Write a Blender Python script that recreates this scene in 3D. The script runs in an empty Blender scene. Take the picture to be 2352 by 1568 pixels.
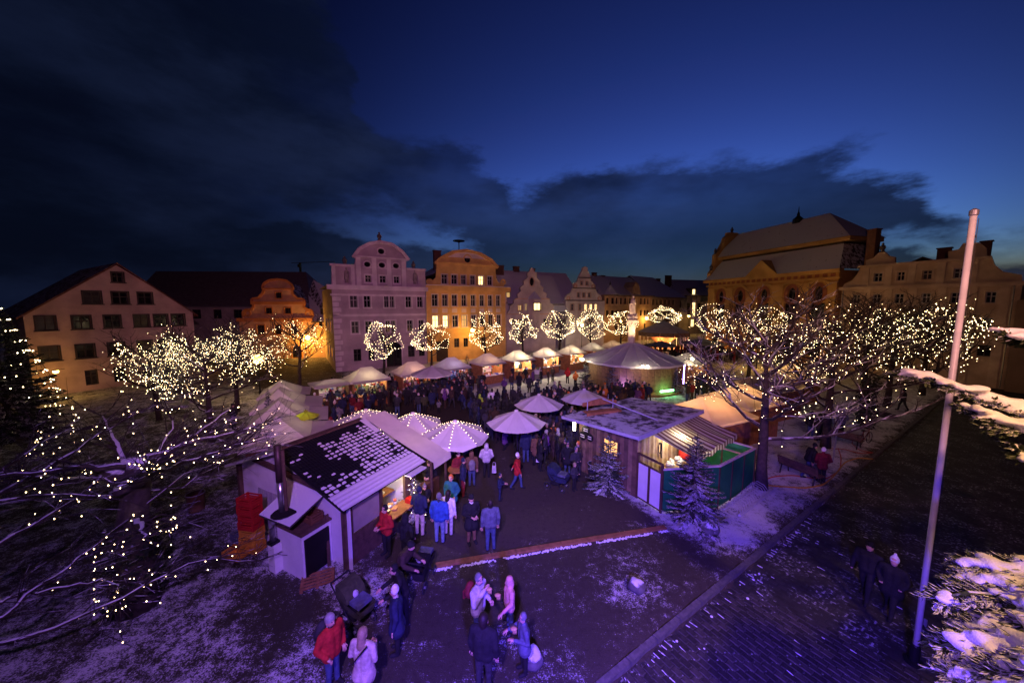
import bpy, bmesh, math, random
from math import sin, cos, pi, radians, sqrt, atan2, hypot
from mathutils import Vector, Matrix, noise
from mathutils.geometry import tessellate_polygon

random.seed(7)
scene = bpy.context.scene
C = scene.collection

# ---------------------------------------------------------------- camera
CAM_Z, PITCH = 8.2, radians(5.9)
cam_data = bpy.data.cameras.new('camera')
cam_data.lens, cam_data.sensor_width = 12.0, 36.0
cam_data.clip_start, cam_data.clip_end = 0.1, 3000
cam = bpy.data.objects.new('camera', cam_data)
cam.location = (0, 0, CAM_Z)
cam.rotation_euler = (pi / 2 - PITCH, 0, 0)
C.objects.link(cam)
scene.camera = cam

# survey of the place: sight lines from the window the photograph was taken from (2352 x 1568 grid)
FP, CU, CV = 784.0, 1176.0, 784.0
def ray(u, v):
    x, y = (u - CU) / FP, (v - CV) / FP
    return Vector((x, cos(PITCH) - y * sin(PITCH), -y * cos(PITCH) - sin(PITCH)))
def G(u, v, z=0.0):
    "point at height z on the sight line"
    d = ray(u, v); t = (z - CAM_Z) / d.z
    return Vector((d.x * t, d.y * t, z))
def AT(u, v, Y):
    "point at depth Y on the sight line"
    d = ray(u, v); t = Y / d.y
    return Vector((d.x * t, Y, CAM_Z + d.z * t))

# ---------------------------------------------------------------- world: dusk sky with cloud banks
world = bpy.data.worlds.new('World'); scene.world = world
world.use_nodes = True
nt = world.node_tree; N = nt.nodes; L = nt.links
N.clear()
def nd(tree, typ, **kw):
    n = tree.nodes.new(typ)
    for k, v in kw.items():
        if k.startswith('i_'):
            key = k[2:]
            n.inputs[int(key) if key.isdigit() else key.replace('_', ' ')].default_value = v
        else:
            setattr(n, k, v)
    return n
def math_(tree, op, a, b=None, c=None, clamp=False):
    n = tree.nodes.new('ShaderNodeMath'); n.operation = op; n.use_clamp = clamp
    for i, s in enumerate((a, b, c)):
        if s is None: continue
        if hasattr(s, 'is_linked'): tree.links.new(s, n.inputs[i])
        else: n.inputs[i].default_value = s
    return n.outputs[0]
def smooth(tree, x, lo, hi):
    n = tree.nodes.new('ShaderNodeMapRange'); n.interpolation_type = 'SMOOTHSTEP'
    tree.links.new(x, n.inputs[0]); n.inputs[1].default_value = lo; n.inputs[2].default_value = hi
    return n.outputs[0]
def mixc(tree, f, a, b, blend='MIX'):
    n = tree.nodes.new('ShaderNodeMix'); n.data_type = 'RGBA'; n.blend_type = blend
    for s, i in ((f, 0), (a, 6), (b, 7)):
        if hasattr(s, 'is_linked'): tree.links.new(s, n.inputs[i])
        else: n.inputs[i].default_value = s
    return n.outputs[2]
SUN_EL, SUN_AZ = radians(-4.0), radians(25)       # the sun is below the horizon, ahead and to the right
tc = nd(nt, 'ShaderNodeTexCoord')
sky = nd(nt, 'ShaderNodeTexSky', sky_type='NISHITA', sun_disc=False)
sky.sun_elevation = SUN_EL; sky.sun_rotation = SUN_AZ
sky.air_density, sky.dust_density, sky.ozone_density = 1.0, 0.3, 4.0
sep = nd(nt, 'ShaderNodeSeparateXYZ'); L.new(tc.outputs['Generated'], sep.inputs[0])
# wind-torn edges: the direction is warped by noise before the banks are looked up
def noise_(tree, vec, scale, detail=6, rough=.55, dim='3D'):
    n = tree.nodes.new('ShaderNodeTexNoise'); n.inputs['Scale'].default_value = scale
    n.inputs['Detail'].default_value = detail; n.inputs['Roughness'].default_value = rough
    if vec is not None: tree.links.new(vec, n.inputs['Vector'])
    return n.outputs[0]
mp = nd(nt, 'ShaderNodeMapping'); mp.inputs['Scale'].default_value = (1, 1, 2.6)
L.new(tc.outputs['Generated'], mp.inputs[0])
n1 = noise_(nt, mp.outputs[0], 4.2, 8, .6)
n2 = noise_(nt, mp.outputs[0], 11, 6, .62)
n3 = noise_(nt, mp.outputs[0], 1.6, 5, .55)
az0 = math_(nt, 'ARCTAN2', sep.outputs[0], sep.outputs[1])
el0 = math_(nt, 'ARCSINE', sep.outputs[2])
az = math_(nt, 'ADD', az0, math_(nt, 'MULTIPLY', math_(nt, 'SUBTRACT', n1, .5), .14))
wob = math_(nt, 'ADD', math_(nt, 'MULTIPLY', math_(nt, 'SUBTRACT', n1, .5), .22), math_(nt, 'MULTIPLY', math_(nt, 'SUBTRACT', n2, .5), .09))
el = math_(nt, 'ADD', el0, wob)
azn = math_(nt, 'MULTIPLY_ADD', az, 1 / 2.4, .5)
def azel(u, v):
    d = ray(u, v).normalized(); return atan2(d.x, d.y), math.asin(d.z)
def edge(pts):
    fc = nd(nt, 'ShaderNodeFloatCurve'); cm = fc.mapping; cv = cm.curves[0]
    P = []
    for u, v in pts:
        a, e = azel(u, v); P.append(((a + 1.2) / 2.4, (e + .2) / 1.4))
    while len(cv.points) < len(P): cv.points.new(.5, .5)
    for q, (x, y) in zip(cv.points, P): q.location = (x, y)
    cm.update(); L.new(azn, fc.inputs['Value'])
    return math_(nt, 'MULTIPLY_ADD', fc.outputs[0], 1.4, -.2)
bank = edge([(0, -700), (400, -500), (640, -160), (800, 130), (870, 285), (1000, 300), (1080, 330), (1135, 400), (1175, 447), (1240, 425), (1310, 392), (1400, 372), (1600, 372), (1850, 362), (2010, 372), (2090, 400), (2170, 455), (2260, 505), (2352, 520)])
low = edge([(0, 372), (250, 425), (430, 462), (520, 490), (600, 528), (700, 548), (800, 572), (1000, 585), (1200, 640), (1800, 700), (2352, 720)])
top = edge([(0, 250), (300, 380), (560, 440), (700, 470), (800, 460), (900, 480), (1000, 515), (1080, 575), (1200, 700), (1800, 800), (2352, 820)])
hi = edge([(1700, 560), (1900, 550), (2000, 540), (2200, 530), (2352, 520)])
hi2 = edge([(1700, 580), (1900, 580), (2000, 585), (2200, 600), (2352, 600)])
in_bank = smooth(nt, math_(nt, 'SUBTRACT', bank, el), -.015, .045)
gap = math_(nt, 'MULTIPLY', smooth(nt, math_(nt, 'SUBTRACT', el, low), -.01, .05), smooth(nt, math_(nt, 'SUBTRACT', top, el), -.03, .06))
gap = math_(nt, 'MULTIPLY', gap, smooth(nt, az0, -1.35, -.45))
gap2 = math_(nt, 'MULTIPLY', math_(nt, 'MULTIPLY', smooth(nt, az0, .62, .9), smooth(nt, math_(nt, 'SUBTRACT', el, hi2), -.01, .03)), smooth(nt, math_(nt, 'SUBTRACT', hi, el), -.02, .03))
thin = smooth(nt, n3, .46, .72)
veil = math_(nt, 'MULTIPLY', thin, .5)
cloud = math_(nt, 'MULTIPLY', in_bank, math_(nt, 'SUBTRACT', 1, math_(nt, 'MULTIPLY', gap, .75)))
cloud = math_(nt, 'MULTIPLY', cloud, math_(nt, 'SUBTRACT', 1, math_(nt, 'MULTIPLY', gap2, .55)))
# thin places in the upper cloud sheet
cloud = math_(nt, 'MULTIPLY', cloud, math_(nt, 'SUBTRACT', 1, math_(nt, 'MULTIPLY', veil, smooth(nt, el0, .15, .4))), clamp=True)
gam = nd(nt, 'ShaderNodeGamma'); L.new(sky.outputs[0], gam.inputs[0]); gam.inputs[1].default_value = 1.7
SKY_GAIN = (56, 62, 24, 1)
clear = mixc(nt, 1.0, gam.outputs[0], SKY_GAIN, 'MULTIPLY')
# twilight arch: the glow is strongest over the place where the sun went down and fades round the sky
gd = Vector((sin(radians(16)) * cos(radians(17)), cos(radians(16)) * cos(radians(17)), sin(radians(17))))
dp = nd(nt, 'ShaderNodeVectorMath', operation='DOT_PRODUCT'); L.new(tc.outputs['Generated'], dp.inputs[0]); dp.inputs[1].default_value = gd
arch_ = math_(nt, 'MULTIPLY_ADD', math_(nt, 'POWER', smooth(nt, dp.outputs['Value'], .52, 1.0), 1.15), .82, .18)
archc = math_(nt, 'MULTIPLY_ADD', smooth(nt, dp.outputs['Value'], .35, .9), .5, .5)
def dim(c, f):
    n = nt.nodes.new('ShaderNodeVectorMath'); n.operation = 'SCALE'; L.new(c, n.inputs[0]); L.new(f, n.inputs['Scale']); return n.outputs[0]
n4 = noise_(nt, mp.outputs[0], 2.6, 8, .58)
cc = mixc(nt, smooth(nt, n4, .38, .70), (.0032, .0060, .019, 1), (.0105, .0178, .054, 1))
col = mixc(nt, math_(nt, 'MULTIPLY', cloud, .93), dim(clear, arch_), dim(cc, archc))
bg = nd(nt, 'ShaderNodeBackground'); L.new(col, bg.inputs[0]); bg.inputs[1].default_value = 1.0
out = nd(nt, 'ShaderNodeOutputWorld'); L.new(bg.outputs[0], out.inputs[0])

# ---------------------------------------------------------------- the last of the daylight: a weak wide sun
sun_d = bpy.data.lights.new('sun', 'SUN'); sun_d.energy = .02; sun_d.angle = radians(30); sun_d.color = (.45, .6, 1)
sun = bpy.data.objects.new('sun', sun_d); C.objects.link(sun)
sun.rotation_euler = (radians(80), 0, pi - SUN_AZ)

scene.view_settings.view_transform = 'Standard'; scene.view_settings.look = 'None'
scene.view_settings.exposure = 0; scene.view_settings.gamma = 1; scene.view_settings.use_curve_mapping = False
scene.cycles.use_denoising = True
scene.cycles.max_bounces = 5; scene.cycles.diffuse_bounces = 2; scene.cycles.glossy_bounces = 2
scene.cycles.transmission_bounces = 3; scene.cycles.transparent_max_bounces = 6
scene.cycles.sample_clamp_indirect = 3.0

# ---------------------------------------------------------------- materials
MATS = {}
def mat(name, col, rough=.8, var=.25, scale=3.0, bump=.0, metal=0.0, emit=None, estr=0.0, snow=0.0, trans=0.0, spec=.3, bscale=None, sample=True):
    "plain procedural material: colour broken by noise, optional bump, settled snow on upward faces, translucency"
    if name in MATS: return MATS[name]
    m = bpy.data.materials.new(name); m.use_nodes = True
    t = m.node_tree; t.nodes.clear()
    b = t.nodes.new('ShaderNodeBsdfPrincipled'); o = t.nodes.new('ShaderNodeOutputMaterial')
    b.inputs['Roughness'].default_value = rough; b.inputs['Metallic'].default_value = metal
    b.inputs['Specular IOR Level'].default_value = spec
    c4 = (*col, 1)
    geo = t.nodes.new('ShaderNodeNewGeometry'); tcn = t.nodes.new('ShaderNodeTexCoord')
    colour = None
    if var > 0 or snow > 0 or bump > 0:
        nz = noise_(t, tcn.outputs['Object'], scale, 5, .6)
        f = smooth(t, nz, .25, .75)
        dark = (*[c * (1 - var) for c in col], 1); lite = (*[min(1, c * (1 + var)) for c in col], 1)
        colour = mixc(t, f, dark, lite)
        if snow > 0:
            sp = t.nodes.new('ShaderNodeSeparateXYZ'); t.links.new(geo.outputs['Normal'], sp.inputs[0])
            nz2 = noise_(t, geo.outputs['Position'], 2.3, 6, .65)
            s = math_(t, 'ADD', sp.outputs[2], math_(t, 'MULTIPLY', math_(t, 'SUBTRACT', nz2, .5), 1.3))
            colour = mixc(t, math_(t, 'MULTIPLY', smooth(t, s, .95 - .75 * snow, 1.15 - .75 * snow), .92), colour, (.72, .73, .77, 1))
        t.links.new(colour, b.inputs['Base Color'])
        if bump > 0:
            bp = t.nodes.new('ShaderNodeBump'); bp.inputs['Strength'].default_value = bump; bp.inputs['Distance'].default_value = .03
            t.links.new(noise_(t, tcn.outputs['Object'], bscale or scale * 6, 4, .6), bp.inputs['Height'])
            t.links.new(bp.outputs[0], b.inputs['Normal'])
    else:
        b.inputs['Base Color'].default_value = c4
    if emit:
        b.inputs['Emission Color'].default_value = (*emit, 1); b.inputs['Emission Strength'].default_value = estr
        if not sample: m.cycles.emission_sampling = 'NONE'
    sh = b.outputs[0]
    if trans > 0:
        tr = t.nodes.new('ShaderNodeBsdfTranslucent'); tr.inputs[0].default_value = c4
        if colour is not None: t.links.new(colour, tr.inputs[0])
        mx = t.nodes.new('ShaderNodeMixShader'); mx.inputs[0].default_value = trans
        t.links.new(sh, mx.inputs[1]); t.links.new(tr.outputs[0], mx.inputs[2]); sh = mx.outputs[0]
    t.links.new(sh, o.inputs[0])
    MATS[name] = m
    return m

# ---------------------------------------------------------------- mesh helpers
class MB:
    "collects faces, builds ONE mesh object"
    def __init__(s): s.v, s.f, s.m = [], [], []
    def face(s, pts, mi=0):
        i = len(s.v); s.v += [tuple(p) for p in pts]; s.f.append(tuple(range(i, i + len(pts)))); s.m.append(mi); return s
    def raw(s, vs, fs, mi=0):
        i = len(s.v); s.v += [tuple(p) for p in vs]
        for f in fs: s.f.append(tuple(i + k for k in f)); s.m.append(mi)
        return s
    def box(s, c, size, rz=0, mi=0, M=None):
        hx, hy, hz = size[0] / 2, size[1] / 2, size[2] / 2
        P = [Vector((x, y, z)) for x in (-hx, hx) for y in (-hy, hy) for z in (-hz, hz)]
        R = Matrix.Rotation(rz, 3, 'Z') if M is None else M
        P = [R @ p + Vector(c) for p in P]
        return s.raw(P, [(0, 1, 3, 2), (4, 6, 7, 5), (0, 4, 5, 1), (2, 3, 7, 6), (0, 2, 6, 4), (1, 5, 7, 3)], mi)
    def beam(s, p, q, w, h=None, mi=0, up=(0, 0, 1)):
        p, q = Vector(p), Vector(q); d = (q - p); n = d.length
        if n < 1e-6: return s
        d /= n; u = Vector(up)
        if abs(d.dot(u)) > .98: u = Vector((1, 0, 0))
        a = d.cross(u).normalized(); b = a.cross(d)
        M = Matrix((d, a, b)).transposed()
        return s.box((p + q) / 2, (n, w, h or w), M=M, mi=mi)
    def tube(s, pts, rad, n=6, mi=0, cap=True):
        pts = [Vector(p) for p in pts]; k = len(pts)
        if not hasattr(rad, '__len__'): rad = [rad] * k
        base = len(s.v); ref = Vector((0, 0, 1))
        for i, p in enumerate(pts):
            d = (pts[min(i + 1, k - 1)] - pts[max(i - 1, 0)]).normalized()
            u = ref if abs(d.dot(ref)) < .95 else Vector((1, 0, 0))
            a = d.cross(u).normalized(); b = d.cross(a)
            for j in range(n):
                t = 2 * pi * j / n
                s.v.append(tuple(p + (a * cos(t) + b * sin(t)) * rad[i]))
        for i in range(k - 1):
            for j in range(n):
                j2 = (j + 1) % n
                s.f.append((base + i * n + j, base + i * n + j2, base + (i + 1) * n + j2, base + (i + 1) * n + j)); s.m.append(mi)
        if cap and n > 2:
            s.f.append(tuple(base + j for j in range(n))[::-1]); s.m.append(mi)
            s.f.append(tuple(base + (k - 1) * n + j for j in range(n))); s.m.append(mi)
        return s
    def lathe(s, prof, c=(0, 0, 0), n=16, mi=0, sy=1.0):
        base = len(s.v); c = Vector(c)
        for r, z in prof:
            for j in range(n):
                t = 2 * pi * j / n
                s.v.append(tuple(c + Vector((r * cos(t), r * sin(t) * sy, z))))
        for i in range(len(prof) - 1):
            for j in range(n):
                j2 = (j + 1) % n
                s.f.append((base + i * n + j, base + i * n + j2, base + (i + 1) * n + j2, base + (i + 1) * n + j)); s.m.append(mi)
        if prof[0][0] > 1e-4: s.f.append(tuple(base + j for j in range(n))[::-1]); s.m.append(mi)
        if prof[-1][0] > 1e-4: s.f.append(tuple(base + (len(prof) - 1) * n + j for j in range(n))); s.m.append(mi)
        return s
    def ball(s, c, r, n=8, mi=0, sx=1, sy=1, sz=1):
        k = max(3, n // 2 + 1); base = len(s.v); c = Vector(c)
        for i in range(k + 1):
            ph = -pi / 2 + pi * i / k
            for j in range(n):
                t = 2 * pi * j / n
                s.v.append((c.x + r * sx * cos(ph) * cos(t), c.y + r * sy * cos(ph) * sin(t), c.z + r * sz * sin(ph)))
        for i in range(k):
            for j in range(n):
                j2 = (j + 1) % n
                s.f.append((base + i * n + j, base + i * n + j2, base + (i + 1) * n + j2, base + (i + 1) * n + j)); s.m.append(mi)
        return s
    def mesh(s, name, mats, smooth=False):
        me = bpy.data.meshes.new(name)
        me.from_pydata(s.v, [], s.f)
        for m in (mats if isinstance(mats, (list, tuple)) else [mats]): me.materials.append(m)
        if any(s.m): me.polygons.foreach_set('material_index', s.m)
        if smooth: me.polygons.foreach_set('use_smooth', [True] * len(s.f))
        me.update()
        return me
    def build(s, name, mats, parent=None, smooth=False, loc=None, rz=0):
        return put(name, s.mesh(name, mats, smooth), parent, loc, rz)
def put(name, me, parent=None, loc=None, rz=0):
    o = bpy.data.objects.new(name, me); C.objects.link(o)
    if parent is not None: o.parent = parent
    if loc is not None: o.location = loc
    if rz: o.rotation_euler = (0, 0, rz)
    return o
def tag(o, label=None, cat=None, group=None, kind=None):
    if label: o['label'] = label
    if cat: o['category'] = cat
    if group: o['group'] = group
    if kind: o['kind'] = kind
    return o
def thing(name, label, cat, loc=(0, 0, 0), rz=0, group=None):
    o = put(name, None, None, loc, rz); o.empty_display_size = .2
    return tag(o, label, cat, group)
def copy_tree(o, parent=None):
    c = o.copy(); C.objects.link(c); c.parent = parent
    for ch in o.children: copy_tree(ch, c)
    return c
def lamp(name, loc, watt, col, r=.1, typ='POINT', parent=None, aim=None, cone=None, blend=.6):
    d = bpy.data.lights.new(name, typ); d.energy = watt; d.color = col; d.shadow_soft_size = r
    o = bpy.data.objects.new(name, d); C.objects.link(o); o.location = loc
    if typ == 'SPOT': d.spot_size = cone; d.spot_blend = blend
    if aim is not None: o.rotation_euler = (Vector(aim) - Vector(loc)).to_track_quat('-Z', 'Y').to_euler()
    if parent is not None: o.parent = parent
    return o
WARM = (1, .72, .40); SODIUM = (1, .50, .08)

# ---------------------------------------------------------------- ground of the square, lower road on the right
KA, KD = Vector((1.85, 6.66)), Vector((.845, .535)).normalized()
KN = Vector((-KD.y, KD.x))
def kerb_pt(a, s, z=0): q = KA + KD * a + KN * s; return Vector((q.x, q.y, z))
def inpoly(x, y, P):
    r = False; j = len(P) - 1
    for i in range(len(P)):
        if (P[i].y > y) != (P[j].y > y) and x < (P[j].x - P[i].x) * (y - P[i].y) / (P[j].y - P[i].y) + P[i].x: r = not r
        j = i
    return r
def gp(*uv): return [G(u, v) for u, v in uv]
EDGE = gp((1000, 1303), (1130, 1281), (1290, 1253), (1420, 1232), (1530, 1214))
PATH = gp((800, 1310), (1000, 1300), (1290, 1250), (1525, 1213), (1490, 1180), (1440, 1140), (1385, 1135), (1360, 1110), (1330, 1000), (1200, 925), (1000, 905), (750, 880), (740, 960), (900, 1060), (990, 1120), (940, 1200), (840, 1290))
FRONT = gp((690, 1600), (800, 1440), (990, 1310), (1290, 1256), (1530, 1217), (1640, 1260), (1730, 1262), (1380, 1568), (1330, 1640))
STRIP = [kerb_pt(8.6, .3), kerb_pt(60, .3), kerb_pt(60, 10), kerb_pt(12, 5), kerb_pt(7, 3)]
LEFTLAWN = gp((-600, 1700), (-700, 1100), (300, 940), (560, 930), (560, 1060), (590, 1290), (700, 1340), (800, 1440), (690, 1640))
PLAZA = gp((740, 905), (1150, 935), (1330, 905), (1440, 830), (1560, 800), (1330, 790), (1100, 815), (860, 860))
ALLEY = gp((600, 900), (560, 860), (600, 815), (760, 815), (790, 870), (720, 915))
SCUFF = gp((590, 1350), (680, 1340), (740, 1400), (700, 1480), (600, 1470), (560, 1410))
def snow_at(x, y):
    s = (Vector((x, y)) - KA).dot(KN)
    if s < 0: return .10
    if inpoly(x, y, STRIP): return .58
    if inpoly(x, y, SCUFF): return .12
    if inpoly(x, y, PATH): return .12
    if inpoly(x, y, FRONT):
        b = G(1455, 1345); d = hypot(x - b.x, y - b.y)
        b2 = G(1222, 1520); d2 = hypot(x - b2.x, y - b2.y)
        return .20 + .40 * math.exp(-(d / .8) ** 2) + .35 * math.exp(-(d2 / .45) ** 2)
    if inpoly(x, y, ALLEY): return .25
    if inpoly(x, y, PLAZA): return .62
    if inpoly(x, y, LEFTLAWN): return .36 if y > 9 else .42
    if hypot(x - 6.5, y - 12) < 3.2: return .68
    return .5
def axis(lo, a, b, hi, step, big):
    r = []; x = a
    while x <= b + 1e-6: r.append(x); x += step
    k = step
    x = a
    while x > lo: k = min(k * 1.5, big); x -= k; r.insert(0, x)
    k = step; x = r[-1]
    while x < hi: k = min(k * 1.5, big); x += k; r.append(x)
    return r
gx, gy = axis(-700, -30, 40, 700, .4, 120), axis(-60, 4, 46, 1400, .4, 150)
gv, gs, gt = [], [], []
for y in gy:
    for x in gx:
        s = (Vector((x, y)) - KA).dot(KN)
        road = s < .02
        z = -.13 if road else (0.012 * noise.noise(Vector((x * .6, y * .6, 0))) if abs(x) < 60 and y < 60 else 0)
        gv.append((x, y, z)); gs.append(snow_at(x, y)); gt.append(1.0 if inpoly(x, y, LEFTLAWN) or inpoly(x, y, STRIP) else (.45 if inpoly(x, y, FRONT) else 0.0))
nx = len(gx)
import numpy as np
for arr, it in ((gs, 3), (gt, 2)):          # soft margins between trodden and untrodden ground
    A_ = np.array(arr).reshape(len(gy), nx)
    for _ in range(it):
        Q_ = np.pad(A_, 1, mode='edge'); A_ = (Q_[:-2, 1:-1] + Q_[2:, 1:-1] + Q_[1:-1, :-2] + Q_[1:-1, 2:] + Q_[1:-1, 1:-1]) / 5
    arr[:] = A_.ravel().tolist()
gf = [(j * nx + i, j * nx + i + 1, (j + 1) * nx + i + 1, (j + 1) * nx + i) for j in range(len(gy) - 1) for i in range(nx - 1)]
gme = bpy.data.meshes.new('ground'); gme.from_pydata(gv, [], gf)
for nm, arr in (('snow', gs), ('lawn', gt)):
    a = gme.attributes.new(nm, 'FLOAT', 'POINT'); a.data.foreach_set('value', arr)
def ground_material():
    m = bpy.data.materials.new('ground_snow_dust'); m.use_nodes = True; t = m.node_tree
    b = t.nodes['Principled BSDF']; b.inputs['Roughness'].default_value = .85; b.inputs['Specular IOR Level'].default_value = .25
    geo = t.nodes.new('ShaderNodeNewGeometry'); P = geo.outputs['Position']
    at = t.nodes.new('ShaderNodeAttribute'); at.attribute_name = 'snow'
    al = t.nodes.new('ShaderNodeAttribute'); al.attribute_name = 'lawn'
    n1, n2, n3 = noise_(t, P, 1.1, 4, .6), noise_(t, P, 5.5, 6, .7), noise_(t, P, 26, 4, .75)
    nn = math_(t, 'ADD', math_(t, 'MULTIPLY', n1, .28), math_(t, 'ADD', math_(t, 'MULTIPLY', n2, .32), math_(t, 'MULTIPLY', n3, .40)))
    d = math_(t, 'SUBTRACT', math_(t, 'ADD', math_(t, 'MULTIPLY', at.outputs['Fac'], .38), .33), nn)
    snow = smooth(t, d, -.045, .06)
    grit = mixc(t, n3, (.030, .024, .020, 1), (.085, .066, .056, 1))
    grass = mixc(t, n3, (.014, .016, .008, 1), (.058, .056, .030, 1))
    base = mixc(t, al.outputs['Fac'], grit, grass)
    base = mixc(t, math_(t, 'MULTIPLY', smooth(t, n2, .5, .7), .5), base, (.022, .017, .013, 1))
    col = mixc(t, math_(t, 'MULTIPLY', snow, .88), base, (.66, .67, .72, 1))
    t.links.new(col, b.inputs['Base Color'])
    bp = t.nodes.new('ShaderNodeBump'); bp.inputs['Strength'].default_value = .7; bp.inputs['Distance'].default_value = .05
    t.links.new(math_(t, 'ADD', math_(t, 'MULTIPLY', snow, .4), n3), bp.inputs['Height']); t.links.new(bp.outputs[0], b.inputs['Normal'])
    return m
gme.materials.append(ground_material()); gme.polygons.foreach_set('use_smooth', [True] * len(gf))
ground = tag(put('ground', gme), kind='structure', label='snow dusted ground of the market square')

def road_material():
    m = bpy.data.materials.new('road_setts_far'); m.use_nodes = True; t = m.node_tree
    b = t.nodes['Principled BSDF']; b.inputs['Roughness'].default_value = .6; b.inputs['Specular IOR Level'].default_value = .2
    geo = t.nodes.new('ShaderNodeNewGeometry')
    mpn = t.nodes.new('ShaderNodeMapping'); mpn.inputs['Rotation'].default_value = (0, 0, -math.atan2(KD.y, KD.x) - pi / 2)
    t.links.new(geo.outputs['Position'], mpn.inputs[0])
    br = t.nodes.new('ShaderNodeTexBrick'); t.links.new(mpn.outputs[0], br.inputs['Vector'])
    br.inputs['Scale'].default_value = 1; br.inputs['Brick Width'].default_value = .24; br.inputs['Row Height'].default_value = .17
    br.inputs['Mortar Size'].default_value = .02; br.inputs['Color1'].default_value = (.045, .04, .04, 1); br.inputs['Color2'].default_value = (.026, .022, .022, 1)
    n1, n3 = noise_(t, geo.outputs['Position'], 1.3, 5, .6), noise_(t, geo.outputs['Position'], 9, 5, .7)
    br.inputs['Mortar'].default_value = (.03, .03, .03, 1)
    s = math_(t, 'MULTIPLY', smooth(t, n1, .42, .62), smooth(t, n3, .48, .6))
    dust = math_(t, 'MULTIPLY', s, math_(t, 'MULTIPLY_ADD', br.outputs['Fac'], .6, .10))
    col = mixc(t, dust, br.outputs['Color'], (.62, .63, .68, 1))
    t.links.new(col, b.inputs['Base Color'])
    bp = t.nodes.new('ShaderNodeBump'); bp.inputs['Strength'].default_value = .8; bp.inputs['Distance'].default_value = .02; bp.invert = True
    t.links.new(math_(t, 'ADD', br.outputs['Fac'], math_(t, 'MULTIPLY', n3, .6)), bp.inputs['Height']); t.links.new(bp.outputs[0], b.inputs['Normal'])
    return m
rm = road_material()
road = MB().face([kerb_pt(-30, -.14, -.122), kerb_pt(-30, -40, -.122), kerb_pt(90, -40, -.122), kerb_pt(90, -.14, -.122)]).build('road', rm)
tag(road, kind='structure', label='cobbled road below the kerb')
# setts one by one where they can be told apart
def sett_mat(i, k): return mat('sett_stone_%d' % i, k, .6, .35, 9, .3)
SETT = [sett_mat(0, (.036, .032, .033)), sett_mat(1, (.026, .023, .024)), sett_mat(2, (.050, .044, .043))]
def sett_mesh(i):
    b = MB(); w, d, h = .112, .078, .05; e = .016
    lo = [(-w, -d, 0), (w, -d, 0), (w, d, 0), (-w, d, 0)]; mid = [(x, y, h - e) for x, y, _ in lo]; hi_ = [(x * .84, y * .8, h) for x, y, _ in lo]
    for i2 in range(4):
        j = (i2 + 1) % 4
        b.face([lo[i2], lo[j], mid[j], mid[i2]]); b.face([mid[i2], mid[j], hi_[j], hi_[i2]])
    b.face(hi_); return b.mesh('paving_stone', SETT[i])
setts = [sett_mesh(i) for i in range(3)]
rows = []
for r in range(0, 66):
    for c in range(-50, 74):
        a = c * .172 + .09; s = -.27 - r * .24 - (.12 if c % 2 else 0)
        p = kerb_pt(a, s)
        if p.y < 2.0: continue
        dd = hypot(p.x, p.y)
        u = CU + FP * p.x / (p.y * cos(PITCH) + 8.3 * sin(PITCH)); vv = CV + FP * (8.3 * cos(PITCH) - p.y * sin(PITCH)) / (p.y * cos(PITCH) + 8.3 * sin(PITCH))
        if dd < 11.5 and 1280 < u < 2400 and vv < 1620: rows.append((dd, a, s, u, vv))
rows.sort()
rz0 = math.atan2(KN.y, KN.x)
stuffv, nset = MB(), 0
for dd, a, s, u, vv in rows:
    rnd = random.Random(int(a * 1000) * 7919 + int(s * 1000)); p = kerb_pt(a, s, -.158 + rnd.uniform(-.006, .008)); rz = rz0 + rnd.uniform(-.05, .05); mi = rnd.randrange(3)
    if nset < 290 and vv < 1568 and 1330 < u < 2110:
        put('paving_stone', setts[mi], road, p, rz); nset += 1
    else:
        R = Matrix.Rotation(rz, 3, 'Z'); me = setts[mi]
        stuffv.raw([R @ v.co + p for v in me.vertices], [tuple(q.vertices) for q in me.polygons], mi)
tag(stuffv.build('far_paving_stones', SETT, road), kind='stuff')
# snow caught between the setts
sb = MB()
for k in range(190):
    rnd = random.Random(k); a = rnd.uniform(-7, 12); s = -.2 - abs(rnd.gauss(0, 2.2)); c = round((a - .09) / .172)
    a = c * .172 + .004 + rnd.uniform(-.01, .01)
    if rnd.random() < .35: s = -.21 - rnd.random() * .12
    p = kerb_pt(a, s, -.135)
    l = rnd.uniform(.02, .09)
    sb.box(p, (l * 2, rnd.uniform(.01, .022), .05), rz0 + rnd.uniform(-.3, .3))
for k in range(16):
    rnd = random.Random(900 + k); p = kerb_pt(rnd.uniform(-4, 11), -.2 - abs(rnd.gauss(0, .35)), -.1); sb.ball(p, rnd.uniform(.02, .055), 6, sz=.6)
SNOW = mat('snow', (.72, .73, .78), .9, .08, 8, .3)
tag(sb.build('snow_crumbs', SNOW), 'scraps of snow caught between the cobbles beside the kerb', 'snow', kind='stuff')
# kerb
kerb = tag(put('kerb', None), kind='structure')
KSTONE = mat('kerb_granite', (.10, .095, .095), .75, .3, 8, .3)
kb = MB().box((0, 0, 0), (.97, .15, .22)).mesh('kerb_stone', KSTONE)
for k in range(-9, 62):
    put('kerb_stone', kb, kerb, kerb_pt(k + .5, -.045 + .004 * sin(k * 7), -.098 + .004 * sin(k * 5)), math.atan2(KD.y, KD.x) + .006 * sin(k * 3))
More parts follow.
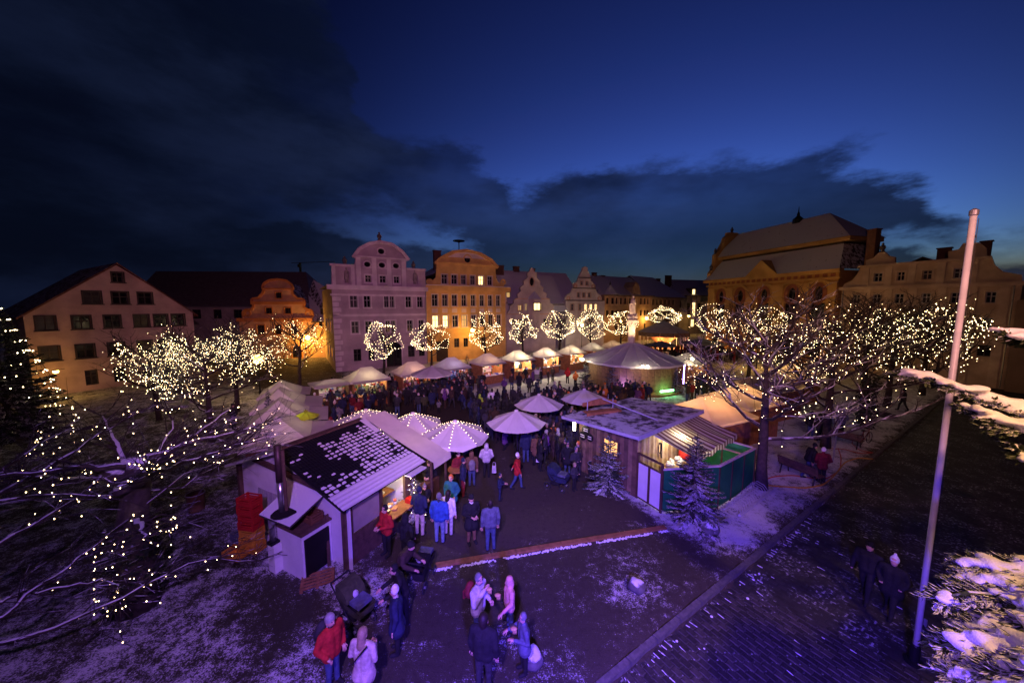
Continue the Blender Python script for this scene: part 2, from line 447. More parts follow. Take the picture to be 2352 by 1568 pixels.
# timber cable cover with a line of snow in front
TIMBER = mat('raw_timber', (.24, .115, .05), .8, .3, 5, .3)
te = thing('timber_edging', 'low line of brown boards edged with snow crossing the open ground', 'edging', EDGE[0])
for i in range(len(EDGE) - 1):
    p, q = EDGE[i] - EDGE[0], EDGE[i + 1] - EDGE[0]; n = 3
    for k in range(n):
        a, b_ = p.lerp(q, k / n), p.lerp(q, (k + .985) / n)
        MB().beam(a + Vector((0, .05, .035)), b_ + Vector((0, .05, .035)), .17, .07 + .01 * sin(k + i)).build('board', TIMBER, te)
sb = MB()
for k in range(330):
    t = k / 330 * (len(EDGE) - 1); i = min(int(t), len(EDGE) - 2); p = (EDGE[i].lerp(EDGE[i + 1], t - i)) - EDGE[0]
    rnd = random.Random(k); n = noise.noise(Vector((k * .05, 0, 0)))
    if n > -.25: sb.ball(p + Vector((rnd.uniform(-.02, .02), -.11 + rnd.uniform(-.06, .03), .01)), rnd.uniform(.02, .045 + .04 * max(0, n)), 5, sz=.6)
tag(sb.build('snow_line', SNOW, te), kind='stuff')

# ---------------------------------------------------------------- buildings
ZS = 2352 / 4096
def zreg(x0, y0, sc): return lambda x, y: ((x0 + x * sc) * ZS, (y0 + y * sc) * ZS)
R1, R2, R3 = zreg(0, 900, .44643), zreg(900, 900, .38259), zreg(1600, 900, .38259)
R4, R5, R6 = zreg(2200, 900, .38259), zreg(2750, 800, .38259), zreg(3300, 800, .44644)
GLASS = mat('window_glass_dark', (.012, .012, .016), .06, 0, spec=.6)
GLASS2 = mat('window_curtained', (.028, .024, .028), .25, .3, 4, spec=.5)
LITPANE = mat('window_lit', (.5, .4, .25), .4, .4, 1.5, emit=(1, .70, .30), estr=2.6, sample=False)
LITDIM = mat('window_lit_dim', (.3, .2, .1), .4, .4, 1.5, emit=(1, .62, .22), estr=.55, sample=False)
ROOF = mat('snowy_roof_tiles', (.055, .04, .04), .8, .25, 6, .4, snow=.88)
ROOFD = mat('dark_roof_tiles', (.05, .035, .035), .8, .25, 6, .4, snow=.45)
FRAME_D = mat('window_frame_dark', (.05, .04, .035), .6, .2)
FRAME_W = mat('window_frame_pale', (.35, .33, .32), .6, .15)
def rect(s0, s1, z0, z1): return [(s0, z0), (s1, z0), (s1, z1), (s0, z1)]
def ell(cx, cz, rx, rz, n=18): return [(cx + rx * cos(2 * pi * i / n), cz + rz * sin(2 * pi * i / n)) for i in range(n)]
def arch(s0, s1, z0, z1, rise, n=8):
    c, r = (s0 + s1) / 2, (s1 - s0) / 2
    return [(s0, z0), (s1, z0)] + [(c + r * cos(pi * i / n), z1 - rise + rise * sin(pi * i / n)) for i in range(n + 1)]
def grow(P, d):
    cx, cz = sum(p[0] for p in P) / len(P), sum(p[1] for p in P) / len(P)
    rx, rz = max(p[0] for p in P) - cx, max(p[1] for p in P) - cz
    return [(cx + (x - cx) * (1 + d / max(rx, .05)), cz + (z - cz) * (1 + d / max(rz, .05))) for x, z in P]
def ring(mb, P, Q, y0, y1):
    "solid frame between outline P (inner) and Q (outer), from y0 (front) to y1"
    n = len(P)
    for i in range(n):
        j = (i + 1) % n
        mb.face([(P[i][0], y0, P[i][1]), (P[j][0], y0, P[j][1]), (Q[j][0], y0, Q[j][1]), (Q[i][0], y0, Q[i][1])])
        mb.face([(P[i][0], y0, P[i][1]), (P[i][0], y1, P[i][1]), (P[j][0], y1, P[j][1]), (P[j][0], y0, P[j][1])])
        mb.face([(Q[i][0], y0, Q[i][1]), (Q[j][0], y0, Q[j][1]), (Q[j][0], y1, Q[j][1]), (Q[i][0], y1, Q[i][1])])
def plate(mb, P, y0, y1, holes=(), hole_depth=.25):
    "flat outline P (s, z) from y0 to y1 with openings"
    loops = [[Vector((x, z, 0)) for x, z in P]] + [[Vector((x, z, 0)) for x, z in h] for h in holes]
    flat = [p for l in loops for p in l]
    bm = bmesh.new(); ed = []
    for l in loops:
        vs = [bm.verts.new((p.x, 0, p.y)) for p in l]
        for i in range(len(vs)):
            try: ed.append(bm.edges.new((vs[i], vs[(i + 1) % len(vs)])))
            except ValueError: pass
    bmesh.ops.triangle_fill(bm, use_beauty=True, use_dissolve=False, edges=ed, normal=(0, -1, 0))
    for f in bm.faces: mb.face([(v.co.x, y0, v.co.z) for v in f.verts])
    bm.free()
    for l, yy in [(loops[0], y1)] + [(h, y0 + hole_depth) for h in loops[1:]]:
        for i in range(len(l)):
            p, q = l[i], l[(i + 1) % len(l)]
            mb.face([(p.x, y0, p.y), (q.x, y0, q.y), (q.x, yy, q.y), (p.x, yy, p.y)])
class House:
    def __init__(s, name, label, A, B, wallmat, cat='house'):
        s.A, s.B = Vector((A.x, A.y)), Vector((B.x, B.y)); d = s.B - s.A; s.len = d.length; s.d = d / s.len
        s.root = thing(name, label, cat, (A.x, A.y, 0), math.atan2(d.y, d.x)); s.holes = []; s.wallmat = wallmat
    def p(s, uv):
        r = ray(*uv); n = Vector((-s.d.y, s.d.x))
        t = s.A.dot(n) / (r.x * n.x + r.y * n.y)
        return (Vector((r.x * t, r.y * t)) - s.A).dot(s.d), CAM_Z + r.z * t
    def pts(s, reg, lst): return [s.p(reg(*q)) for q in lst]
    def zrange(s, reg, x, y0, y1): return s.p(reg(x, y1))[1], s.p(reg(x, y0))[1]
    def window(s, P, lit=0, mull=(1, 1), surround=None, frame=None, depth=.2, sw=.14, name='window'):
        s.holes.append(P); fm = frame or FRAME_W
        b = MB(); ring(b, grow(P, -.07), P, depth - .06, depth + .05)
        x0, x1, z0, z1 = min(p[0] for p in P), max(p[0] for p in P), min(p[1] for p in P), max(p[1] for p in P)
        for k in range(mull[0]):
            x = x0 + (x1 - x0) * (k + 1) / (mull[0] + 1); b.box((x, depth, (z0 + z1) / 2), (.08, .06, z1 - z0 - .06))
        for k in range(mull[1]):
            z = z0 + (z1 - z0) * ((k + 1) / (mull[1] + 1) if mull[1] > 1 else .6); b.box(((x0 + x1) / 2, depth - .005, z), (x1 - x0 - .06, .06, .07))
        w = b.build(name, fm, s.root)
        MB().face([(x, depth + .04, z) for x, z in P]).build('pane', [GLASS, LITPANE, LITDIM, GLASS2][lit], w)
        if surround:
            b = MB(); ring(b, P, grow(P, sw), -.06, .02); b.build('surround', surround, w)
            b = MB().box(((x0 + x1) / 2, -.07, z0 - .06), (x1 - x0 + .34, .2, .09)); b.build('sill', surround, w)
        return w
    def row(s, reg, xs, x, y0, y1, lit=(), **kw):
        z0, z1 = s.zrange(reg, x, y0, y1)
        for i, (a, b) in enumerate(xs):
            ym = (y0 + y1) / 2
            s.window(rect(s.p(reg(a, ym))[0], s.p(reg(b, ym))[0], z0, z1), lit=1 if i in lit else (2 if -i - 1 in lit else (3 if (i * 7 + len(xs)) % 3 == 0 else 0)), **kw)
    def wall(s, P, depth=.4, name='wall', m=None):
        b = MB(); plate(b, P, 0, depth, s.holes); s.holes = []
        b.build(name, m or s.wallmat, s.root)
    def part(s, name, mb, m, smooth=False): return mb.build(name, m, s.root, smooth)
    def downpipe(s, x, z): s.part('downpipe', MB().tube([(x, -.14, .1), (x, -.14, z - .3), (x, -.3, z)], .06, 6), mat('gutter_zinc', (.2, .2, .22), .4, .2, metal=.5))
    def trim(s, s0, s1, z0, z1, proud, m, name='cornice', y1=.02): s.part(name, MB().box(((s0 + s1) / 2, (y1 - proud) / 2, (z0 + z1) / 2), (s1 - s0, proud + y1, z1 - z0)), m)
    def body(s, s0, s1, z1, depth, y0=.41, m=None, name='side_walls'):
        b = MB()
        b.face([(s0, y0, 0), (s0, depth, 0), (s0, depth, z1), (s0, y0, z1)]); b.face([(s1, y0, 0), (s1, y0, z1), (s1, depth, z1), (s1, depth, 0)])
        b.face([(s0, depth, 0), (s1, depth, 0), (s1, depth, z1), (s0, depth, z1)])
        s.part(name, b, m or s.wallmat)
    def roof_front(s, s0, s1, ze, zr, depth, sr=None, y0=.1, over=.4, m=None):
        "ridge runs away from the square"
        r = (s0 + s1) / 2 if sr is None else sr; b = MB(); k = (zr - ze) / (r - s0); k2 = (zr - ze) / (s1 - r); t = .18
        for (x, zz) in ((s0 - over, ze - over * k), (s1 + over, ze - over * k2)):
            b.face([(x, y0, zz), (r, y0, zr), (r, depth, zr), (x, depth, zz)])
            b.face([(x, y0, zz - t), (r, y0, zr - t), (r, y0, zr), (x, y0, zz)]); b.face([(x, y0, zz), (x, depth, zz), (x, depth, zz - t), (x, y0, zz - t)])
        b.face([(s0 - over, depth, ze - over * k), (r, depth, zr), (s1 + over, depth, ze - over * k2)])
        return s.part('roof', b, m or ROOF)
    def roof_along(s, s0, s1, ze, zr, depth, y0=-.3, hipl=0, hipr=0, m=None):
        "ridge runs along the street"
        yr = depth / 2; b = MB(); t = .2
        b.face([(s0, y0, ze), (s1, y0, ze), (s1 - hipr, yr, zr), (s0 + hipl, yr, zr)]); b.face([(s0, depth, ze), (s0 + hipl, yr, zr), (s1 - hipr, yr, zr), (s1, depth, ze)])
        b.face([(s0, y0, ze), (s0 + hipl, yr, zr), (s0, depth, ze)]); b.face([(s1, y0, ze), (s1, depth, ze), (s1 - hipr, yr, zr)])
        b.face([(s0, y0, ze - t), (s1, y0, ze - t), (s1, y0, ze), (s0, y0, ze)])
        return s.part('roof', b, m or ROOF)
    def chimney(s, x, y, z0, z1, w=.8, d=.6, m=None):
        b = MB().box((x, y, (z0 + z1) / 2), (w, d, z1 - z0)); b.box((x, y, z1 + .06), (w + .16, d + .16, .12)); s.part('chimney', b, m or mat('chimney_brick', (.12, .06, .045), .9, .3, 6))
PL = lambda n, c, **k: mat('plaster_' + n, c, .9, k.pop('var', .22), k.pop('scale', .55), .35, bscale=14)

# pink gabled house on the left
h = House('gabled_house', 'plain pink gabled house with square windows at the left edge', AT(52, 719, 30), AT(444, 735, 40), PL('pink', (.52, .36, .35)))
DK = mat('window_frame_brown', (.035, .022, .018), .5, .2)
h.row(R1, [(1003, 1105)], 1050, 425, 512, frame=DK, surround=DK, sw=.1)
h.row(R1, [(745, 905), (1005, 1150), (1238, 1363)], 1075, 600, 706, frame=DK, surround=DK, sw=.1)
h.row(R1, [(318, 495), (648, 812), (935, 1080), (1205, 1335), (1383, 1503), (1543, 1655)], 1000, 808, 920, frame=DK, surround=DK, sw=.1)
h.row(R1, [(352, 530), (682, 845), (972, 1115), (1240, 1365), (1420, 1520), (1565, 1670)], 1045, 1052, 1165, frame=DK, surround=DK, sw=.1)
h.row(R1, [(760, 880), (1020, 1130), (1280, 1380)], 1070, 1270, 1400, frame=DK)
e0, e1, pk = h.p(R1(222, 803)), h.p(R1(1702, 772)), h.p(R1(1045, 360))
ze = (e0[1] + e1[1]) / 2; W = h.len
h.wall([(0, 0), (W, 0), (W, e1[1]), pk, (0, e0[1])])
h.body(0, W, min(e0[1], e1[1]), 14)
h.roof_front(0, W, ze, pk[1] + .25, 14, sr=pk[0], y0=-.25, m=mat('red_brown_roof', (.13, .05, .04), .8, .25, 5, .4, snow=.35))
LAMPG = mat('sodium_lamp_glass', (.9, .7, .4), .3, 0, emit=(1, .62, .16), estr=22, sample=False)
IRON = mat('dark_iron', (.02, .02, .022), .5, .2, metal=.6)
def wall_lamp(label, pos, watt, out=Vector((0, -1, 0)), col=SODIUM, gr=.16):
    t = thing('wall_lamp', label, 'lamp', pos)
    MB().beam((0, 0, .1), -out * .6 + Vector((0, 0, .1)), .04).build('bracket', IRON, t)
    MB().lathe([(.03, .16), (.2, .1), (.22, .05), (.18, .04)], n=10).build('lamp_shade', IRON, t)
    MB().ball((0, 0, -.02), gr, 10).build('globe', LAMPG, t)
    lamp('lamp_light', (out * (gr + .35)) + Vector((0, 0, -gr - .1)), watt, col, .12, parent=t)
    return t
def street_lamp(label, pos, watt, hgt, gr=.22, col=SODIUM, group=None):
    t = thing('street_lamp', label, 'street lamp', pos, group=group)
    MB().tube([(0, 0, 0), (0, 0, .8), (0, 0, hgt - .3)], [.09, .06, .045], 8).build('post', IRON, t)
    MB().lathe([(.02, hgt + .35), (.22, hgt + .15), (.2, hgt + .1)], n=10).build('lamp_cap', IRON, t)
    MB().ball((0, 0, hgt), gr, 10).build('globe', LAMPG, t)
    lamp('lamp_light', (0, -gr - .25, hgt - gr - .1), watt, col, .12, parent=t)
    return t

# long low house behind
h = House('long_house', 'long low grey house with a big snowy roof behind the gabled house', AT(300, 700, 57), AT(600, 700, 58), PL('grey', (.34, .30, .33)))
h.row(R1, [(1560, 1640), (1720, 1800), (1910, 1985), (2090, 2170), (2250, 2330)], 1850, 757, 838, frame=DK)
ze = h.p(R1(1850, 722))[1]; h.wall(rect(0, h.len, 0, ze)); h.roof_along(-1, h.len + 8.5, ze, h.p((500, 628))[1] + .9, 12, hipr=4, m=mat('unlit_snow_roof', (.13, .11, .13), .8, .2, 2, .3)); h.body(0, h.len, ze, 12)  # roof snow given a dark colour to look unlit
h.part('eaves_gutter', MB().box((h.len / 2 + 3, -.4, ze - .08), (h.len + 9, .16, .16)), mat('gutter_zinc', (.2, .2, .22), .4, .2, metal=.5))

# orange baroque gable
OR, ORT = PL('apricot', (.62, .36, .20)), PL('orange_trim', (.56, .22, .07))
h = House('baroque_house', 'small apricot baroque house with curled gable and orange trim', AT(556, 820, 53), AT(759, 820, 54.5), OR)
h.row(R2, [(530, 590)], 560, 705, 765, surround=ORT, frame=DK)
h.row(R2, [(425, 492), (625, 690)], 560, 865, 925, surround=ORT, frame=DK)
h.row(R2, [(335, 415), (520, 590), (690, 750)], 560, 1045, 1140, surround=ORT, frame=DK)
h.row(R2, [(980, 1020)], 1000, 1015, 1060, frame=DK)
z0 = 0.02; d0, d1 = h.p(R2(700, 1300))[0], h.p(R2(800, 1300))[0]
h.window(arch(d0, d1, z0, h.p(R2(750, 1255))[1], 1.0), surround=ORT, frame=DK, mull=(1, 0), name='door')
G0 = [(195, 960), (192, 905), (225, 883), (275, 885), (300, 850), (298, 815), (280, 800), (288, 770), (350, 762), (395, 715), (408, 680), (392, 655), (410, 610), (465, 578), (550, 567), (640, 580), (695, 618), (714, 658), (700, 680), (712, 725), (760, 768), (825, 775), (832, 802), (838, 820), (820, 855), (862, 880), (905, 890), (918, 930), (912, 960)]
gpts = h.pts(R2, G0); zc = h.p(R2(560, 985))[1]; W = h.len; s1 = h.p(R2(905, 985))[0]
h.wall([(0, 0), (W, 0), (W, zc - .2), (s1, zc - .2)] + [(x, max(z, zc - .2)) for x, z in gpts[::-1]][0:0] + [(s1, zc)] + gpts[::-1] + [(0, zc)])
h.trim(-.25, s1 + .2, zc - .35, zc + .2, .3, ORT); z2 = h.p(R2(560, 812))[1]; h.trim(h.p(R2(275, 812))[0], h.p(R2(842, 812))[0], z2 - .25, z2 + .2, .25, ORT)
z3 = h.p(R2(550, 665))[1]; h.trim(h.p(R2(390, 665))[0], h.p(R2(714, 665))[0], z3 - .15, z3 + .1, .22, ORT)
b = MB()
for a, c in zip(gpts[:-1], gpts[1:]): b.beam((a[0], -.02, a[1]), (c[0], -.02, c[1]), .34, .26, up=(0, 1, 0))
h.part('gable_moulding', b, ORT)
for cx in (240, 870): P = h.p(R2(cx, 922)); b = MB(); ring(b, ell(P[0], P[1], .28, .28), ell(P[0], P[1], .5, .5), -.12, .02); h.part('scroll', b, ORT)
h.body(0, W, zc - .4, 13); h.roof_front(.4, s1, zc, h.p(R2(550, 600))[1], 13, y0=.5, m=ROOFD)
b = MB().face([(s1, -.3, zc - .3), (W + .3, -.3, zc - .3), (W - .5, 5, zc + 4.3), (s1 - 2, 6, zc + 6.6), (s1 - 2.5, 5, zc + 4)]); b.face([(s1, -.3, zc - .5), (W + .3, -.3, zc - .5), (W + .3, -.3, zc - .3), (s1, -.3, zc - .3)]); h.part('wing_roof', b, ROOF)
h.chimney(W - .6, 5, zc + 2.5, zc + 5.4)
for x in (.55, .8): b = MB().box((s1 + (W - s1) * x, 1.6, zc + 1.2), (.7, 1.6, .9)); b.face([(s1 + (W - s1) * x - .5, .7, zc + 1.7), (s1 + (W - s1) * x + .5, .7, zc + 1.7), (s1 + (W - s1) * x + .5, 2.8, zc + 2.1), (s1 + (W - s1) * x - .5, 2.8, zc + 2.1)]); h.part('dormer', b, ROOF)
q = h.p(R2(865, 1175)); P0 = AT(*R2(865, 1175), 53.2); wall_lamp('glowing wall lamp on the apricot house by the alley', P0, 1000, gr=.34)

# lilac house with segmental pediment
LI, LIT = PL('lilac', (.42, .31, .40)), PL('lilac_trim', (.62, .52, .60))
h = House('pediment_house', 'tall lilac townhouse with a round arched pediment and three oval windows', AT(772, 855, 42), AT(983, 835, 48.4), LI, 'house')
W = h.len
kw = dict(surround=LIT, frame=FRAME_W)
h.row(R2, [(1465, 1530), (1617, 1683), (1765, 1823)], 1650, 530, 604, **kw)
for cx, cy, rx, ry in ((1487, 411, 33, 26), (1640, 420, 33, 26), (1787, 427, 31, 25), (1632, 275, 33, 27)):
    c = h.p(R2(cx, cy)); e = h.p(R2(cx + rx, cy - ry)); h.window(ell(c[0], c[1], e[0] - c[0], e[1] - c[1]), surround=LIT, frame=FRAME_D, mull=(0, 0), name='oval_window')
xs = [(1305, 1385), (1450, 1523), (1663, 1713), (1720, 1770), (1888, 1948), (2008, 2066)]
a7 = lambda x: ((1600 + x * .38259) - 900) / .38259
h.row(R2, xs, 1710, 738, 862, **kw)
h.row(R2, [(a + 16, b + 14) for a, b in xs], 1730, 998, 1118, **kw)
h.row(R2, [(1345, 1425), (1500, 1560), (a7(85), a7(155)), (a7(200), a7(260))], 1720, 1275, 1395, frame=FRAME_D)
d0, d1 = h.p(R2(1690, 1400))[0], h.p(R2(1850, 1400))[0]; h.window(arch(d0, d1, .02, h.p(R2(1770, 1220))[1], .9), frame=DK, mull=(1, 0), surround=LIT, name='door')
zc = h.p(R2(1700, 650))[1]
pt = h.pts(R2, [(1115, 418), (1350, 424), (1365, 358), (1338, 322), (1400, 235), (1500, 182), (1615, 163), (1740, 188), (1845, 262), (1915, 352), (1893, 372), (1896, 458), (a7(265), 462)])
zt = (pt[0][1] + pt[-1][1]) / 2
pt[0] = (0.15, zt); pt[-1] = (W - .1, zt); pt[1] = (pt[1][0], zt); pt[-2] = (pt[-2][0], zt)
for x0, x1, y0, y1 in ((1240, 1303, 478, 603), (1960, 2012, 500, 615)):
    s0, s1 = h.p(R2(x0, 540))[0], h.p(R2(x1, 540))[0]; za, zb = h.zrange(R2, x0, y0, y1)
    h.holes.append(arch(s0, s1, za, zb, .5)); nb = MB().face([(x, .24, z) for x, z in arch(s0, s1, za, zb, .5)])
    nc = h.part('niche', nb, LI); c = (s0 + s1) / 2
    MB().lathe([(.22, za), (.2, za + .3), (.3, za + .5), (.24, za + 1.1), (.3, za + 1.4), (.12, za + 1.6), (.17, za + 1.75), (.1, za + 1.95), (0, za + 2)], (c, .1, 0), 8).build('niche_statue', mat('sandstone_grey', (.3, .25, .25), .9), nc, True)
h.wall([(0, 0), (W, 0), (W, zc)] + pt[::-1] + [(0, zc)])
h.trim(-.55, W + .1, zc - .45, zc + .12, .55, LIT); h.trim(-.2, W, zc - 1.2, zc - .95, .12, LIT, 'band')
zb = h.p(R2(1600, 940))[1]; h.trim(0, W, zb - .15, zb + .15, .1, LIT, 'string_course')
zp = h.p(R2(1630, 345))[1]; sa, sb_ = h.p(R2(1340, 340))[0], h.p(R2(1915, 360))[0]; h.trim(sa, sb_, zp - .1, zp + .1, .3, LIT, 'pediment_base')
b = MB(); arc_ = pt[3:10]
for a, c in zip(arc_[:-1], arc_[1:]): b.beam((a[0], -.05, a[1] - .2), (c[0], -.05, c[1] - .2), .42, .5, up=(0, 1, 0))
h.part('pediment_arch', b, LIT)
for x in (1395, 1560, 1715, 1868): c = h.p(R2(x, 480))[0]; h.trim(c - .28, c + .28, zc + .15, zp - .1, .1, LIT, 'pilaster')
for x in (1135, 1335): c = h.p(R2(x, 500))[0]; h.trim(c - .2, c + .2, zc + .15, zt - .1, .08, LIT, 'pilaster')
h.trim(-.1, pt[1][0], zt - .16, zt + .1, .22, LIT, 'parapet_cap'); h.trim(pt[-2][0], W, zt - .16, zt + .1, .22, LIT, 'parapet_cap')
for k in range(14):
    z = k * (zc - 1.2) / 14; h.part('quoin', MB().box((.35 + (.12 if k % 2 else 0), -.05, z + .3), (.7 + (.24 if k % 2 else 0), .1, .5)), LIT)
URN = [(.2, 0), (.28, .1), (.16, .2), (.3, .55), (.24, .75), (.1, .85), (.14, 1.0), (0, 1.15)]
for x, z in ((h.p(R2(1255, 410))[0], zt), (h.p(R2(1618, 160))[0], pt[6][1]), (h.p(R2(1975, 450))[0], zt)): h.part('roof_urn', MB().lathe(URN, (x, .2, z), 8), mat('sandstone_dark', (.12, .1, .1), .9), True)
h.downpipe(W - .12, zc - .3)
SIDE = PL('lamplit_side', (.46, .33, .24)); h.body(0, W, zc - .1, 15, m=SIDE); h.roof_front(pt[1][0], pt[-2][0], zt - .6, pt[6][1] - 2.2, 14, y0=.5)  # orange lamplight on the side wall is put into its plaster colour
h.part('attic_roof', MB().face([(-.4, -.1, zc + .14), (W, -.1, zc + .14), (W, 15, zc + .14), (-.4, 15, zc + .14)]), ROOF)
for k in range(3):
    y = 2.5 + 3.6 * k
    for z in (1.0, 4.6): wb = MB().box((-.03, y, z + 1), (.1, 1.1, 1.7)).build('window', FRAME_W, h.root); MB().box((-.05, y, z + 1), (.1, .9, 1.5)).build('pane', GLASS, wb)

# yellow house
YE, YET = PL('yellow', (.60, .36, .12)), PL('pale_panel', (.60, .48, .46))
h = House('arched_house', 'tall yellow townhouse with low round gable and a siren mast', AT(982, 828, 49.6), AT(1164, 815, 56), YE)
W = h.len; kw = dict(surround=YET, frame=FRAME_W, sw=.1)
h.row(R3, [(435, 495), (538, 597), (638, 688), (735, 783), (820, 873), (915, 962)], 710, 525, 622, lit=(4,), **kw)
xs3 = [(333, 395), (441, 497), (543, 597), (643, 693), (740, 788), (832, 878), (920, 965), (1005, 1048)]
h.row(R3, xs3, 690, 729, 848, **kw); h.row(R3, [(a + 6, b + 8) for a, b in xs3], 690, 941, 1062, lit=(0, 1, -4), **kw)
h.row(R3, [(455, 510), (567, 620), (665, 713), (850, 900), (1000, 1045)], 690, 1180, 1272, frame=FRAME_D)
c = h.p(R3(705, 357)); e = h.p(R3(737, 322)); h.window(ell(c[0], c[1], e[0] - c[0], e[1] - c[1]), surround=YE, frame=FRAME_D, mull=(1, 1), name='oval_window', sw=.2)
d0, d1 = h.p(R3(380, 1300))[0], h.p(R3(500, 1300))[0]
zc = h.p(R3(690, 648))[1]
gq = h.pts(R3, [(298, 632), (283, 605), (283, 578), (320, 562), (345, 580), (378, 545), (385, 405), (362, 385), (440, 318), (550, 265), (690, 250), (830, 283), (950, 352), (1018, 432), (1000, 462), (1005, 560), (1030, 602), (1050, 606), (1072, 595), (1092, 615), (1086, 640)])
h.wall([(0, 0), (W, 0), (W, zc)] + gq[::-1] + [(0, zc)])
h.trim(-.1, W + .5, zc - .6, zc + .1, .5, YE); h.part('cornice_snow', MB().box((W / 2 + .2, -.25, zc + .14), (W + .7, .55, .06)), SNOW)
zp = h.p(R3(690, 405))[1]; h.trim(h.p(R3(365, 400))[0], h.p(R3(1018, 430))[0], zp - .12, zp + .12, .3, YE, 'pediment_base')
b = MB(); arc_ = gq[7:14]
for a, c in zip(arc_[:-1], arc_[1:]): b.beam((a[0], -.05, a[1] - .25), (c[0], -.05, c[1] - .25), .4, .6, up=(0, 1, 0))
h.part('pediment_arch', b, YE)
tri = [(x, z) for x, z in arc_]; cxp = sum(x for x, z in tri) / len(tri); b = MB(); P = [(cxp + (x - cxp) * .78, zp + .12 + (z - zp) * .74) for x, z in tri if z > zp + .2]; b.face([(x, -.04, z) for x, z in P]); ring(b, P, grow(P, .01), -.04, .0); h.part('pediment_field', b, YET)
zb = h.p(R3(690, 1115))[1]; h.trim(0, W, zb - .1, zb + .15, .12, YE, 'string_course')
za, zb = h.zrange(R3, 690, 870, 915)
for a, b_ in xs3: h.trim(h.p(R3(a, 890))[0], h.p(R3(b_, 890))[0], za, zb, .04, YET, 'panel', y1=.01)
for x in (308, 1075): P = h.p(R3(x, 595)); b = MB(); ring(b, ell(P[0], P[1], .15, .15), ell(P[0], P[1], .5, .5), -.12, .02); h.part('scroll', b, YE)
h.part('door', MB().box(((d0 + d1) / 2, -.02, 1.5), (d1 - d0, .08, 3)), DK)
h.downpipe(W - .2, zc - .5); h.body(0, W, zc, 15, m=YE); h.roof_front(gq[5][0], gq[15][0], zp - 1.5, gq[10][1] - .8, 14, y0=.5)
P = h.p(R3(640, 155)); h.part('siren_mast', MB().tube([(P[0], 1, gq[10][1] - .5), (P[0], 1, P[1])], .07, 6).lathe([(.1, P[1] - .3), (.2, P[1] - .15), (.9, P[1] - .05), (.9, P[1] + .05), (.1, P[1] + .2)], (P[0], 1, 0), 12), IRON)
h.chimney(h.p(R3(450, 300))[0], 3, gq[10][1] - 3, h.p(R3(450, 282))[1] + .5, 1.1)
wall_lamp('bright orange wall lamp on the yellow house', AT(*R3(760, 1095), 50.8), 520, gr=.28)

# scroll gable house with oriel
SG, SGT = PL('cream', (.52, .42, .40)), PL('cream_trim', (.55, .34, .24))
h = House('scroll_gable_house', 'pale house with many scrolled steps on its gable and an oriel', AT(1162, 812, 60), AT(1292, 806, 64.5), SG)
W = h.len
h.row(R3, [(1235, 1276)], 1255, 835, 895, lit=(-1,), surround=SGT, frame=FRAME_W)
h.row(R3, [(1308, 1332), (1466, 1488)], 1320, 818, 895, lit=(-1, -2), frame=FRAME_W)
h.row(R3, [(1155, 1195), (1225, 1270), (1500, 1545), (1570, 1600)], 1250, 985, 1050, frame=FRAME_D)
c = h.p(R3(1378, 593)); h.window(ell(c[0], c[1], .42, .75), frame=FRAME_D, mull=(0, 0), name='oval_window', surround=SGT)
gq = h.pts(R3, [(1115, 935), (1130, 905), (1152, 880), (1148, 850), (1190, 818), (1188, 785), (1232, 760), (1226, 722), (1266, 690), (1254, 655), (1296, 620), (1292, 580), (1336, 550), (1330, 505), (1358, 478), (1366, 452), (1380, 443), (1394, 452), (1400, 480), (1430, 505), (1428, 553), (1468, 588), (1464, 625), (1502, 655), (1494, 690), (1536, 716), (1530, 752), (1572, 775), (1568, 812), (1612, 840), (1606, 876), (1630, 908)])
h.wall([(0, 0), (gq[-1][0], 0)] + gq[::-1] + [(0, gq[0][1])])
for y in (770, 930): z = h.p(R3(1375, y))[1]; h.trim(h.p(R3(1200 if y == 770 else 1118, y))[0], h.p(R3(1560 if y == 770 else 1625, y))[0], z - .08, z + .08, .14, SGT, 'string_course')
o0, o1 = h.p(R3(1340, 850))[0], h.p(R3(1462, 850))[0]; zo0, zo1 = h.zrange(R3, 1400, 775, 945); oc = (o0 + o1) / 2
zo0b = 3.2
b = MB(); ow = [(o0, 0), (o0 + .6, -1.1), (o1 - .6, -1.1), (o1, 0)]
for a, c in zip(ow[:-1], ow[1:]): b.face([(a[0], a[1], zo0b), (c[0], c[1], zo0b), (c[0], c[1], zo1), (a[0], a[1], zo1)])
b.face([(x, y, zo0b) for x, y in ow]); orl = h.part('oriel', b, SG)
ap = h.p(R3(1378, 690))[1]; b = MB(); orf = [(o0 - .3, .1), (o0 + .4, -1.4), (o1 - .4, -1.4), (o1 + .3, .1)]
for a, c in zip(orf[:-1], orf[1:]): b.face([(a[0], a[1], zo1), (c[0], c[1], zo1), (oc, -.1, ap)])
b.build('oriel_roof', ROOF, orl); w0, w1 = h.zrange(R3, 1400, 818, 886)
MB().box((oc, -1.12, (w0 + w1) / 2), (1.5, .08, w1 - w0 + .3)).build('oriel_window', FRAME_D, orl)
for dx in (-.32, .32): MB().box((oc + dx, -1.18, (w0 + w1) / 2), (.52, .04, w1 - w0)).build('pane', LITPANE, orl)
h.body(-1, W, gq[0][1], 14); h.roof_along(-5, W + 1.5, gq[0][1] + .4, h.p(R3(1250, 545))[1] + 1.2, 14, y0=.45)
dl = h.p(R3(1140, 722)); b = MB().box((dl[0], 1.6, dl[1]), (1.0, 2, 1.1)); b.face([(dl[0] - .7, .4, dl[1] + .6), (dl[0] + .7, .4, dl[1] + .6), (dl[0] + .7, 4, dl[1] + 1.1), (dl[0] - .7, 4, dl[1] + 1.1)]); dm = h.part('dormer', b, ROOFD); MB().box((dl[0], .57, dl[1] - .1), (.7, .06, .8)).build('dormer_window', LITDIM, dm)
h.chimney(1.5, 7, 13, 15.9, 1.6); h.chimney(W - 3, 7, 13, 15.6)

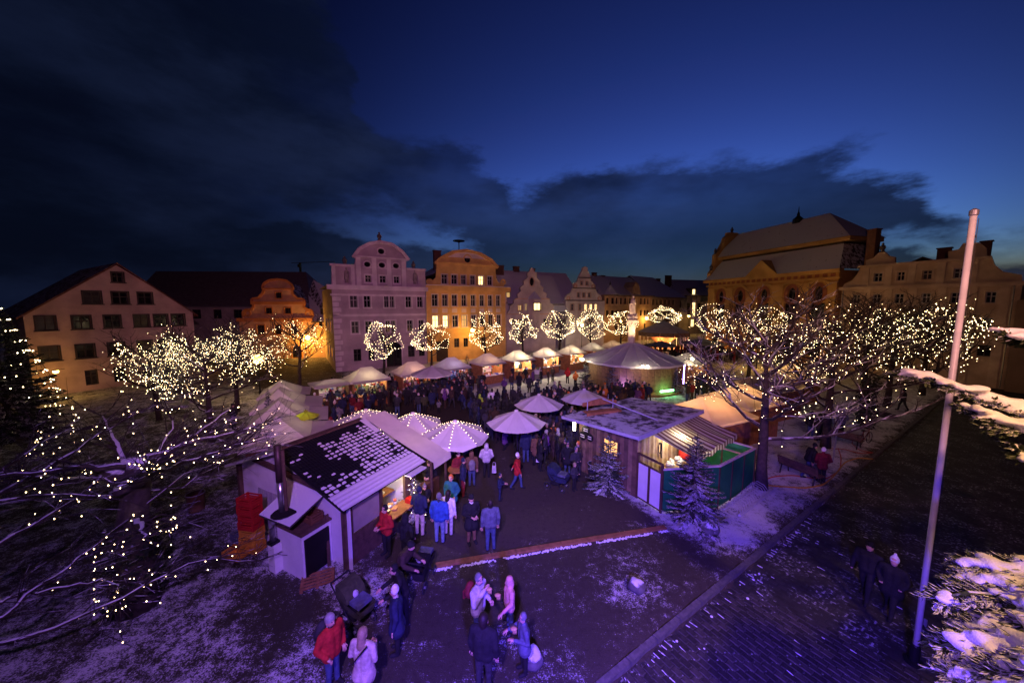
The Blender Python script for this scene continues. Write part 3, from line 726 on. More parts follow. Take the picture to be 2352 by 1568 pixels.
# stepped gable house
h = House('curled_gable_house', 'white house with curled three-step gable and three lit windows', AT(1298, 805, 66), AT(1386, 800, 70), PL('white', (.55, .50, .49)))
W = h.len; kw = dict(frame=FRAME_W, surround=SGT, sw=.08)
h.row(R4, [(318, 343), (372, 396)], 357, 588, 629, **kw); h.row(R4, [(283, 312), (340, 370), (396, 425)], 355, 706, 756, **kw)
h.row(R4, [(218, 248), (300, 328), (358, 390), (413, 445), (465, 495)], 357, 824, 890, lit=(2, 3, 4), **kw); h.row(R4, [(230, 260), (310, 340), (400, 430), (470, 500)], 357, 950, 1010, **kw)
gq = h.pts(R4, [(162, 792), (160, 760), (176, 730), (212, 715), (236, 672), (250, 658), (246, 612), (286, 590), (302, 540), (320, 506), (336, 480), (345, 442), (370, 432), (392, 444), (396, 476), (414, 508), (426, 548), (428, 580), (460, 610), (470, 658), (492, 710), (530, 730), (541, 760), (540, 792)])
h.wall([(0, 0), (W, 0), (W, gq[-1][1])] + gq[::-1] + [(0, gq[0][1])])
for y, a, b_ in ((788, 160, 545), (660, 240, 475), (550, 300, 428)): z = h.p(R4(357, y))[1]; h.trim(h.p(R4(a, y))[0], h.p(R4(b_, y))[0], z - .1, z + .08, .16, FRAME_D, 'string_course')
for x, y in ((190, 765), (515, 765), (265, 635), (452, 640)): P = h.p(R4(x, y)); b = MB(); ring(b, ell(P[0], P[1], .2, .2), ell(P[0], P[1], .45, .45), -.1, .02); h.part('scroll', b, SGT)
h.body(0, W, gq[0][1], 16); b = h.roof_along(-12, W * .52, gq[0][1] - .6, gq[12][1] - .7, 15, y0=.5); h.chimney(-7, 7.5, 15, gq[12][1] + .1, 1.2)
h.part('link_wall', MB().box((-5.8, 1.5, gq[0][1] / 2 - .4), (11.6, 1.5, gq[0][1] - .9)), PL('grey', (.34, .30, .33)))

# brown corner house with turret roof, and the houses down the street
BR = PL('brown', (.30, .20, .15))
h = House('turret_house', 'brown corner house with small turret roof behind the statue', AT(1385, 800, 76), AT(1494, 795, 84), BR)
W = h.len
tx = [(585, 612), (638, 668), (684, 704), (730, 752), (775, 797), (825, 845), (870, 890), (940, 960), (980, 1000), (1014, 1033)]
h.row(R4, tx, 800, 762, 827, frame=FRAME_D, surround=SGT, sw=.07); h.row(R4, tx, 800, 890, 950, frame=FRAME_D); h.row(R4, tx[::2], 800, 1035, 1090, frame=FRAME_D)
ze = h.p(R4(800, 733))[1]; h.wall(rect(0, W, 0, ze)); h.body(0, W, ze, 14); h.roof_along(-.5, W + .5, ze, h.p(R4(750, 580))[1] + 1.6, 14, hipl=3)
h.part('turret_roof', MB().lathe([(2.2, ze), (2.0, ze + .3), (1.2, ze + 1.0), (.9, ze + 1.3), (.2, ze + 2.2), (0, ze + 3.2)], (h.p(R4(640, 730))[0], .4, 0), 8), ROOF)
P = h.pts(R4, [(868, 735), (868, 650), (895, 592), (925, 620), (942, 690), (945, 735)]); b = MB(); plate(b, P, -.05, 3); h.part('dormer', b, BR)
h.chimney(h.p(R4(690, 580))[0], 7, ze + 3, h.p(R4(690, 550))[1] + 1.6, 1.2); h.chimney(h.p(R4(780, 580))[0], 7, ze + 3, h.p(R4(780, 572))[1] + 1.4, 1.2)
wall_lamp('orange street lamp on the brown corner house', AT(*R4(1010, 972), 82), 520, gr=.36)
h = House('row_house', 'dim brown house with a wide snowy roof further down the street', AT(1494, 795, 84.5), AT(1557, 792, 92), PL('tan', (.26, .19, .14)))
W = h.len; h.row(R4, [(1070 + 42 * k, 1090 + 42 * k) for k in range(6)], 1180, 780, 835, frame=FRAME_D); h.row(R4, [(1070 + 42 * k, 1090 + 42 * k) for k in range(6)], 1180, 900, 950, frame=FRAME_D, lit=(-6,))
ze = h.p(R4(1180, 752))[1]; h.wall(rect(0, W, 0, ze)); h.body(0, W, ze, 14); h.roof_along(0, W + 3, ze, h.p(R4(1180, 600))[1] + 2, 14, hipr=5)
h.chimney(W - 1, 6, ze, h.p(R4(1200, 585))[1] + 1.2, 1.4)
h = House('street_end_house', 'far dim house closing the street with a column of lit windows', AT(1548, 790, 100), AT(1650, 790, 104), PL('slate', (.24, .21, .22)))
W = h.len
for x, y in ((1360, 830), (1390, 830), (1450, 770), (1450, 850), (1450, 925), (1560, 770), (1560, 850), (1560, 925)): a = h.p(R4(x, y)); h.window(rect(a[0] - .55, a[0] + .55, a[1] - 1, a[1] + 1), frame=FRAME_D)
for x, y in ((1510, 770), (1507, 847), (1504, 925), (1491, 1024)): a = h.p(R4(x, y)); h.window(rect(a[0] - .6, a[0] + .6, a[1] - 1.1, a[1] + 1.1), lit=1, frame=FRAME_D)
ze = h.p(R4(1500, 735))[1]; h.wall(rect(0, W, 0, ze)); h.body(0, W, ze, 12); h.roof_along(0, W, ze, ze + 5, 12, hipl=3); a = h.p(R4(1502, 698)); b = MB().box((a[0], 1, a[1]), (2, 2, 2.2)); dm = h.part('dormer', b, ROOFD); MB().box((a[0], -.05, a[1]), (.8, .08, 1.4)).build('dormer_window', LITPANE, dm)
h.chimney(1, 5, ze, ze + 6, 2)
for x, y, Y, lb in ((1300, 950, 92, 'yellow street lamp right of the carousel roof'), (1452, 950, 97, 'yellow street lamp at the far end of the street'), (745, 1005, 74, 'yellow street lamp left of the statue column'), (335, 1045, 62, 'bright white street lamp behind the lit lindens')):
    p = AT(*R4(x, y), Y); street_lamp(lb, (p.x, p.y, 0), 420 if y != 1045 else 260, p.z, .3, col=SODIUM if y != 1045 else (1, .85, .6))

# church
p = AT(1742, 778, 44.5); street_lamp('amber street lamp glowing behind the snowy tree before the church', (p.x, p.y, 0), 700, p.z, .26)
CH, CHT, RED = PL('ochre', (.42, .22, .06)), PL('ochre_trim', (.46, .27, .09)), PL('brick_red', (.26, .09, .05))
h = House('church', 'long ochre baroque church with pilasters, pediment and two-stage snowy roof', AT(1628.6, 640, 66.6), AT(1930, 606, 45.6), CH, 'church')
W = h.len
ze = h.p(R5(900, 790))[1]
for c, hw, y0, y1 in ((350, 28, 978, 1050), (548, 32, 965, 1048), (797, 37, 952, 1042), (1087, 43, 938, 1035), (1367, 48, 922, 1025)):
    a, b_ = h.p(R5(c - hw, 1000))[0], h.p(R5(c + hw, 1000))[0]; m_ = (a + b_) / 2; zz = h.p(R5(797, 997))[1]
    h.window(ell(m_, zz, (b_ - a) / 2, 1.05, 20), frame=FRAME_D, surround=RED, mull=(1, 1), sw=.5, depth=.3, name='oval_window')
    b = MB(); P = [(m_ + 1.5 * cos(pi * i / 8), zz + .9 + .9 * sin(pi * i / 8)) for i in range(9)]
    for p_, q_ in zip(P[:-1], P[1:]): b.beam((p_[0], -.1, p_[1]), (q_[0], -.1, q_[1]), .3, .3, up=(0, 1, 0))
    h.part('window_hood', b, CHT)
    z1, z0 = h.p(R5(797, 1080))[1], h.p(R5(545, 1250))[1]
    h.window(rect(m_ - .95, m_ + .95, z0, z1), frame=FRAME_D, surround=CHT, mull=(2, 3), depth=.3, sw=.3)
    h.window(rect(m_ - .8, m_ + .8, 1.2, 3.2), frame=FRAME_D, mull=(1, 1), depth=.3)
h.wall(rect(0, W, 0, ze))
for x0, x1 in ((230, 292), (413, 476), (618, 702), (890, 1000), (1182, 1272), (1475, 1560)):
    a, b_ = h.p(R5(x0, 1000))[0], h.p(R5(x1, 1000))[0]; zc = h.p(R5(797, 905))[1]
    h.trim(a, b_, 0, zc - .35, .22, CHT, 'pilaster'); h.trim(a - .12, b_ + .12, zc - .35, zc + .1, .34, CHT, 'capital')
zf = h.p(R5(900, 855))[1]; h.trim(-.3, W + .3, zf - .15, zf + .1, .3, CHT, 'architrave'); h.trim(-.6, W + .5, ze - .35, ze + .15, .8, CHT)
for k in range(22): h.part('frieze_panel', MB().box((.7 + k * (W - 1.4) / 21, -.03, (zf + ze) / 2 - .1), ((W / 40), .06, (ze - zf) * .45)), RED)
h.body(0, W, ze, 9.5)
D = 9.5
b = MB().face([(-.4, -.7, ze + .15), (W + .4, -.7, ze + .15), (W - 1.2, 2.2, ze + 3.7), (.6, 2.2, ze + 3.7)]); b.face([(W + .4, -.7, ze + .15), (W + .4, D, ze + .15), (W - 1.2, D - 2.2, ze + 3.7), (W - 1.2, 2.2, ze + 3.7)]); h.part('lower_roof', b, ROOF)
h.part('roof_fascia', MB().box((W / 2 - .4, D / 2, ze + 4.25), (W + .4, D - 3.2, .5)), CHT); h.part('roof_neck', MB().box((W / 2 - .4, D / 2, ze + 3.9), (W - 2, D - 4.6, .5)), DK)
b = MB(); zr = h.p(R5(970, 268))[1] + 1.3; z4 = ze + 4.5
b.face([(-.6, 1.4, z4), (W - .1, 1.4, z4), (W - 5, D / 2, zr), (1.5, D / 2, zr)]); b.face([(W - .1, 1.4, z4), (W - .1, D - 1.4, z4), (W - 5, D / 2, zr)]); b.face([(-.6, D - 1.4, z4), (1.5, D / 2, zr), (W - 5, D / 2, zr), (W - .1, D - 1.4, z4)]); h.part('upper_roof', b, ROOF)
P = [(y * D / 16, z) for y, z in [(0, ze), (0, ze + 1.6), (.9, ze + 2.2), (1.5, ze + 3.2), (1.5, ze + 5), (2.6, ze + 5.6), (4.5, ze + 7.4), (5, ze + 8.4), (6, ze + 8.8), (6, ze + 9.3), (10, ze + 9.3), (10, ze + 8.8), (11, ze + 8.4), (11.5, ze + 7.4), (13.4, ze + 5.6), (14.5, ze + 5), (14.5, ze + 3.2), (15.1, ze + 2.2), (16, ze + 1.6), (16, ze)]]
b = MB()
for x in (-.5, .3):
    loops = [[Vector((p[0], p[1], 0)) for p in P]]
    for t3 in tessellate_polygon(loops): b.face([(x, P[k][0], P[k][1]) for k in t3])
for p_, q_ in zip(P, P[1:] + P[:1]): b.face([(-.5, *p_), (-.5, *q_), (.3, *q_), (.3, *p_)])
h.part('end_gable', b, CHT)
for y, z in ((.4, ze + 2.1), (1.2, ze + 5.2), (D / 2, ze + 9.3)): h.part('gable_urn', MB().lathe(URN, (-.1, y, z), 8), mat('sandstone_dark', (.12, .1, .1), .9), True)
pa, pb, pc = h.p(R5(640, 795))[0], h.p(R5(975, 760))[0], h.p(R5(805, 660))
b = MB(); plate(b, [(pa, ze + .16), (pb, ze + .16), ((pa + pb) / 2, ze + 2.6)], -.75, 1.5); pd = h.part('pediment', b, CHT)
tx_ = h.p(R5(808, 280))[0]; h.part('ridge_turret', MB().lathe([(.7, zr - .5), (.7, zr + .2), (.4, zr + .5), (.2, zr + .7), (.2, zr + 1.0), (.08, zr + 1.3), (.04, zr + 2.0), (0, zr + 2.2)], (tx_ + 1.5, D / 2, 0), 8), IRON)
h.chimney(W + 1.2, 3.5, ze - 2, ze + 5.0, .95, .9, mat('chimney_ochre', (.2, .1, .07), .9))
h.part('balustrade', MB().box((h.p(R5(545, 1290))[0], -.3, z0 - .5), (2.6, .4, .9)), CHT)

# cream house on the right
CR, CRT = PL('cream_right', (.40, .29, .22)), PL('cream_right_trim', (.44, .33, .26))
h = House('curved_gable_house', 'wide cream house with swept curved gable shoulders beside the church', AT(1934, 664, 44.2), AT(2350, 645, 33), CR)
W = h.len; kw = dict(frame=FRAME_W, surround=CRT)
h.row(R6, [(440, 516), (1150, 1255)], 850, 632, 715, **kw); h.row(R6, [(645, 715), (872, 960)], 850, 632, 715, frame=CRT, surround=CRT)
h.row(R6, [(250, 315), (428, 497), (625, 705), (865, 945), (1125, 1225), (1435, 1535)], 850, 835, 925, **kw)
h.row(R6, [(260, 330), (440, 515), (640, 720), (880, 965), (1120, 1220), (1390, 1505)], 850, 1045, 1140, **kw)
h.row(R6, [(1360, 1490)], 1425, 1300, 1400, frame=FRAME_D)
gq = h.pts(R6, [(150, 800), (172, 752), (240, 720), (290, 662), (316, 602), (365, 590), (365, 540), (432, 520), (482, 470), (540, 465), (575, 500), (630, 510), (630, 572), (1105, 520), (1105, 460), (1200, 440), (1238, 386), (1380, 380), (1450, 432), (1450, 502), (1492, 502), (1522, 582), (1592, 640), (1762, 670), (1766, 725)])
zc = h.p(R6(850, 770))[1]
h.wall([(0, 0), (W, 0), (W, zc)] + [(min(x, W), max(z, zc + .05)) for x, z in gq[::-1]] + [(0, zc)])
h.trim(-.2, W + .2, zc - .25, zc + .15, .35, CRT); zt = h.p(R6(850, 545))[1]; h.trim(h.p(R6(300, 590))[0], h.p(R6(1500, 505))[0], zt - .3, zt - .05, .3, CRT)
for x in (215, 370, 560, 780, 1040, 1310, 1600): c = h.p(R6(x, 900))[0]; h.trim(c - .3, c + .3, 0, zc - .25, .08, CRT, 'pilaster')
for x in (370, 570, 780, 1040, 1320): c = h.p(R6(x, 650))[0]; h.trim(c - .28, c + .28, zc + .15, zt - .3, .08, CRT, 'pilaster')
h.downpipe(.2, zc - .2); h.downpipe(W - .4, zc - .2); h.body(0, W, zc, 14); h.roof_front(.8, W - 1, zc, zt + .5, 14, y0=.5, m=ROOFD)
h.part('roof_urn', MB().lathe(URN, (h.p(R6(508, 465))[0], .2, gq[8][1]), 8), mat('sandstone_dark', (.12, .1, .1), .9), True); h.chimney(h.p(R6(995, 420))[0], 4, zt - 1, zt + 1.5, 1.0); h.part('roof_urn', MB().lathe(URN, (h.p(R6(1300, 380))[0], .2, gq[16][1]), 8), mat('sandstone_dark', (.12, .1, .1), .9), True); h.chimney(h.p(R6(1420, 350))[0], 2, zt - 1, zt + 1.6, .7)
h = House('dark_corner_house', 'unlit brown house with steep dark roof at the right edge', AT(2338, 680, 32.5), AT(2700, 690, 26), PL('umber', (.16, .10, .075)))
h.row(R6, [(1840, 1960), (2050, 2180)], 1900, 860, 980, frame=FRAME_D); zc = h.p((2360, 690))[1]; h.wall(rect(0, h.len, 0, zc)); h.body(0, h.len, zc, 12); h.roof_along(0.3, h.len, zc, zc + 4.6, 12, y0=.5, m=ROOFD)
# tower crane far away
t = thing('tower_crane', 'faint yellow tower crane far behind the lilac house', 'crane', (AT(692, 650, 240).x, 240, 0))
CRN = mat('crane_yellow', (.35, .28, .05), .6); zt = AT(692, 604, 240).z
MB().beam((0, 0, 0), (0, 0, zt), 1.1).build('mast', CRN, t); MB().beam((-6, 0, zt), (24, 0, zt + 1), .3).build('jib', CRN, t); MB().box((0, -1, zt - 2), (1.6, 1.6, 2)).build('cab', CRN, t)

# ---------------------------------------------------------------- trees
BARK = mat('bark_snowy', (.06, .045, .04), .9, .35, 6, .5, snow=.66)
BARKM = mat('bark_frosted', (.045, .032, .028), .9, .35, 6, .5, snow=.34)
BARKD = mat('bark_dark', (.035, .026, .022), .9, .35, 6, .5, snow=.2)
def grow_tree(rnd, h, th, spread, tr, levels=(8, 5, 4, 3), up=.55, n0=6):
    "bare tree: trunk mesh, crown mesh, list of twig points for hanging lights"
    T, K, pts = MB(), MB(), []
    lean = Vector((rnd.uniform(-.06, .06), rnd.uniform(-.06, .06), 0))
    tp = [Vector((0, 0, -.1))] + [Vector((lean.x * h * k / 6 + rnd.uniform(-.04, .04), lean.y * h * k / 6 + rnd.uniform(-.04, .04), h * .82 * k / 6)) for k in range(1, 7)]
    T.tube(tp, [tr * 1.35, tr * 1.0, tr * .9, tr * .75, tr * .55, tr * .35, tr * .15], 9)
    def at(z):
        f = max(0, min(5.999, z / (h * .82) * 6)); i = int(f); return tp[i].lerp(tp[i + 1], f - i)
    def branch(p, d, ln, r, lv):
        n = 5 if lv < 2 else (3 if lv == 2 else 2); q = [p.copy()]; dd = d.copy()
        for k in range(n):
            dd = (dd + Vector((rnd.gauss(0, .17), rnd.gauss(0, .17), rnd.gauss(0, .12) + (.10 if lv < 2 else -.02)))).normalized()
            q.append(q[-1] + dd * ln / n)
        K.tube(q, [r * (1 - .8 * k / n) for k in range(n + 1)], (6, 5, 4, 3)[min(lv, 3)], cap=False)
        if lv >= 1: pts.extend(q[1:])
        if lv + 1 < len(levels):
            m = levels[lv + 1]
            for k in range(m):
                t = .3 + .68 * (k + rnd.random() * .6) / m; f = t * n; i = min(int(f), n - 1); bp = q[i].lerp(q[i + 1], f - i)
                side = dd.cross(Vector((0, 0, 1))); side = side.normalized() if side.length > .1 else Vector((1, 0, 0))
                nd_ = (dd * .75 + side * (1 if k % 2 else -1) * rnd.uniform(.5, 1.0) + Vector((rnd.uniform(-.3, .3), rnd.uniform(-.3, .3), rnd.uniform(-.15, .5)))).normalized()
                branch(bp, nd_, ln * rnd.uniform(.42, .6), r * .5, lv + 1)
    for k in range(levels[0]):
        z = th + (h * .78 - th) * (k / max(1, levels[0] - 1)) ** .9; a = k * 2.4 + rnd.uniform(-.4, .4)
        e = up + .5 * k / levels[0]
        branch(at(z), Vector((cos(a), sin(a), e)).normalized(), spread * rnd.uniform(.85, 1.1) * (1 - .45 * k / levels[0]), tr * .42, 0)
    return T, K, pts
BULB = mat('warm_bulb', (1, .9, .7), .4, 0, emit=(1, .74, .40), estr=17, sample=False)
BULBN = mat('warm_bulb_near', (1, .9, .7), .4, 0, emit=(1, .72, .36), estr=13, sample=False)
CABLE = mat('cable_black', (.012, .012, .012), .6, 0)
OCT = ([(1, 0, 0), (-1, 0, 0), (0, 1, 0), (0, -1, 0), (0, 0, 1), (0, 0, -1)], [(0, 2, 4), (2, 1, 4), (1, 3, 4), (3, 0, 4), (2, 0, 5), (1, 2, 5), (3, 1, 5), (0, 3, 5)])
def light_string(label, strands, r, origin, step=None, group=None, single=False):
    "cable thing with its bulbs; strands are lists of points"
    origin = Vector(origin); cb, bb = MB(), MB(); bl = []
    for S in strands:
        S = [Vector(p) - origin for p in S]
        if len(S) > 1: cb.tube(S, .006 + r * .08, 3, cap=False)
        if step:
            acc = 0; last = S[0]
            for a, b in zip(S[:-1], S[1:]):
                ln = (b - a).length; t = acc
                while t < ln: bl.append(a.lerp(b, t / ln)); t += step
                acc = t - ln
        else: bl += S
    o = cb.build('light_string', CABLE, None, loc=origin); tag(o, label, 'string lights', group)
    if single:
        bm_ = MB().ball((0, 0, 0), r, 6, sz=1.3).mesh('bulb', BULBN)
        for p in bl: put('bulb', bm_, o, p)
    else:
        for p in bl:
            k = r * random.uniform(.8, 1.15); bb.raw([(p.x + x * k, p.y + y * k, p.z + z * k) for x, y, z in OCT[0]], OCT[1])
        tag(bb.build('bulbs', BULB, o), kind='stuff')
    return o
def plant(label, name, pos, TK, rz=0, sc=1, group=None, bark=None):
    t = thing(name, label, 'tree', pos, rz, group); t.scale = (sc, sc, sc)
    put('trunk', TK[0], t); put('crown', TK[1], t); return t
linden = []
for k in range(3):
    T, K, P = grow_tree(random.Random(40 + k), 6.3, 2.3, 2.3, .15, (8, 4, 3, 2), .35)
    linden.append((T.mesh('trunk', BARKD, True), K.mesh('crown', BARKD), P))
def loops(c, rx, rz, rnd, n):
    "strings thrown over the outside of a clipped crown, wandering and sagging"
    S = []; off = rnd.uniform(0, 50)
    for k in range(n):
        p = Vector((rnd.gauss(0, 1), rnd.gauss(0, 1), rnd.gauss(.4, .8))).normalized(); h_ = Vector((rnd.gauss(0, 1), rnd.gauss(0, 1), rnd.gauss(0, 1))); Q = []; turn = rnd.uniform(-.12, .12)
        for i in range(rnd.randrange(18, 30)):
            h_ = (h_ - p * h_.dot(p)).normalized(); h_ = (h_ + p.cross(h_) * (turn + rnd.gauss(0, .16))).normalized(); p = (p + h_ * .17).normalized()
            lump = .86 + .36 * noise.noise(p * 1.7 + Vector((off, 0, 0)))
            z = p.z * (1.0 if p.z > 0 else .82)
            Q.append((c[0] + rx * p.x * lump, c[1] + rx * p.y * lump, c[2] + rz * z * lump * 1.12))
        S.append(Q)
    return S
ROW = [(878, 785, 46, 43, 37, 'lilac house, left of its door'), (990, 778, 47, 35, 41, 'gap between the lilac and the yellow house'), (1115, 765, 38, 42, 45, 'right half of the yellow house'), (1203, 760, 37, 37, 48, 'scroll gable house'),
       (1285, 748, 38, 34, 51, 'gap left of the curled gable house'), (1360, 748, 38, 34, 54, 'curled gable house'), (1425, 745, 35, 30, 57, 'turret house left of the statue'), (1525, 728, 33, 22, 70, 'street right of the statue above the carousel'),
       (1640, 735, 38, 32, 52, 'left corner of the church'), (1765, 735, 42, 30, 46, 'middle of the church')]
for i, (u, v, hw, hh, Y, lb) in enumerate(ROW):
    c = AT(u, v, Y); rx, rz = hw * Y / FP, hh * Y / FP; rnd = random.Random(i)
    plant('small clipped linden before the ' + lb, 'linden_tree', (c.x, c.y, 0), linden[i % 3][:2], rnd.uniform(0, 6), (c.z + rz) / 6.3, 'clipped lindens in front of the houses')
    light_string('fairy lights on the linden before the ' + lb, loops(c, rx * 1.05, rz * 1.05, rnd, 10), .0215 * (Y / 28) ** .8, c, .38 * (Y / 48) ** .6, 'fairy lights on the clipped lindens')
def crown_strands(pts, M, rnd, n, ln=14, hang=.12):
    S = []; P = [M @ Vector((p.x * 1.08, p.y * 1.08, p.z * (1 - .14 * random.Random(i).random()))) for i, p in enumerate(pts)]
    for k in range(n):
        p = P[rnd.randrange(len(P))]; Q = [p + Vector((0, 0, -hang))]
        for i in range(ln):
            best = min((q for q in rnd.sample(P, min(60, len(P)))), key=lambda q: abs((q - Q[-1]).length - .55))
            Q.append(best + Vector((0, 0, -hang * rnd.random())))
        S.append(Q)
    return S
big = []
for k in range(3):
    T, K, P = grow_tree(random.Random(60 + k), 8.4, 2.3, 4.3, .2, (12, 6, 4, 3), .16)
    big.append((T.mesh('trunk', BARKM, True), K.mesh('crown', BARKM), P))
BIG = [(11.3, 14.7, 0, 1.0, 'bare snowy tree with a pale trunk tag beside the green fence', 26), (18.3, 19.2, 1, 1.0, 'bare tree behind the bench with the seated man', 20), (24.0, 22.5, 2, 1.0, 'third bare tree along the kerb with ivy round its trunk', 20),
       (30.6, 27.2, 0, 1.02, 'fourth bare tree along the kerb', 20), (38, 31, 1, 1.0, 'farthest bare tree along the kerb before the cream house', 18), (24.5, 35, 2, .95, 'bare tree left of the kerb row, before the church', 14),
       (-21, 33, 2, .84, 'dark bare tree with curved limbs before the apricot house', 13), (-18.2, 20, 1, .8, 'bare tree with dense fairy lights left of the white tents', 48), (-21.5, 26, 0, .82, 'bare tree before the right end of the pink house', 42), (-25.5, 24, 2, .74, 'bare tree below the middle of the pink house', 30)]
for i, (x, y, k, sc, lb, ns) in enumerate(BIG):
    rz = i * 1.3; tr_ = plant(lb, 'bare_tree', (x, y, 0), big[k][:2], rz, sc, 'large bare trees round the square')
    M = Matrix.Translation((x, y, 0)) @ Matrix.Rotation(rz, 4, 'Z') @ Matrix.Scale(sc, 4); rnd = random.Random(100 + i)
    d = hypot(x, y)
    if i == 0:
        for ch in tr_.children:
            ch.material_slots[0].link = 'OBJECT'; ch.material_slots[0].material = BARK
    drop_ = [[p, p + Vector((0, 0, -.45)), p + Vector((.05, 0, -.9)), p + Vector((0, .05, -1.4)), p + Vector((0, 0, -1.9))] for p in (M @ rnd.choice(big[k][2]) for _ in range(10)) if p.z < 6]
    light_string('fairy lights in the ' + lb, crown_strands(big[k][2], M, rnd, int(ns * 1.35), 13) + drop_, .0145 * (d / 22) ** .7, (x, y, 4), None, 'fairy lights in the large bare trees')
lp = AT(*zreg(900, 900, .38259)(340, 1400), 30); street_lamp('glaring white lamp between the fairy-lit trees left of the apricot house', (lp.x, lp.y, 0), 60, lp.z, .42, col=(1, .62, .25))
# ivy on the third trunk and the near left trunk
LEAF = mat('ivy_leaves', (.018, .026, .014), .7, .4, 4, snow=.12)
def leafy(mb, c, r, n, rnd, s=.07):
    for k in range(n):
        d = Vector((rnd.gauss(0, 1), rnd.gauss(0, 1), rnd.gauss(0, 1))).normalized(); p = Vector(c) + Vector((d.x * r[0], d.y * r[1], d.z * r[2])) * rnd.uniform(.75, 1.05)
        a = Vector((rnd.gauss(0, 1), rnd.gauss(0, 1), rnd.gauss(0, 1))).normalized(); b = a.cross(d + a * .3).normalized(); q = s * rnd.uniform(.6, 1.4)
        mb.face([p - a * q, p + b * q * .6 + d * q * .3, p + a * q, p - b * q * .6])
iv = MB(); rnd = random.Random(5)
for k in range(10): leafy(iv, (24 + rnd.uniform(-.1, .1), 22.5 + rnd.uniform(-.1, .1), .2 + k * .34), (.5, .5, .4), 90, rnd, .1)
tag(iv.build('ivy', LEAF), 'dark ivy wrapped round the third tree along the kerb', 'ivy', kind='stuff')

# near left tree: thick ivy trunk, snowy limbs; and the tree outside the frame whose boughs reach in
VB = mat('bark_near', (.05, .036, .03), .9, .35, 9, .5, snow=.66)
nt_ = thing('ivy_tree', 'thick ivy-clad tree trunk with broken snowy limbs at the lower left', 'tree', (-10.3, 8.6, 0))
T = MB().tube([(0, 0, -.1), (.05, 0, .6), (0, .05, 1.5), (.12, 0, 2.4), (.25, .1, 3.4), (.35, .1, 4.2)], [.5, .4, .36, .33, .27, .2], 10); T.build('trunk', VB, nt_, True)
K = MB(); TW = MB(); rnd = random.Random(77); npts = []
def limb(K, q, r0, r1, sides=6, twigs=6, ln=.9, sub=True):
    q = [Vector(p) for p in q]; n = len(q)
    fine = []
    for a, b in zip(q[:-1], q[1:]):
        for k in range(3): fine.append(a.lerp(b, k / 3) + Vector((rnd.gauss(0, .035), rnd.gauss(0, .035), rnd.gauss(0, .03))))
    fine.append(q[-1]); m = len(fine)
    K.tube(fine, [r0 + (r1 - r0) * i / (m - 1) for i in range(m)], sides)
    npts.extend(fine[m // 4:])
    for k in range(twigs if sub else 0):
        i = rnd.randrange(m // 4, m); d = (fine[min(i + 1, m - 1)] - fine[max(i - 1, 0)]).normalized(); s = d.cross(Vector((0, 0, 1)))
        dd = (d * .7 + s * rnd.choice((-1, 1)) * rnd.uniform(.3, .9) + Vector((0, 0, rnd.uniform(-.25, .5)))).normalized(); L_ = ln * rnd.uniform(.5, 1.3); p = fine[i]
        w = [p, p + dd * L_ * .5 + Vector((0, 0, rnd.gauss(0, .05))), p + dd * L_ + Vector((0, 0, rnd.gauss(0, .1)))]
        TW.tube(w, [r1 * .8 + .004, r1 * .5 + .003, .003], 4, cap=False); npts.extend(w[1:])
        for j in range(3):
            d3 = (dd + Vector((rnd.gauss(0, .5), rnd.gauss(0, .5), rnd.gauss(0, .3)))).normalized(); p3 = w[1].lerp(w[2], rnd.random()); TW.tube([p3, p3 + d3 * L_ * .35, p3 + d3 * L_ * .6 + Vector((0, 0, -.03))], [.006, .004, .002], 3, cap=False)
o = Vector((-10.3, 8.6, 0))
for a, e, ln in ((2.6, .5, 2.6), (3.4, .25, 2.8), (1.2, .6, 2.4), (.2, .35, 2.6), (5.6, .3, 2.6), (.9, .15, 3.0), (4.4, .4, 2.2), (2.0, .8, 2.4), (-.5, .6, 2.0)):
    z = rnd.uniform(2.4, 4.1); p = Vector((.2, .05, z)); d = Vector((cos(a), sin(a), e))
    limb(K, [p, p + d * ln * .35, p + d * ln * .7 + Vector((0, 0, -.1)), p + d * ln + Vector((0, 0, -.15))], .09, .02, 6, 20, 1.1)
for d in ((.5, -.3, .1), (-.4, -.2, .3), (.1, -.4, -.1)): K.tube([(.25, .05, 3.6), Vector((.25, .05, 3.6)) + Vector(d) * .7, Vector((.25, .05, 3.7)) + Vector(d) * 1.3], [.2, .16, .11], 7)
K.build('crown', VB, nt_, True); tag(TW.build('twigs', BARKD, nt_), kind='stuff'); TW = MB(); iv = MB()
for k in range(12): leafy(iv, (rnd.uniform(-.1, .15), rnd.uniform(-.1, .1), .1 + k * .2), (.56 - .012 * k, .5, .3), 120, rnd, .07)
tag(iv.build('ivy', LEAF, nt_), kind='stuff')
pts1 = [p + o for p in npts]; npts = []
bt = thing('reaching_tree', 'snow-lined boughs of a bare tree reaching in from the left edge', 'tree', (-13.4, 5.2, 0))
bo = Vector((-13.4, 5.2, 0)); K = MB(); rel = lambda u, v, Y: AT(u, v, Y) - bo
MB().tube([(0, 0, -.1), (0, 0, 2), (.1, .1, 5), (.1, .1, 8.5)], [.36, .3, .24, .1], 10).build('trunk', VB, bt, True)
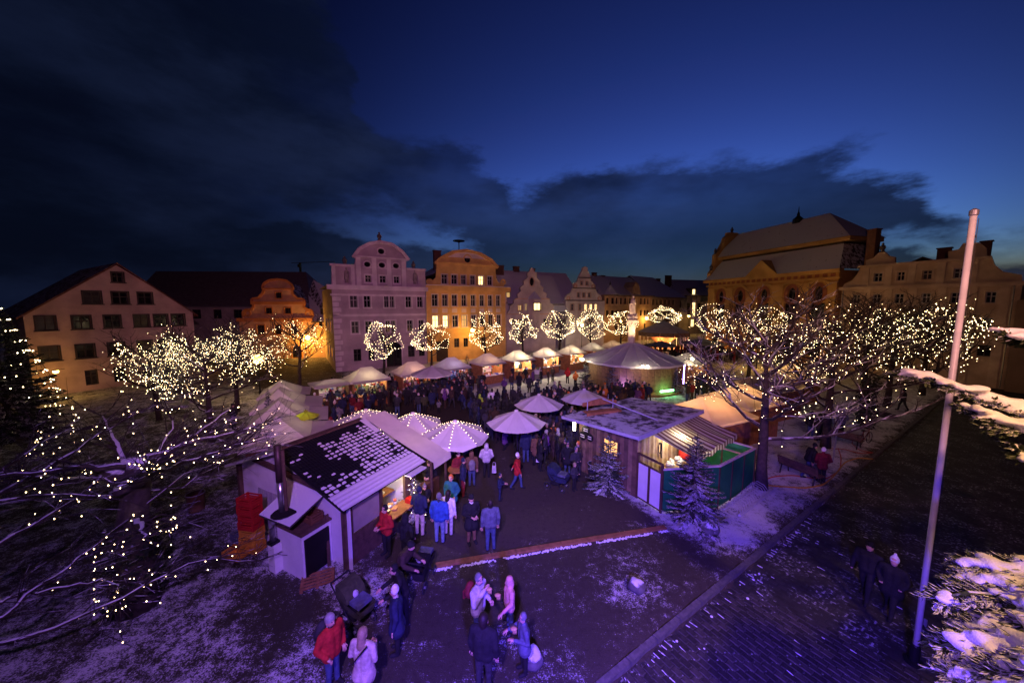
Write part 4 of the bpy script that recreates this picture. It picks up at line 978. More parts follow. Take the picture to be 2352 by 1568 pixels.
for q, r0 in (([(-500, 1500, 5.2), (0, 1480, 6.4), (130, 1440, 6.9), (280, 1370, 7.5), (430, 1290, 8.2), (520, 1283, 8.6), (590, 1288, 9)], .06),
              ([(-500, 1450, 5.4), (0, 1385, 6.6), (60, 1360, 6.9), (150, 1345, 7.2), (230, 1330, 7.6), (268, 1345, 7.7), (262, 1380, 7.7)], .05),
              ([(-400, 1420, 5.6), (0, 1250, 7), (90, 1200, 7.6), (220, 1110, 8.4), (330, 1050, 9), (400, 1020, 9.6)], .065),
              ([(-400, 1290, 5.8), (0, 1130, 7.2), (100, 1075, 7.8), (180, 1035, 8.4), (250, 985, 9.2), (310, 948, 9.8), (355, 942, 10.2)], .06),
              ([(-400, 1200, 5.8), (0, 1090, 7.4), (60, 1040, 7.8), (110, 1005, 8.4), (170, 985, 9), (220, 980, 9.4)], .05),
              ([(-400, 1180, 5.8), (0, 1145, 7), (120, 1138, 7.6), (260, 1140, 8.4), (420, 1120, 9.4), (520, 1060, 10.2)], .05),
              ([(-300, 1500, 5.5), (0, 1415, 6.4), (100, 1340, 7), (180, 1280, 7.6), (300, 1190, 8.4), (420, 1090, 9.4), (600, 1030, 10.5)], .05)):
    limb(K, [bo * 0 + Vector((.1, .1, 3 + (1500 - q[0][1]) / 160))] + [rel(*p) for p in q], r0, .012, 6, 30, 1.1)
K.build('crown', VB, bt, True); tag(TW.build('twigs', BARKD, bt), kind='stuff')
pts2 = [p + bo for p in npts]
rnd = random.Random(3); S = []
def near_strands(P, n, ln):
    out_ = []
    P = [p for p in P if (q := p - Vector((0, 0, CAM_Z))).y > 5.8 and q.x / q.y > -1.52]
    for k in range(n):
        p = P[rnd.randrange(len(P))]; Q = [p]
        for i in range(ln): Q.append(min(rnd.sample(P, 30), key=lambda q: abs((q - Q[-1]).length - .4)) + Vector((0, 0, -.03)))
        out_.append(Q)
    return out_
light_string('scattered warm bulbs hanging in the ivy-clad tree at the lower left', near_strands(pts1, 22, 12) + [[AT(393, v, 8.3) for v in (1130, 1160, 1192, 1222, 1250)]], .0115, (-10.3, 8.6, 3), single=True)
light_string('warm bulbs dangling from the snowy boughs at the left edge', near_strands(pts2, 20, 11) + [[AT(216, v, 7.2) for v in (1260, 1290, 1310, 1330, 1352, 1375, 1410)]], .0115, (-13.4, 5.2, 4), single=True)

# ---------------------------------------------------------------- firs
NEEDLE = mat('fir_needles', (.022, .034, .016), .8, .4, 5, snow=.42)
NEEDLE_S = mat('fir_needles_snowy', (.022, .032, .018), .8, .4, 5, snow=.17)
def fir_mesh(rnd, h, r, dens=1.0, m=None):
    T = MB().tube([(0, 0, -.05), (0, 0, h * .5), (0, 0, h)], [r * .045 + .02, r * .03 + .012, .006], 6); F = MB()
    def spray(p, d, ln, w):
        s = d.cross(Vector((0, 0, 1))); s = s.normalized() if s.length > .05 else Vector((1, 0, 0)); u = s.cross(d).normalized()
        F.face([p, p + d * ln * .55 + s * w, p + d * ln, p + d * ln * .55 - s * w]); F.face([p, p + d * ln * .5 + u * w, p + d * ln * .96, p + d * ln * .5 - u * w])
    n = int(h / .085 * dens ** .5)
    for k in range(n):
        t = (k + .5) / n; z = h * (.05 + .92 * t) ; L_ = r * (1 - t) ** .8 + .05; nb = max(3, int(7.5 * (1 - t * .45)))
        for j in range(nb):
            if rnd.random() < .1: continue
            a = j * 2 * pi / nb + k * 2.4 + rnd.uniform(-.4, .4); ll = L_ * rnd.uniform(.6, 1.15); e = .5 * t - .16 + rnd.uniform(-.16, .16)
            d = Vector((cos(a), sin(a), e - .12 * (1 - t))).normalized(); p0 = Vector((0, 0, z + rnd.uniform(-.06, .06))); tip = p0 + d * ll + Vector((0, 0, .06 * ll))
            F.tube([p0, p0 + d * ll * .5 + Vector((0, 0, -.05 * ll)), tip], [.012, .008, .003], 3, cap=False)
            m_ = max(3, int(ll / .06 * dens)); s = d.cross(Vector((0, 0, 1))).normalized()
            for i in range(m_):
                f = .15 + .85 * (i + 1) / m_; p = p0.lerp(tip, f) + Vector((0, 0, -.16 * ll * f * (1 - f))); q = (.05 + .17 * ll * (1 - f * .65)) / dens ** .4
                for sg in (-1, 1): spray(p, (d * .75 + s * sg * rnd.uniform(.35, .95) + Vector((0, 0, rnd.uniform(-.45, .15)))).normalized(), q * rnd.uniform(.6, 1.3), (.012 + q * .085) / dens ** .4)
                if rnd.random() < .5: spray(p, (d * .4 + Vector((rnd.gauss(0, .3), rnd.gauss(0, .3), -.7))).normalized(), q * .7, .014)
            spray(tip - d * .05, d, .10 + .05 * ll, .016)
    spray(Vector((0, 0, h - .1)), Vector((.05, 0, 1)).normalized(), .22, .015)
    return T.mesh('trunk', BARKD), F.mesh('foliage', m or NEEDLE)
def fir(label, pos, h, r, seed, m=None, group=None, dens=1.0, cat='fir tree'):
    t = thing('fir_tree', label, cat, pos, group=group); a, b = fir_mesh(random.Random(seed), h, r, dens, m); put('trunk', a, t); put('foliage', b, t); return t
fir('large frosted fir tree in front of the green fence', (6.86, 12.2, 0), 3.45, 1.15, 1, NEEDLE_S, dens=1.2)
fir('frosted fir tree leaning at the hut wall below the lit window', (4.25, 14.45, 0), 2.6, 1.0, 2, NEEDLE_S)
fir('warmly lit fir tree in front of the round bar', G(1462, 905), 2.9, 1.1, 3, NEEDLE_S)
fir('pale lit fir tree left of the round bar', G(1345, 893), 2.7, .95, 4, NEEDLE_S)
fir('dark fir tree on the left side of the round bar wall', G(1405, 903), 3.0, .9, 5)
fir('dark fir tree at the right side of the round bar', G(1552, 903), 2.3, .8, 6)
fir('small fir tree behind the nearest white tent', AT(629, 1030, 14.2) * Vector((1, 1, 0)), 2.5, .55, 7)
fir('thin fir tip behind the second white tent', AT(617, 920, 18.6) * Vector((1, 1, 0)), 3.6, .5, 8)
fir('little fir tree between the two brightest far stalls', G(1222, 858), 2.6, .8, 9, NEEDLE_S)
fir('dark little fir between the purple-lit and red stall', G(1073, 872), 2.8, .8, 10)
fir('dark little fir left of the glowing open stall', G(1157, 866), 2.6, .7, 11)
fir('dark little fir right of the tall warm stall', G(1283, 845), 2.6, .8, 12)
fir('dark little fir between the farthest stalls', G(1338, 838), 2.4, .8, 13)
ft = fir('big fir tree hung with warm lights at the left edge', (-31.2, 20.5, 0), 8.9, 2.7, 14, NEEDLE_S, dens=.45)
rnd = random.Random(8); S = []
for k in range(14):
    a0 = rnd.uniform(0, 6.3); Q = []
    for i in range(12): t = i / 12; rr = 2.6 * (1 - t) ** .9 + .1; a = a0 + .3 * sin(i); Q.append((-31.2 + rr * cos(a), 20.5 + rr * sin(a), 8.9 * (.08 + .9 * t)))
    S.append(Q)
light_string('warm bulbs on the big fir tree at the left edge', S, .036, (-31.2, 20.5, 3))
hf = fir('little fir wound with glowing lights at the white hut corner', G(948, 1190), 1.9, .55, 15)
hp = G(948, 1190); S = [[hp + Vector((.5 * (1 - t / 30) * cos(t * .9), .5 * (1 - t / 30) * sin(t * .9), .15 + 1.75 * t / 30)) for t in range(30)], [hp + Vector((.55 * (1 - t / 24) * cos(t * 1.3 + 1), .5 * (1 - t / 24) * sin(t * 1.3 + 1), .3 + 1.6 * t / 24)) for t in range(24)]]
light_string('tight spiral of warm lights round the little fir at the white hut', S, .016, hp)
lamp('fairy_light_glow', hp + Vector((.2, -.5, 1.2)), 6, WARM, .3)

# ---------------------------------------------------------------- market stalls
WOOD = mat('stall_wood', (.30, .13, .045), .75, .35, 4, .3)
WOODD = mat('stall_wood_dark', (.10, .05, .025), .75, .35, 4, .3)
CANVAS = mat('stall_canvas', (.62, .57, .52), .85, .1, 1.2, .15, trans=.17, bscale=3)
CANVAS_T = mat('glowing_canvas', (.62, .55, .46), .85, .1, 1.2, .15, trans=.5, bscale=3)
CANVAS2 = mat('umbrella_canvas', (.72, .69, .67), .85, .08, 1.5, .1, trans=.2, bscale=3)
CLOTH = mat('white_cloth', (.75, .72, .68), .9, .06)
GOODS = [mat('goods_%d' % i, c, .6, .2) for i, c in enumerate(((.7, .12, .06), (.75, .55, .2), (.15, .35, .12), (.8, .78, .7), (.15, .2, .5), (.5, .25, .1)))]
LAMPW = mat('stall_lamp', (1, .9, .7), .4, 0, emit=(1, .84, .55), estr=30, sample=False)
def stall(label, pos, rz, w=2.7, d=2.1, eave=2.25, top=3.15, watt=60, col=(1, .78, .48), seed=0, flap=.9, wood=None, group='wooden market stalls with canvas roofs', sign=False, drop=0.0, cv=None):
    t = thing('market_stall', label, 'market stall', pos, rz, group); rnd = random.Random(seed); wd = wood or WOOD
    hx, hy = w / 2, d / 2
    for sx in (-1, 1): MB().box((sx * (hx - .03), 0, 1.08), (.06, d - .1, 2.15)).build('side_wall', wd, t)
    MB().box((0, hy - .03, 1.08), (w - .14, .06, 2.15)).build('back_wall', wd, t)
    MB().box((0, -hy + .05, .48), (w - .14, .06, .95)).build('front_panel', wd, t)
    MB().box((0, -hy - .05, .98), (w, .5, .05)).build('counter', CLOTH if seed % 2 else wd, t)
    for sx in (-1, 1): MB().box((sx * (hx - .05), -hy + .05, 1.1), (.09, .09, 2.2)).build('post', wd, t)
    ox, oy = hx + .22, hy + .2
    b = MB(); a = [(-ox, -oy), (ox, -oy), (ox, oy), (-ox, oy)]; rg = [(-w * .16, 0, top), (w * .16, 0, top)]
    mid = lambda p, q, f, sag: (p[0] + (q[0] - p[0]) * f, p[1] + (q[1] - p[1]) * f, p[2] + (q[2] - p[2]) * f - sag)
    e4 = [(x, y, eave) for x, y in a]
    def sheet(p, q, r_, s, k=4):
        for i in range(k):
            f0, f1 = i / k, (i + 1) / k; sg = lambda f: .10 * f * (1 - f) * 2
            b.face([mid(p, s, f0, sg(f0)), mid(q, r_, f0, sg(f0)), mid(q, r_, f1, sg(f1)), mid(p, s, f1, sg(f1))])
    sheet(e4[0], e4[1], rg[1], rg[0]); sheet(e4[2], e4[3], rg[0], rg[1]); sheet(e4[1], e4[2], rg[1], rg[1]); sheet(e4[3], e4[0], rg[0], rg[0])
    for p, q in zip(e4, e4[1:] + e4[:1]): b.face([p, q, (q[0], q[1], q[2] - .16), (p[0], p[1], p[2] - .16)])
    cn = b.build('canopy', cv or CANVAS, t)
    if flap: MB().face([(-ox + .1, -oy - .005, eave - .02), (ox - .1, -oy - .005, eave - .02), (ox - .1, -oy - flap, eave - .12 - drop), (-ox + .1, -oy - flap, eave - .12 - drop)]).build('front_flap', CANVAS, cn)
    g = MB()
    for k in range(46):
        x = rnd.uniform(-hx + .2, hx - .2)
        if k < 22: y, z = -hy - .05 + rnd.uniform(-.18, .18), 1.0
        elif k < 36: y, z = hy - .2, rnd.choice((1.0, 1.35, 1.7))
        else: y, z = -hy + .12, rnd.uniform(1.7, 1.95)
        s = rnd.uniform(.07, .16); mi = rnd.randrange(6)
        if rnd.random() < .5: g.box((x, y, z + s * .6), (s * 1.2, s, s * 1.2), rnd.uniform(0, 3), mi)
        else: g.ball((x, y, z + s * .5), s * .6, 6, mi)
    tag(g.build('goods', GOODS, t), kind='stuff')
    MB().box((0, hy - .09, 1.5), (w - .2, .03, 1.2)).build('brightening_cloth', CLOTH, t)  # white lining added to brighten the inside of the stall
    for z in (1.3, 1.65): MB().box((0, hy - .2, z), (w - .2, .28, .03)).build('shelf', CLOTH, t)
    for x in (-.55, .55): MB().ball((x * hx, -.3, 2.0), .09, 8).build('bulb', LAMPW, t)
    lamp('stall_light', (0, -.35, 1.95), watt, col, .12, parent=t)
    if sign: MB().box((.3, -oy - .03, eave - .02), (1.1, .04, .34)).build('sign_board', CLOTH, t); [MB().box((.3 + dx, -oy - .055, eave - .02 + dz), (ww, .01, .05)).build('sign_line', IRON, t) for dx, dz, ww in ((0, .06, .8), (-.05, -.06, .66))]
    return t
ST = [(-12.2, 28.2, 70, 'stall with green cloth at the left end of the far row', (1, .8, .45)), (-9.2, 31.0, 60, 'red-lit stall with a white sign board on its roof edge', (1, .55, .35)), (-6.1, 33.6, 45, 'stall glowing purple and blue in the far row', (.65, .55, 1)),
      (-2.7, 36.4, 60, 'stall with red goods right of the purple one', (1, .6, .35)), (.6, 38.9, 260, 'brightest yellow stall with an open front in the far row', (1, .82, .5)), (4.1, 41.6, 260, 'bright stall with hanging goods right of the yellow one', (1, .76, .5)),
      (7.7, 44.2, 190, 'stall with one big round lamp in the far row', (1, .8, .48)), (11.3, 47.6, 80, 'stall crowded with pale goods left of the round bar', (1, .85, .55)), (15.0, 50.6, 60, 'farthest stall just beside the statue column', (1, .6, .3))]
SRZ = math.atan2(-.64 * -1, .77) + .05
for i, (x, y, wt, lb, cl) in enumerate(ST): stall(lb, (x, y, 0), SRZ * .92, watt=wt * 2.2, col=cl, seed=i, sign=(i == 1), flap=.45)
# white tents on the left, fronts towards the square
for i, (x, y, lb) in enumerate(((-11.0, 15.6, 'nearest of the three white tents on the left'), (-12.7, 18.2, 'middle one of the three white tents on the left, behind the lime umbrella'), (-14.4, 20.7, 'farthest of the three white tents on the left'))):
    stall(lb, (x, y, 0), radians(118), 2.6, 2.2, 2.2, 3.2, 26, (1, .8, .4), 20 + i, 1.0, WOODD, 'white tents on the left side')
stall('small white tent roof beside the dark tree trunk', (-16.3, 23.6, 0), radians(118), 2.4, 2, 2.2, 3.0, 20, (1, .8, .4), 33, .6, WOODD, 'white tents on the left side')
bp = G(800, 905); stall('low white flat-roofed stall joined to the left end of the far row', (-14.4, 26.6, 0), SRZ, 2.3, 1.8, 2.2, 2.45, 15, (1, .8, .45), 34, .3, WOODD)
# right hand stalls
stall('orange-glowing tent behind the wooden hut', (10.9, 18.6, 0), radians(205), 3.2, 3.0, 2.3, 3.25, 260, (1, .45, .15), 40, .3, cv=CANVAS_T)
stall('orange-glowing tent behind the trunk of the snowy tree', (14.6, 21.4, 0), radians(205), 3.2, 3.0, 2.3, 3.2, 200, (1, .5, .18), 41, .3, cv=CANVAS_T)
stall('yellow-glowing tent among the kerbside trees', (19.5, 25.5, 0), radians(205), 3.2, 3, 2.3, 3.3, 220, (1, .62, .22), 42, .3, cv=CANVAS_T)
stall('farthest yellow-glowing tent among the kerbside trees', (24.5, 29.5, 0), radians(205), 3.2, 3, 2.3, 3.3, 220, (1, .58, .2), 43, .3, cv=CANVAS_T)
stall('tan wooden stall right behind the round bar', G(1590, 885) + Vector((0, 1, 0)), radians(20), 3.0, 2.6, 2.4, 3.3, 60, (1, .85, .6), 44, .3)

# ---------------------------------------------------------------- parasols
def parasol(label, pos, r, z, n=8, bulbs=False, val=.16, group='large pale parasols', m=None, tilt=0, drop=.62, cat='parasol'):
    t = thing('parasol', label, cat, pos, group=group); m = m or CANVAS2
    b = MB(); rm_ = [0, .18, .55, 1.0]
    P = []
    for k in range(2 * n):
        a = pi * k / n; f = 1.0 if k % 2 == 0 else cos(pi / n) * .985; row_ = []
        for j, q in enumerate(rm_): row_.append((cos(a) * r * q * f, sin(a) * r * q * f, z - drop * q ** 1.1 - (0 if k % 2 == 0 else .05 * q)))
        P.append(row_)
    for k in range(2 * n):
        p, q = P[k], P[(k + 1) % (2 * n)]
        b.face([p[0], p[1], q[1]])
        for j in (1, 2): b.face([p[j], p[j + 1], q[j + 1], q[j]])
        if val: b.face([p[3], (p[3][0] * 1.01, p[3][1] * 1.01, p[3][2] - val * (.55 if k % 2 == 0 else 1)), (q[3][0] * 1.01, q[3][1] * 1.01, q[3][2] - val * (1 if k % 2 == 0 else .55)), q[3]])
    b.build('canopy', m, t)
    MB().tube([(0, 0, 0), (0, 0, z + .1)], .03, 8).build('pole', IRON, t)
    MB().lathe([(.1, z - .02), (.1, z + .04), (.02, z + .08)], n=8).build('cap', m, t)
    for k in range(n): a = 2 * pi * k / n; MB().beam((0, 0, z - .1), (cos(a) * r * .97, sin(a) * r * .97, z - drop - .03), .025).build('rib', IRON, t)
    MB().lathe([(.35, 0), (.35, .06), (.08, .1)], n=12).build('base', IRON, t)
    if bulbs:
        S = [[Vector(pos) + Vector((cos(2 * pi * k / n) * r * q, sin(2 * pi * k / n) * r * q, z - drop * q ** 1.1 + .025)) for q in [i / 9 for i in range(1, 10)]] for k in range(n)]
        light_string('rib bulbs of the ' + label, S, .013, pos, None, 'rib lights on the parasols')
    return t
def par(u, v, z, r, lb, **k):
    p = G(u, v, z); parasol(lb, (p.x, p.y, 0), r, z, **k)
par(840, 941, 3.0, 1.65, 'parasol with lights farthest left behind the white hut', bulbs=True)
par(948, 949, 3.0, 1.5, 'parasol with lights in the middle behind the white hut', bulbs=True)
par(1045, 967, 3.0, 1.5, 'parasol with lights nearest the open ground', bulbs=True, val=.24)
par(1186, 943, 2.95, 1.52, 'plain pale parasol left of the wooden hut', val=0)
par(1238, 906, 2.95, 1.5, 'plain pale parasol behind the one left of the wooden hut', val=0)
par(1342, 894, 2.95, 1.5, 'plain pale parasol nearest the round bar', val=0)
par(992, 841, 2.95, 1.85, 'pale parasol over standing tables before the far stalls', val=.1)
DKC = mat('dark_grey_canvas', (.10, .11, .14), .9, .1)
par(1520, 783, 3.0, 2.2, 'dark grey parasol in front of the carousel', val=.1, m=DKC)
par(1615, 778, 3.2, 3.2, 'wide dark parasol with green rim right of the carousel', val=.1, m=DKC)
par(1770, 868, 2.9, 1.4, 'dim parasol between the orange tents', val=.1, m=DKC)
LIME = mat('lime_umbrella', (.62, .72, .05), .6, .1, trans=.6)
p = G(702, 944, 2.8); parasol('small lime green umbrella between the white tents and the crowd', (p.x, p.y, 0), .62, 2.8, val=0, m=LIME, drop=.28, group=None, cat='umbrella'); lamp('umbrella_fill', (p.x - .1, p.y - .1, 2.42), 9, (1, .95, .6), .1)  # added lamp under the canopy makes the lime cloth glow
# standing tables
def table(label, pos, h=1.1, r=.4):
    t = thing('standing_table', label, 'table', pos, group='round standing tables'); MB().lathe([(r, h - .04), (r, h)], n=16).build('table_top', WOOD, t); MB().tube([(0, 0, 0), (0, 0, h - .04)], .04, 8).build('leg', IRON, t); MB().lathe([(.28, 0), (.28, .03), (.04, .06)], n=12).build('base', IRON, t); return t
for u, v, lb in ((985, 905, 'standing table with a candle under the far pale parasol'), (1050, 1130, 'standing table near the parasol nearest the open ground'), (1370, 955, 'standing table in the crowd before the round bar'), (1415, 968, 'standing table close to the wooden hut corner')):
    p = G(u, v); table(lb, p)
CANDLE = mat('candle_flame', (1, .8, .4), .5, 0, emit=(1, .7, .25), estr=20, sample=False)
p = G(985, 905); o = MB().lathe([(.05, 0), (.05, .12), (0, .16)], n=8).build('candle', CANDLE, None, loc=p + Vector((.1, -.1, 1.1))); tag(o, 'burning candle on the standing table under the far parasol', 'candle')
tp = G(1233, 862); t = thing('display_table', 'low table with a white cloth and small figures beside the bright stalls', 'table', tp); MB().box((0, 0, .45), (1.1, .6, .5)).build('tablecloth', CLOTH, t)
for k in range(4): MB().lathe([(.08, 0), (.1, .1), (.05, .2), (.07, .26), (0, .33)], (-.4 + k * .26, 0, .7), 7).build('figure', GOODS[k], t)
for sx in (-1, 1): MB().box((sx * .5, 0, .1), (.05, .5, .2)).build('leg', WOOD, t)

# ---------------------------------------------------------------- round bar, column with statue
BX, BY = 12.4, 35.0
pv = thing('round_bar', 'round wooden bar with a conical canvas roof around the statue column', 'pavilion', (BX, BY, 0))
BOARD = mat('bar_boards', (.22, .13, .055), .7, .35, 3, .2)
nb = 44
for k in range(nb):
    a = 2 * pi * (k + .5) / nb; bd = MB().box((0, 0, 1.42), (.08, 2 * pi * 4.3 / nb * .97, 2.5)); bd.build('wall_board', BOARD, pv, loc=(4.3 * cos(a), 4.3 * sin(a), 0), rz=a)
MB().lathe([(4.9, 0), (4.9, .2), (4.4, .2), (4.4, .36), (4.2, .36)], n=44).build('step', BOARD, pv)
ROOFC = mat('bar_roof_canvas', (.55, .53, .52), .8, .08, 1.2, .1, bscale=4)
nr = 18
for k in range(nr):
    a0, a1 = 2 * pi * k / nr, 2 * pi * (k + 1) / nr; am = (a0 + a1) / 2; b = MB(); rs = [(.42, 4.45), (1.6, 4.0), (3.2, 3.35), (4.95, 2.82)]
    for (r0, z0), (r1, z1) in zip(rs[:-1], rs[1:]):
        for p, q, sg0, sg1 in ((a0, am, 0, .05), (am, a1, .05, 0)):
            b.face([(r0 * cos(p), r0 * sin(p), z0 - sg0), (r1 * cos(p), r1 * sin(p), z1 - sg0), (r1 * cos(q), r1 * sin(q), z1 - sg1), (r0 * cos(q), r0 * sin(q), z0 - sg1)])
    b.face([(4.95 * cos(a0), 4.95 * sin(a0), 2.82), (4.95 * cos(am), 4.95 * sin(am), 2.77), (4.97 * cos(am), 4.97 * sin(am), 2.6), (4.97 * cos(a0), 4.97 * sin(a0), 2.64)]); b.face([(4.95 * cos(am), 4.95 * sin(am), 2.77), (4.95 * cos(a1), 4.95 * sin(a1), 2.82), (4.97 * cos(a1), 4.97 * sin(a1), 2.64), (4.97 * cos(am), 4.97 * sin(am), 2.6)])
    b.build('roof_panel', ROOFC, pv); MB().tube([(r_ * cos(a0), r_ * sin(a0), z_ + .015) for r_, z_ in rs], .03, 4).build('roof_seam', ROOFC, pv)
SPOTG = mat('spot_lamp', (1, .9, .7), .4, 0, emit=(1, .86, .6), estr=40, sample=False)
for a, w in ((radians(196), 26), (radians(262), 30), (radians(-14), 26), (radians(60), 10)):
    e = Vector((cos(a), sin(a), 0)); b = MB().beam(e * 4.8 + Vector((0, 0, 2.8)), e * 5.7 + Vector((0, 0, 3.0)), .05); fx = b.build('lamp_arm', IRON, pv)
    for s in (-.2, .2):
        tq = Vector((-e.y, e.x, 0)) * s; MB().ball(e * 5.7 + tq + Vector((0, 0, 2.98)), .11, 8).build('lamp_head', SPOTG, fx)
    lamp('roof_light', e * 5.4 + Vector((0, 0, 3.25)), w * 1.6, (1, .85, .6), .06, parent=pv); lamp('wall_light', e * 5.5 + Vector((0, 0, 2.5)), w * .8, (1, .75, .4), .06, parent=pv)
GREENG = mat('green_light_bar', (.2, 1, .3), .4, 0, emit=(.25, 1, .35), estr=14, sample=False); BLUEG = mat('violet_light', (.4, .3, 1), .4, 0, emit=(.35, .25, 1), estr=14, sample=False)
a = radians(292); e = Vector((cos(a), sin(a), 0)); MB().box(e * 4.75 + Vector((0, 0, .5)), (.14, 1.5, .14), a).build('green_light_bar', GREENG, pv); lamp('green_light', e * 5.0 + Vector((0, 0, .7)), 16, (.25, 1, .3), .3, parent=pv)
a = radians(243); e = Vector((cos(a), sin(a), 0)); MB().box(e * 4.75 + Vector((0, 0, .55)), (.12, .7, .12), a).build('violet_light_bar', BLUEG, pv); lamp('violet_light', e * 5.0 + Vector((0, 0, .9)), 130, (.32, .18, 1), .2, parent=pv)
a = radians(-24); e = Vector((cos(a), sin(a), 0)); MB().tube([e * 4.9 + Vector((0, 0, z)) for z in (.6, 1.6, 2.6)], .05, 6).build('blue_light_tube', BLUEG, pv)
STONE = mat('column_sandstone', (.62, .50, .38), .85, .2, 3, .4)
cl = thing('statue_column', 'pale sandstone column with a saint statue rising from the round bar', 'column', (BX - .1, BY, 0))
MB().lathe([(.55, 0), (.55, 3.6), (.44, 3.9), (.36, 4.1), (.35, 5.5), (.33, 6.05), (.38, 6.1), (.38, 6.18), (.34, 6.2)], n=20).build('shaft', STONE, cl, True)
b = MB().lathe([(.34, 6.2), (.44, 6.3), (.46, 6.45), (.54, 6.55), (.58, 6.66), (.62, 6.68), (.62, 6.8), (.3, 6.82)], n=16)
for k in range(12):
    for z, r in ((6.32, .44), (6.5, .52)): a = 2 * pi * k / 12 + z; b.ball((r * cos(a), r * sin(a), z), .09, 6)
b.build('capital', STONE, cl)
b = MB()
for k in range(9): a = k * .7; b.ball((.26 * cos(a), .22 * sin(a), 7.05 + .1 * sin(k * 1.9)), .3, 8)
b.ball((.35, 0, 7.35), .17, 7); b.build('cloud_pedestal', STONE, cl, True)

for a, w in ((R0, 800) for R0 in (radians(215), radians(290), radians(340))):
    lamp('column_light', (BX + 2.6 * cos(a), BY + 2.6 * sin(a), 4.1), w, (1, .68, .42), .08, 'SPOT', aim=(BX - .1, BY, 7.4), cone=radians(60), blend=.6)

# ---------------------------------------------------------------- people
def solid(prims, voxel, smooth_it=3):
    "one continuous surface grown over tapered limbs; every face keeps the label of its limb"
    b = MB()
    for p, q, r0, r1, lab in prims:
        p, q = Vector(p), Vector(q)
        if (q - p).length > 1e-4: b.tube([p, q], [r0, r1], 10)
        b.ball(p, r0, 10); b.ball(q, r1, 10)
    ob = put('tmp', b.mesh('tmp', []))
    m = ob.modifiers.new('r', 'REMESH'); m.mode = 'VOXEL'; m.voxel_size = voxel
    s = ob.modifiers.new('s', 'SMOOTH'); s.iterations = smooth_it; s.factor = .5
    dg = bpy.context.evaluated_depsgraph_get(); me = bpy.data.meshes.new_from_object(ob.evaluated_get(dg))
    bpy.data.objects.remove(ob)
    c = np.empty(len(me.polygons) * 3); me.polygons.foreach_get('center', c); c = c.reshape(-1, 3)
    best = np.full(len(c), 9.0); idx = np.zeros(len(c), int)
    for p, q, r0, r1, lab in prims:
        p, q = np.array(p), np.array(q); d = q - p; l2 = max(1e-9, d @ d)
        t = np.clip((c - p) @ d / l2, 0, 1); k = np.linalg.norm(c - p - t[:, None] * d, axis=1) - (r0 + (r1 - r0) * t)
        m_ = k < best; best[m_] = k[m_]; idx[m_] = lab
    idx = idx.tolist()
    return me, idx
SKIN, COAT, LEGS, SHOE, HEAD, TRIM = range(6)
BASEM = mat('figure_base', (.1, .1, .1))
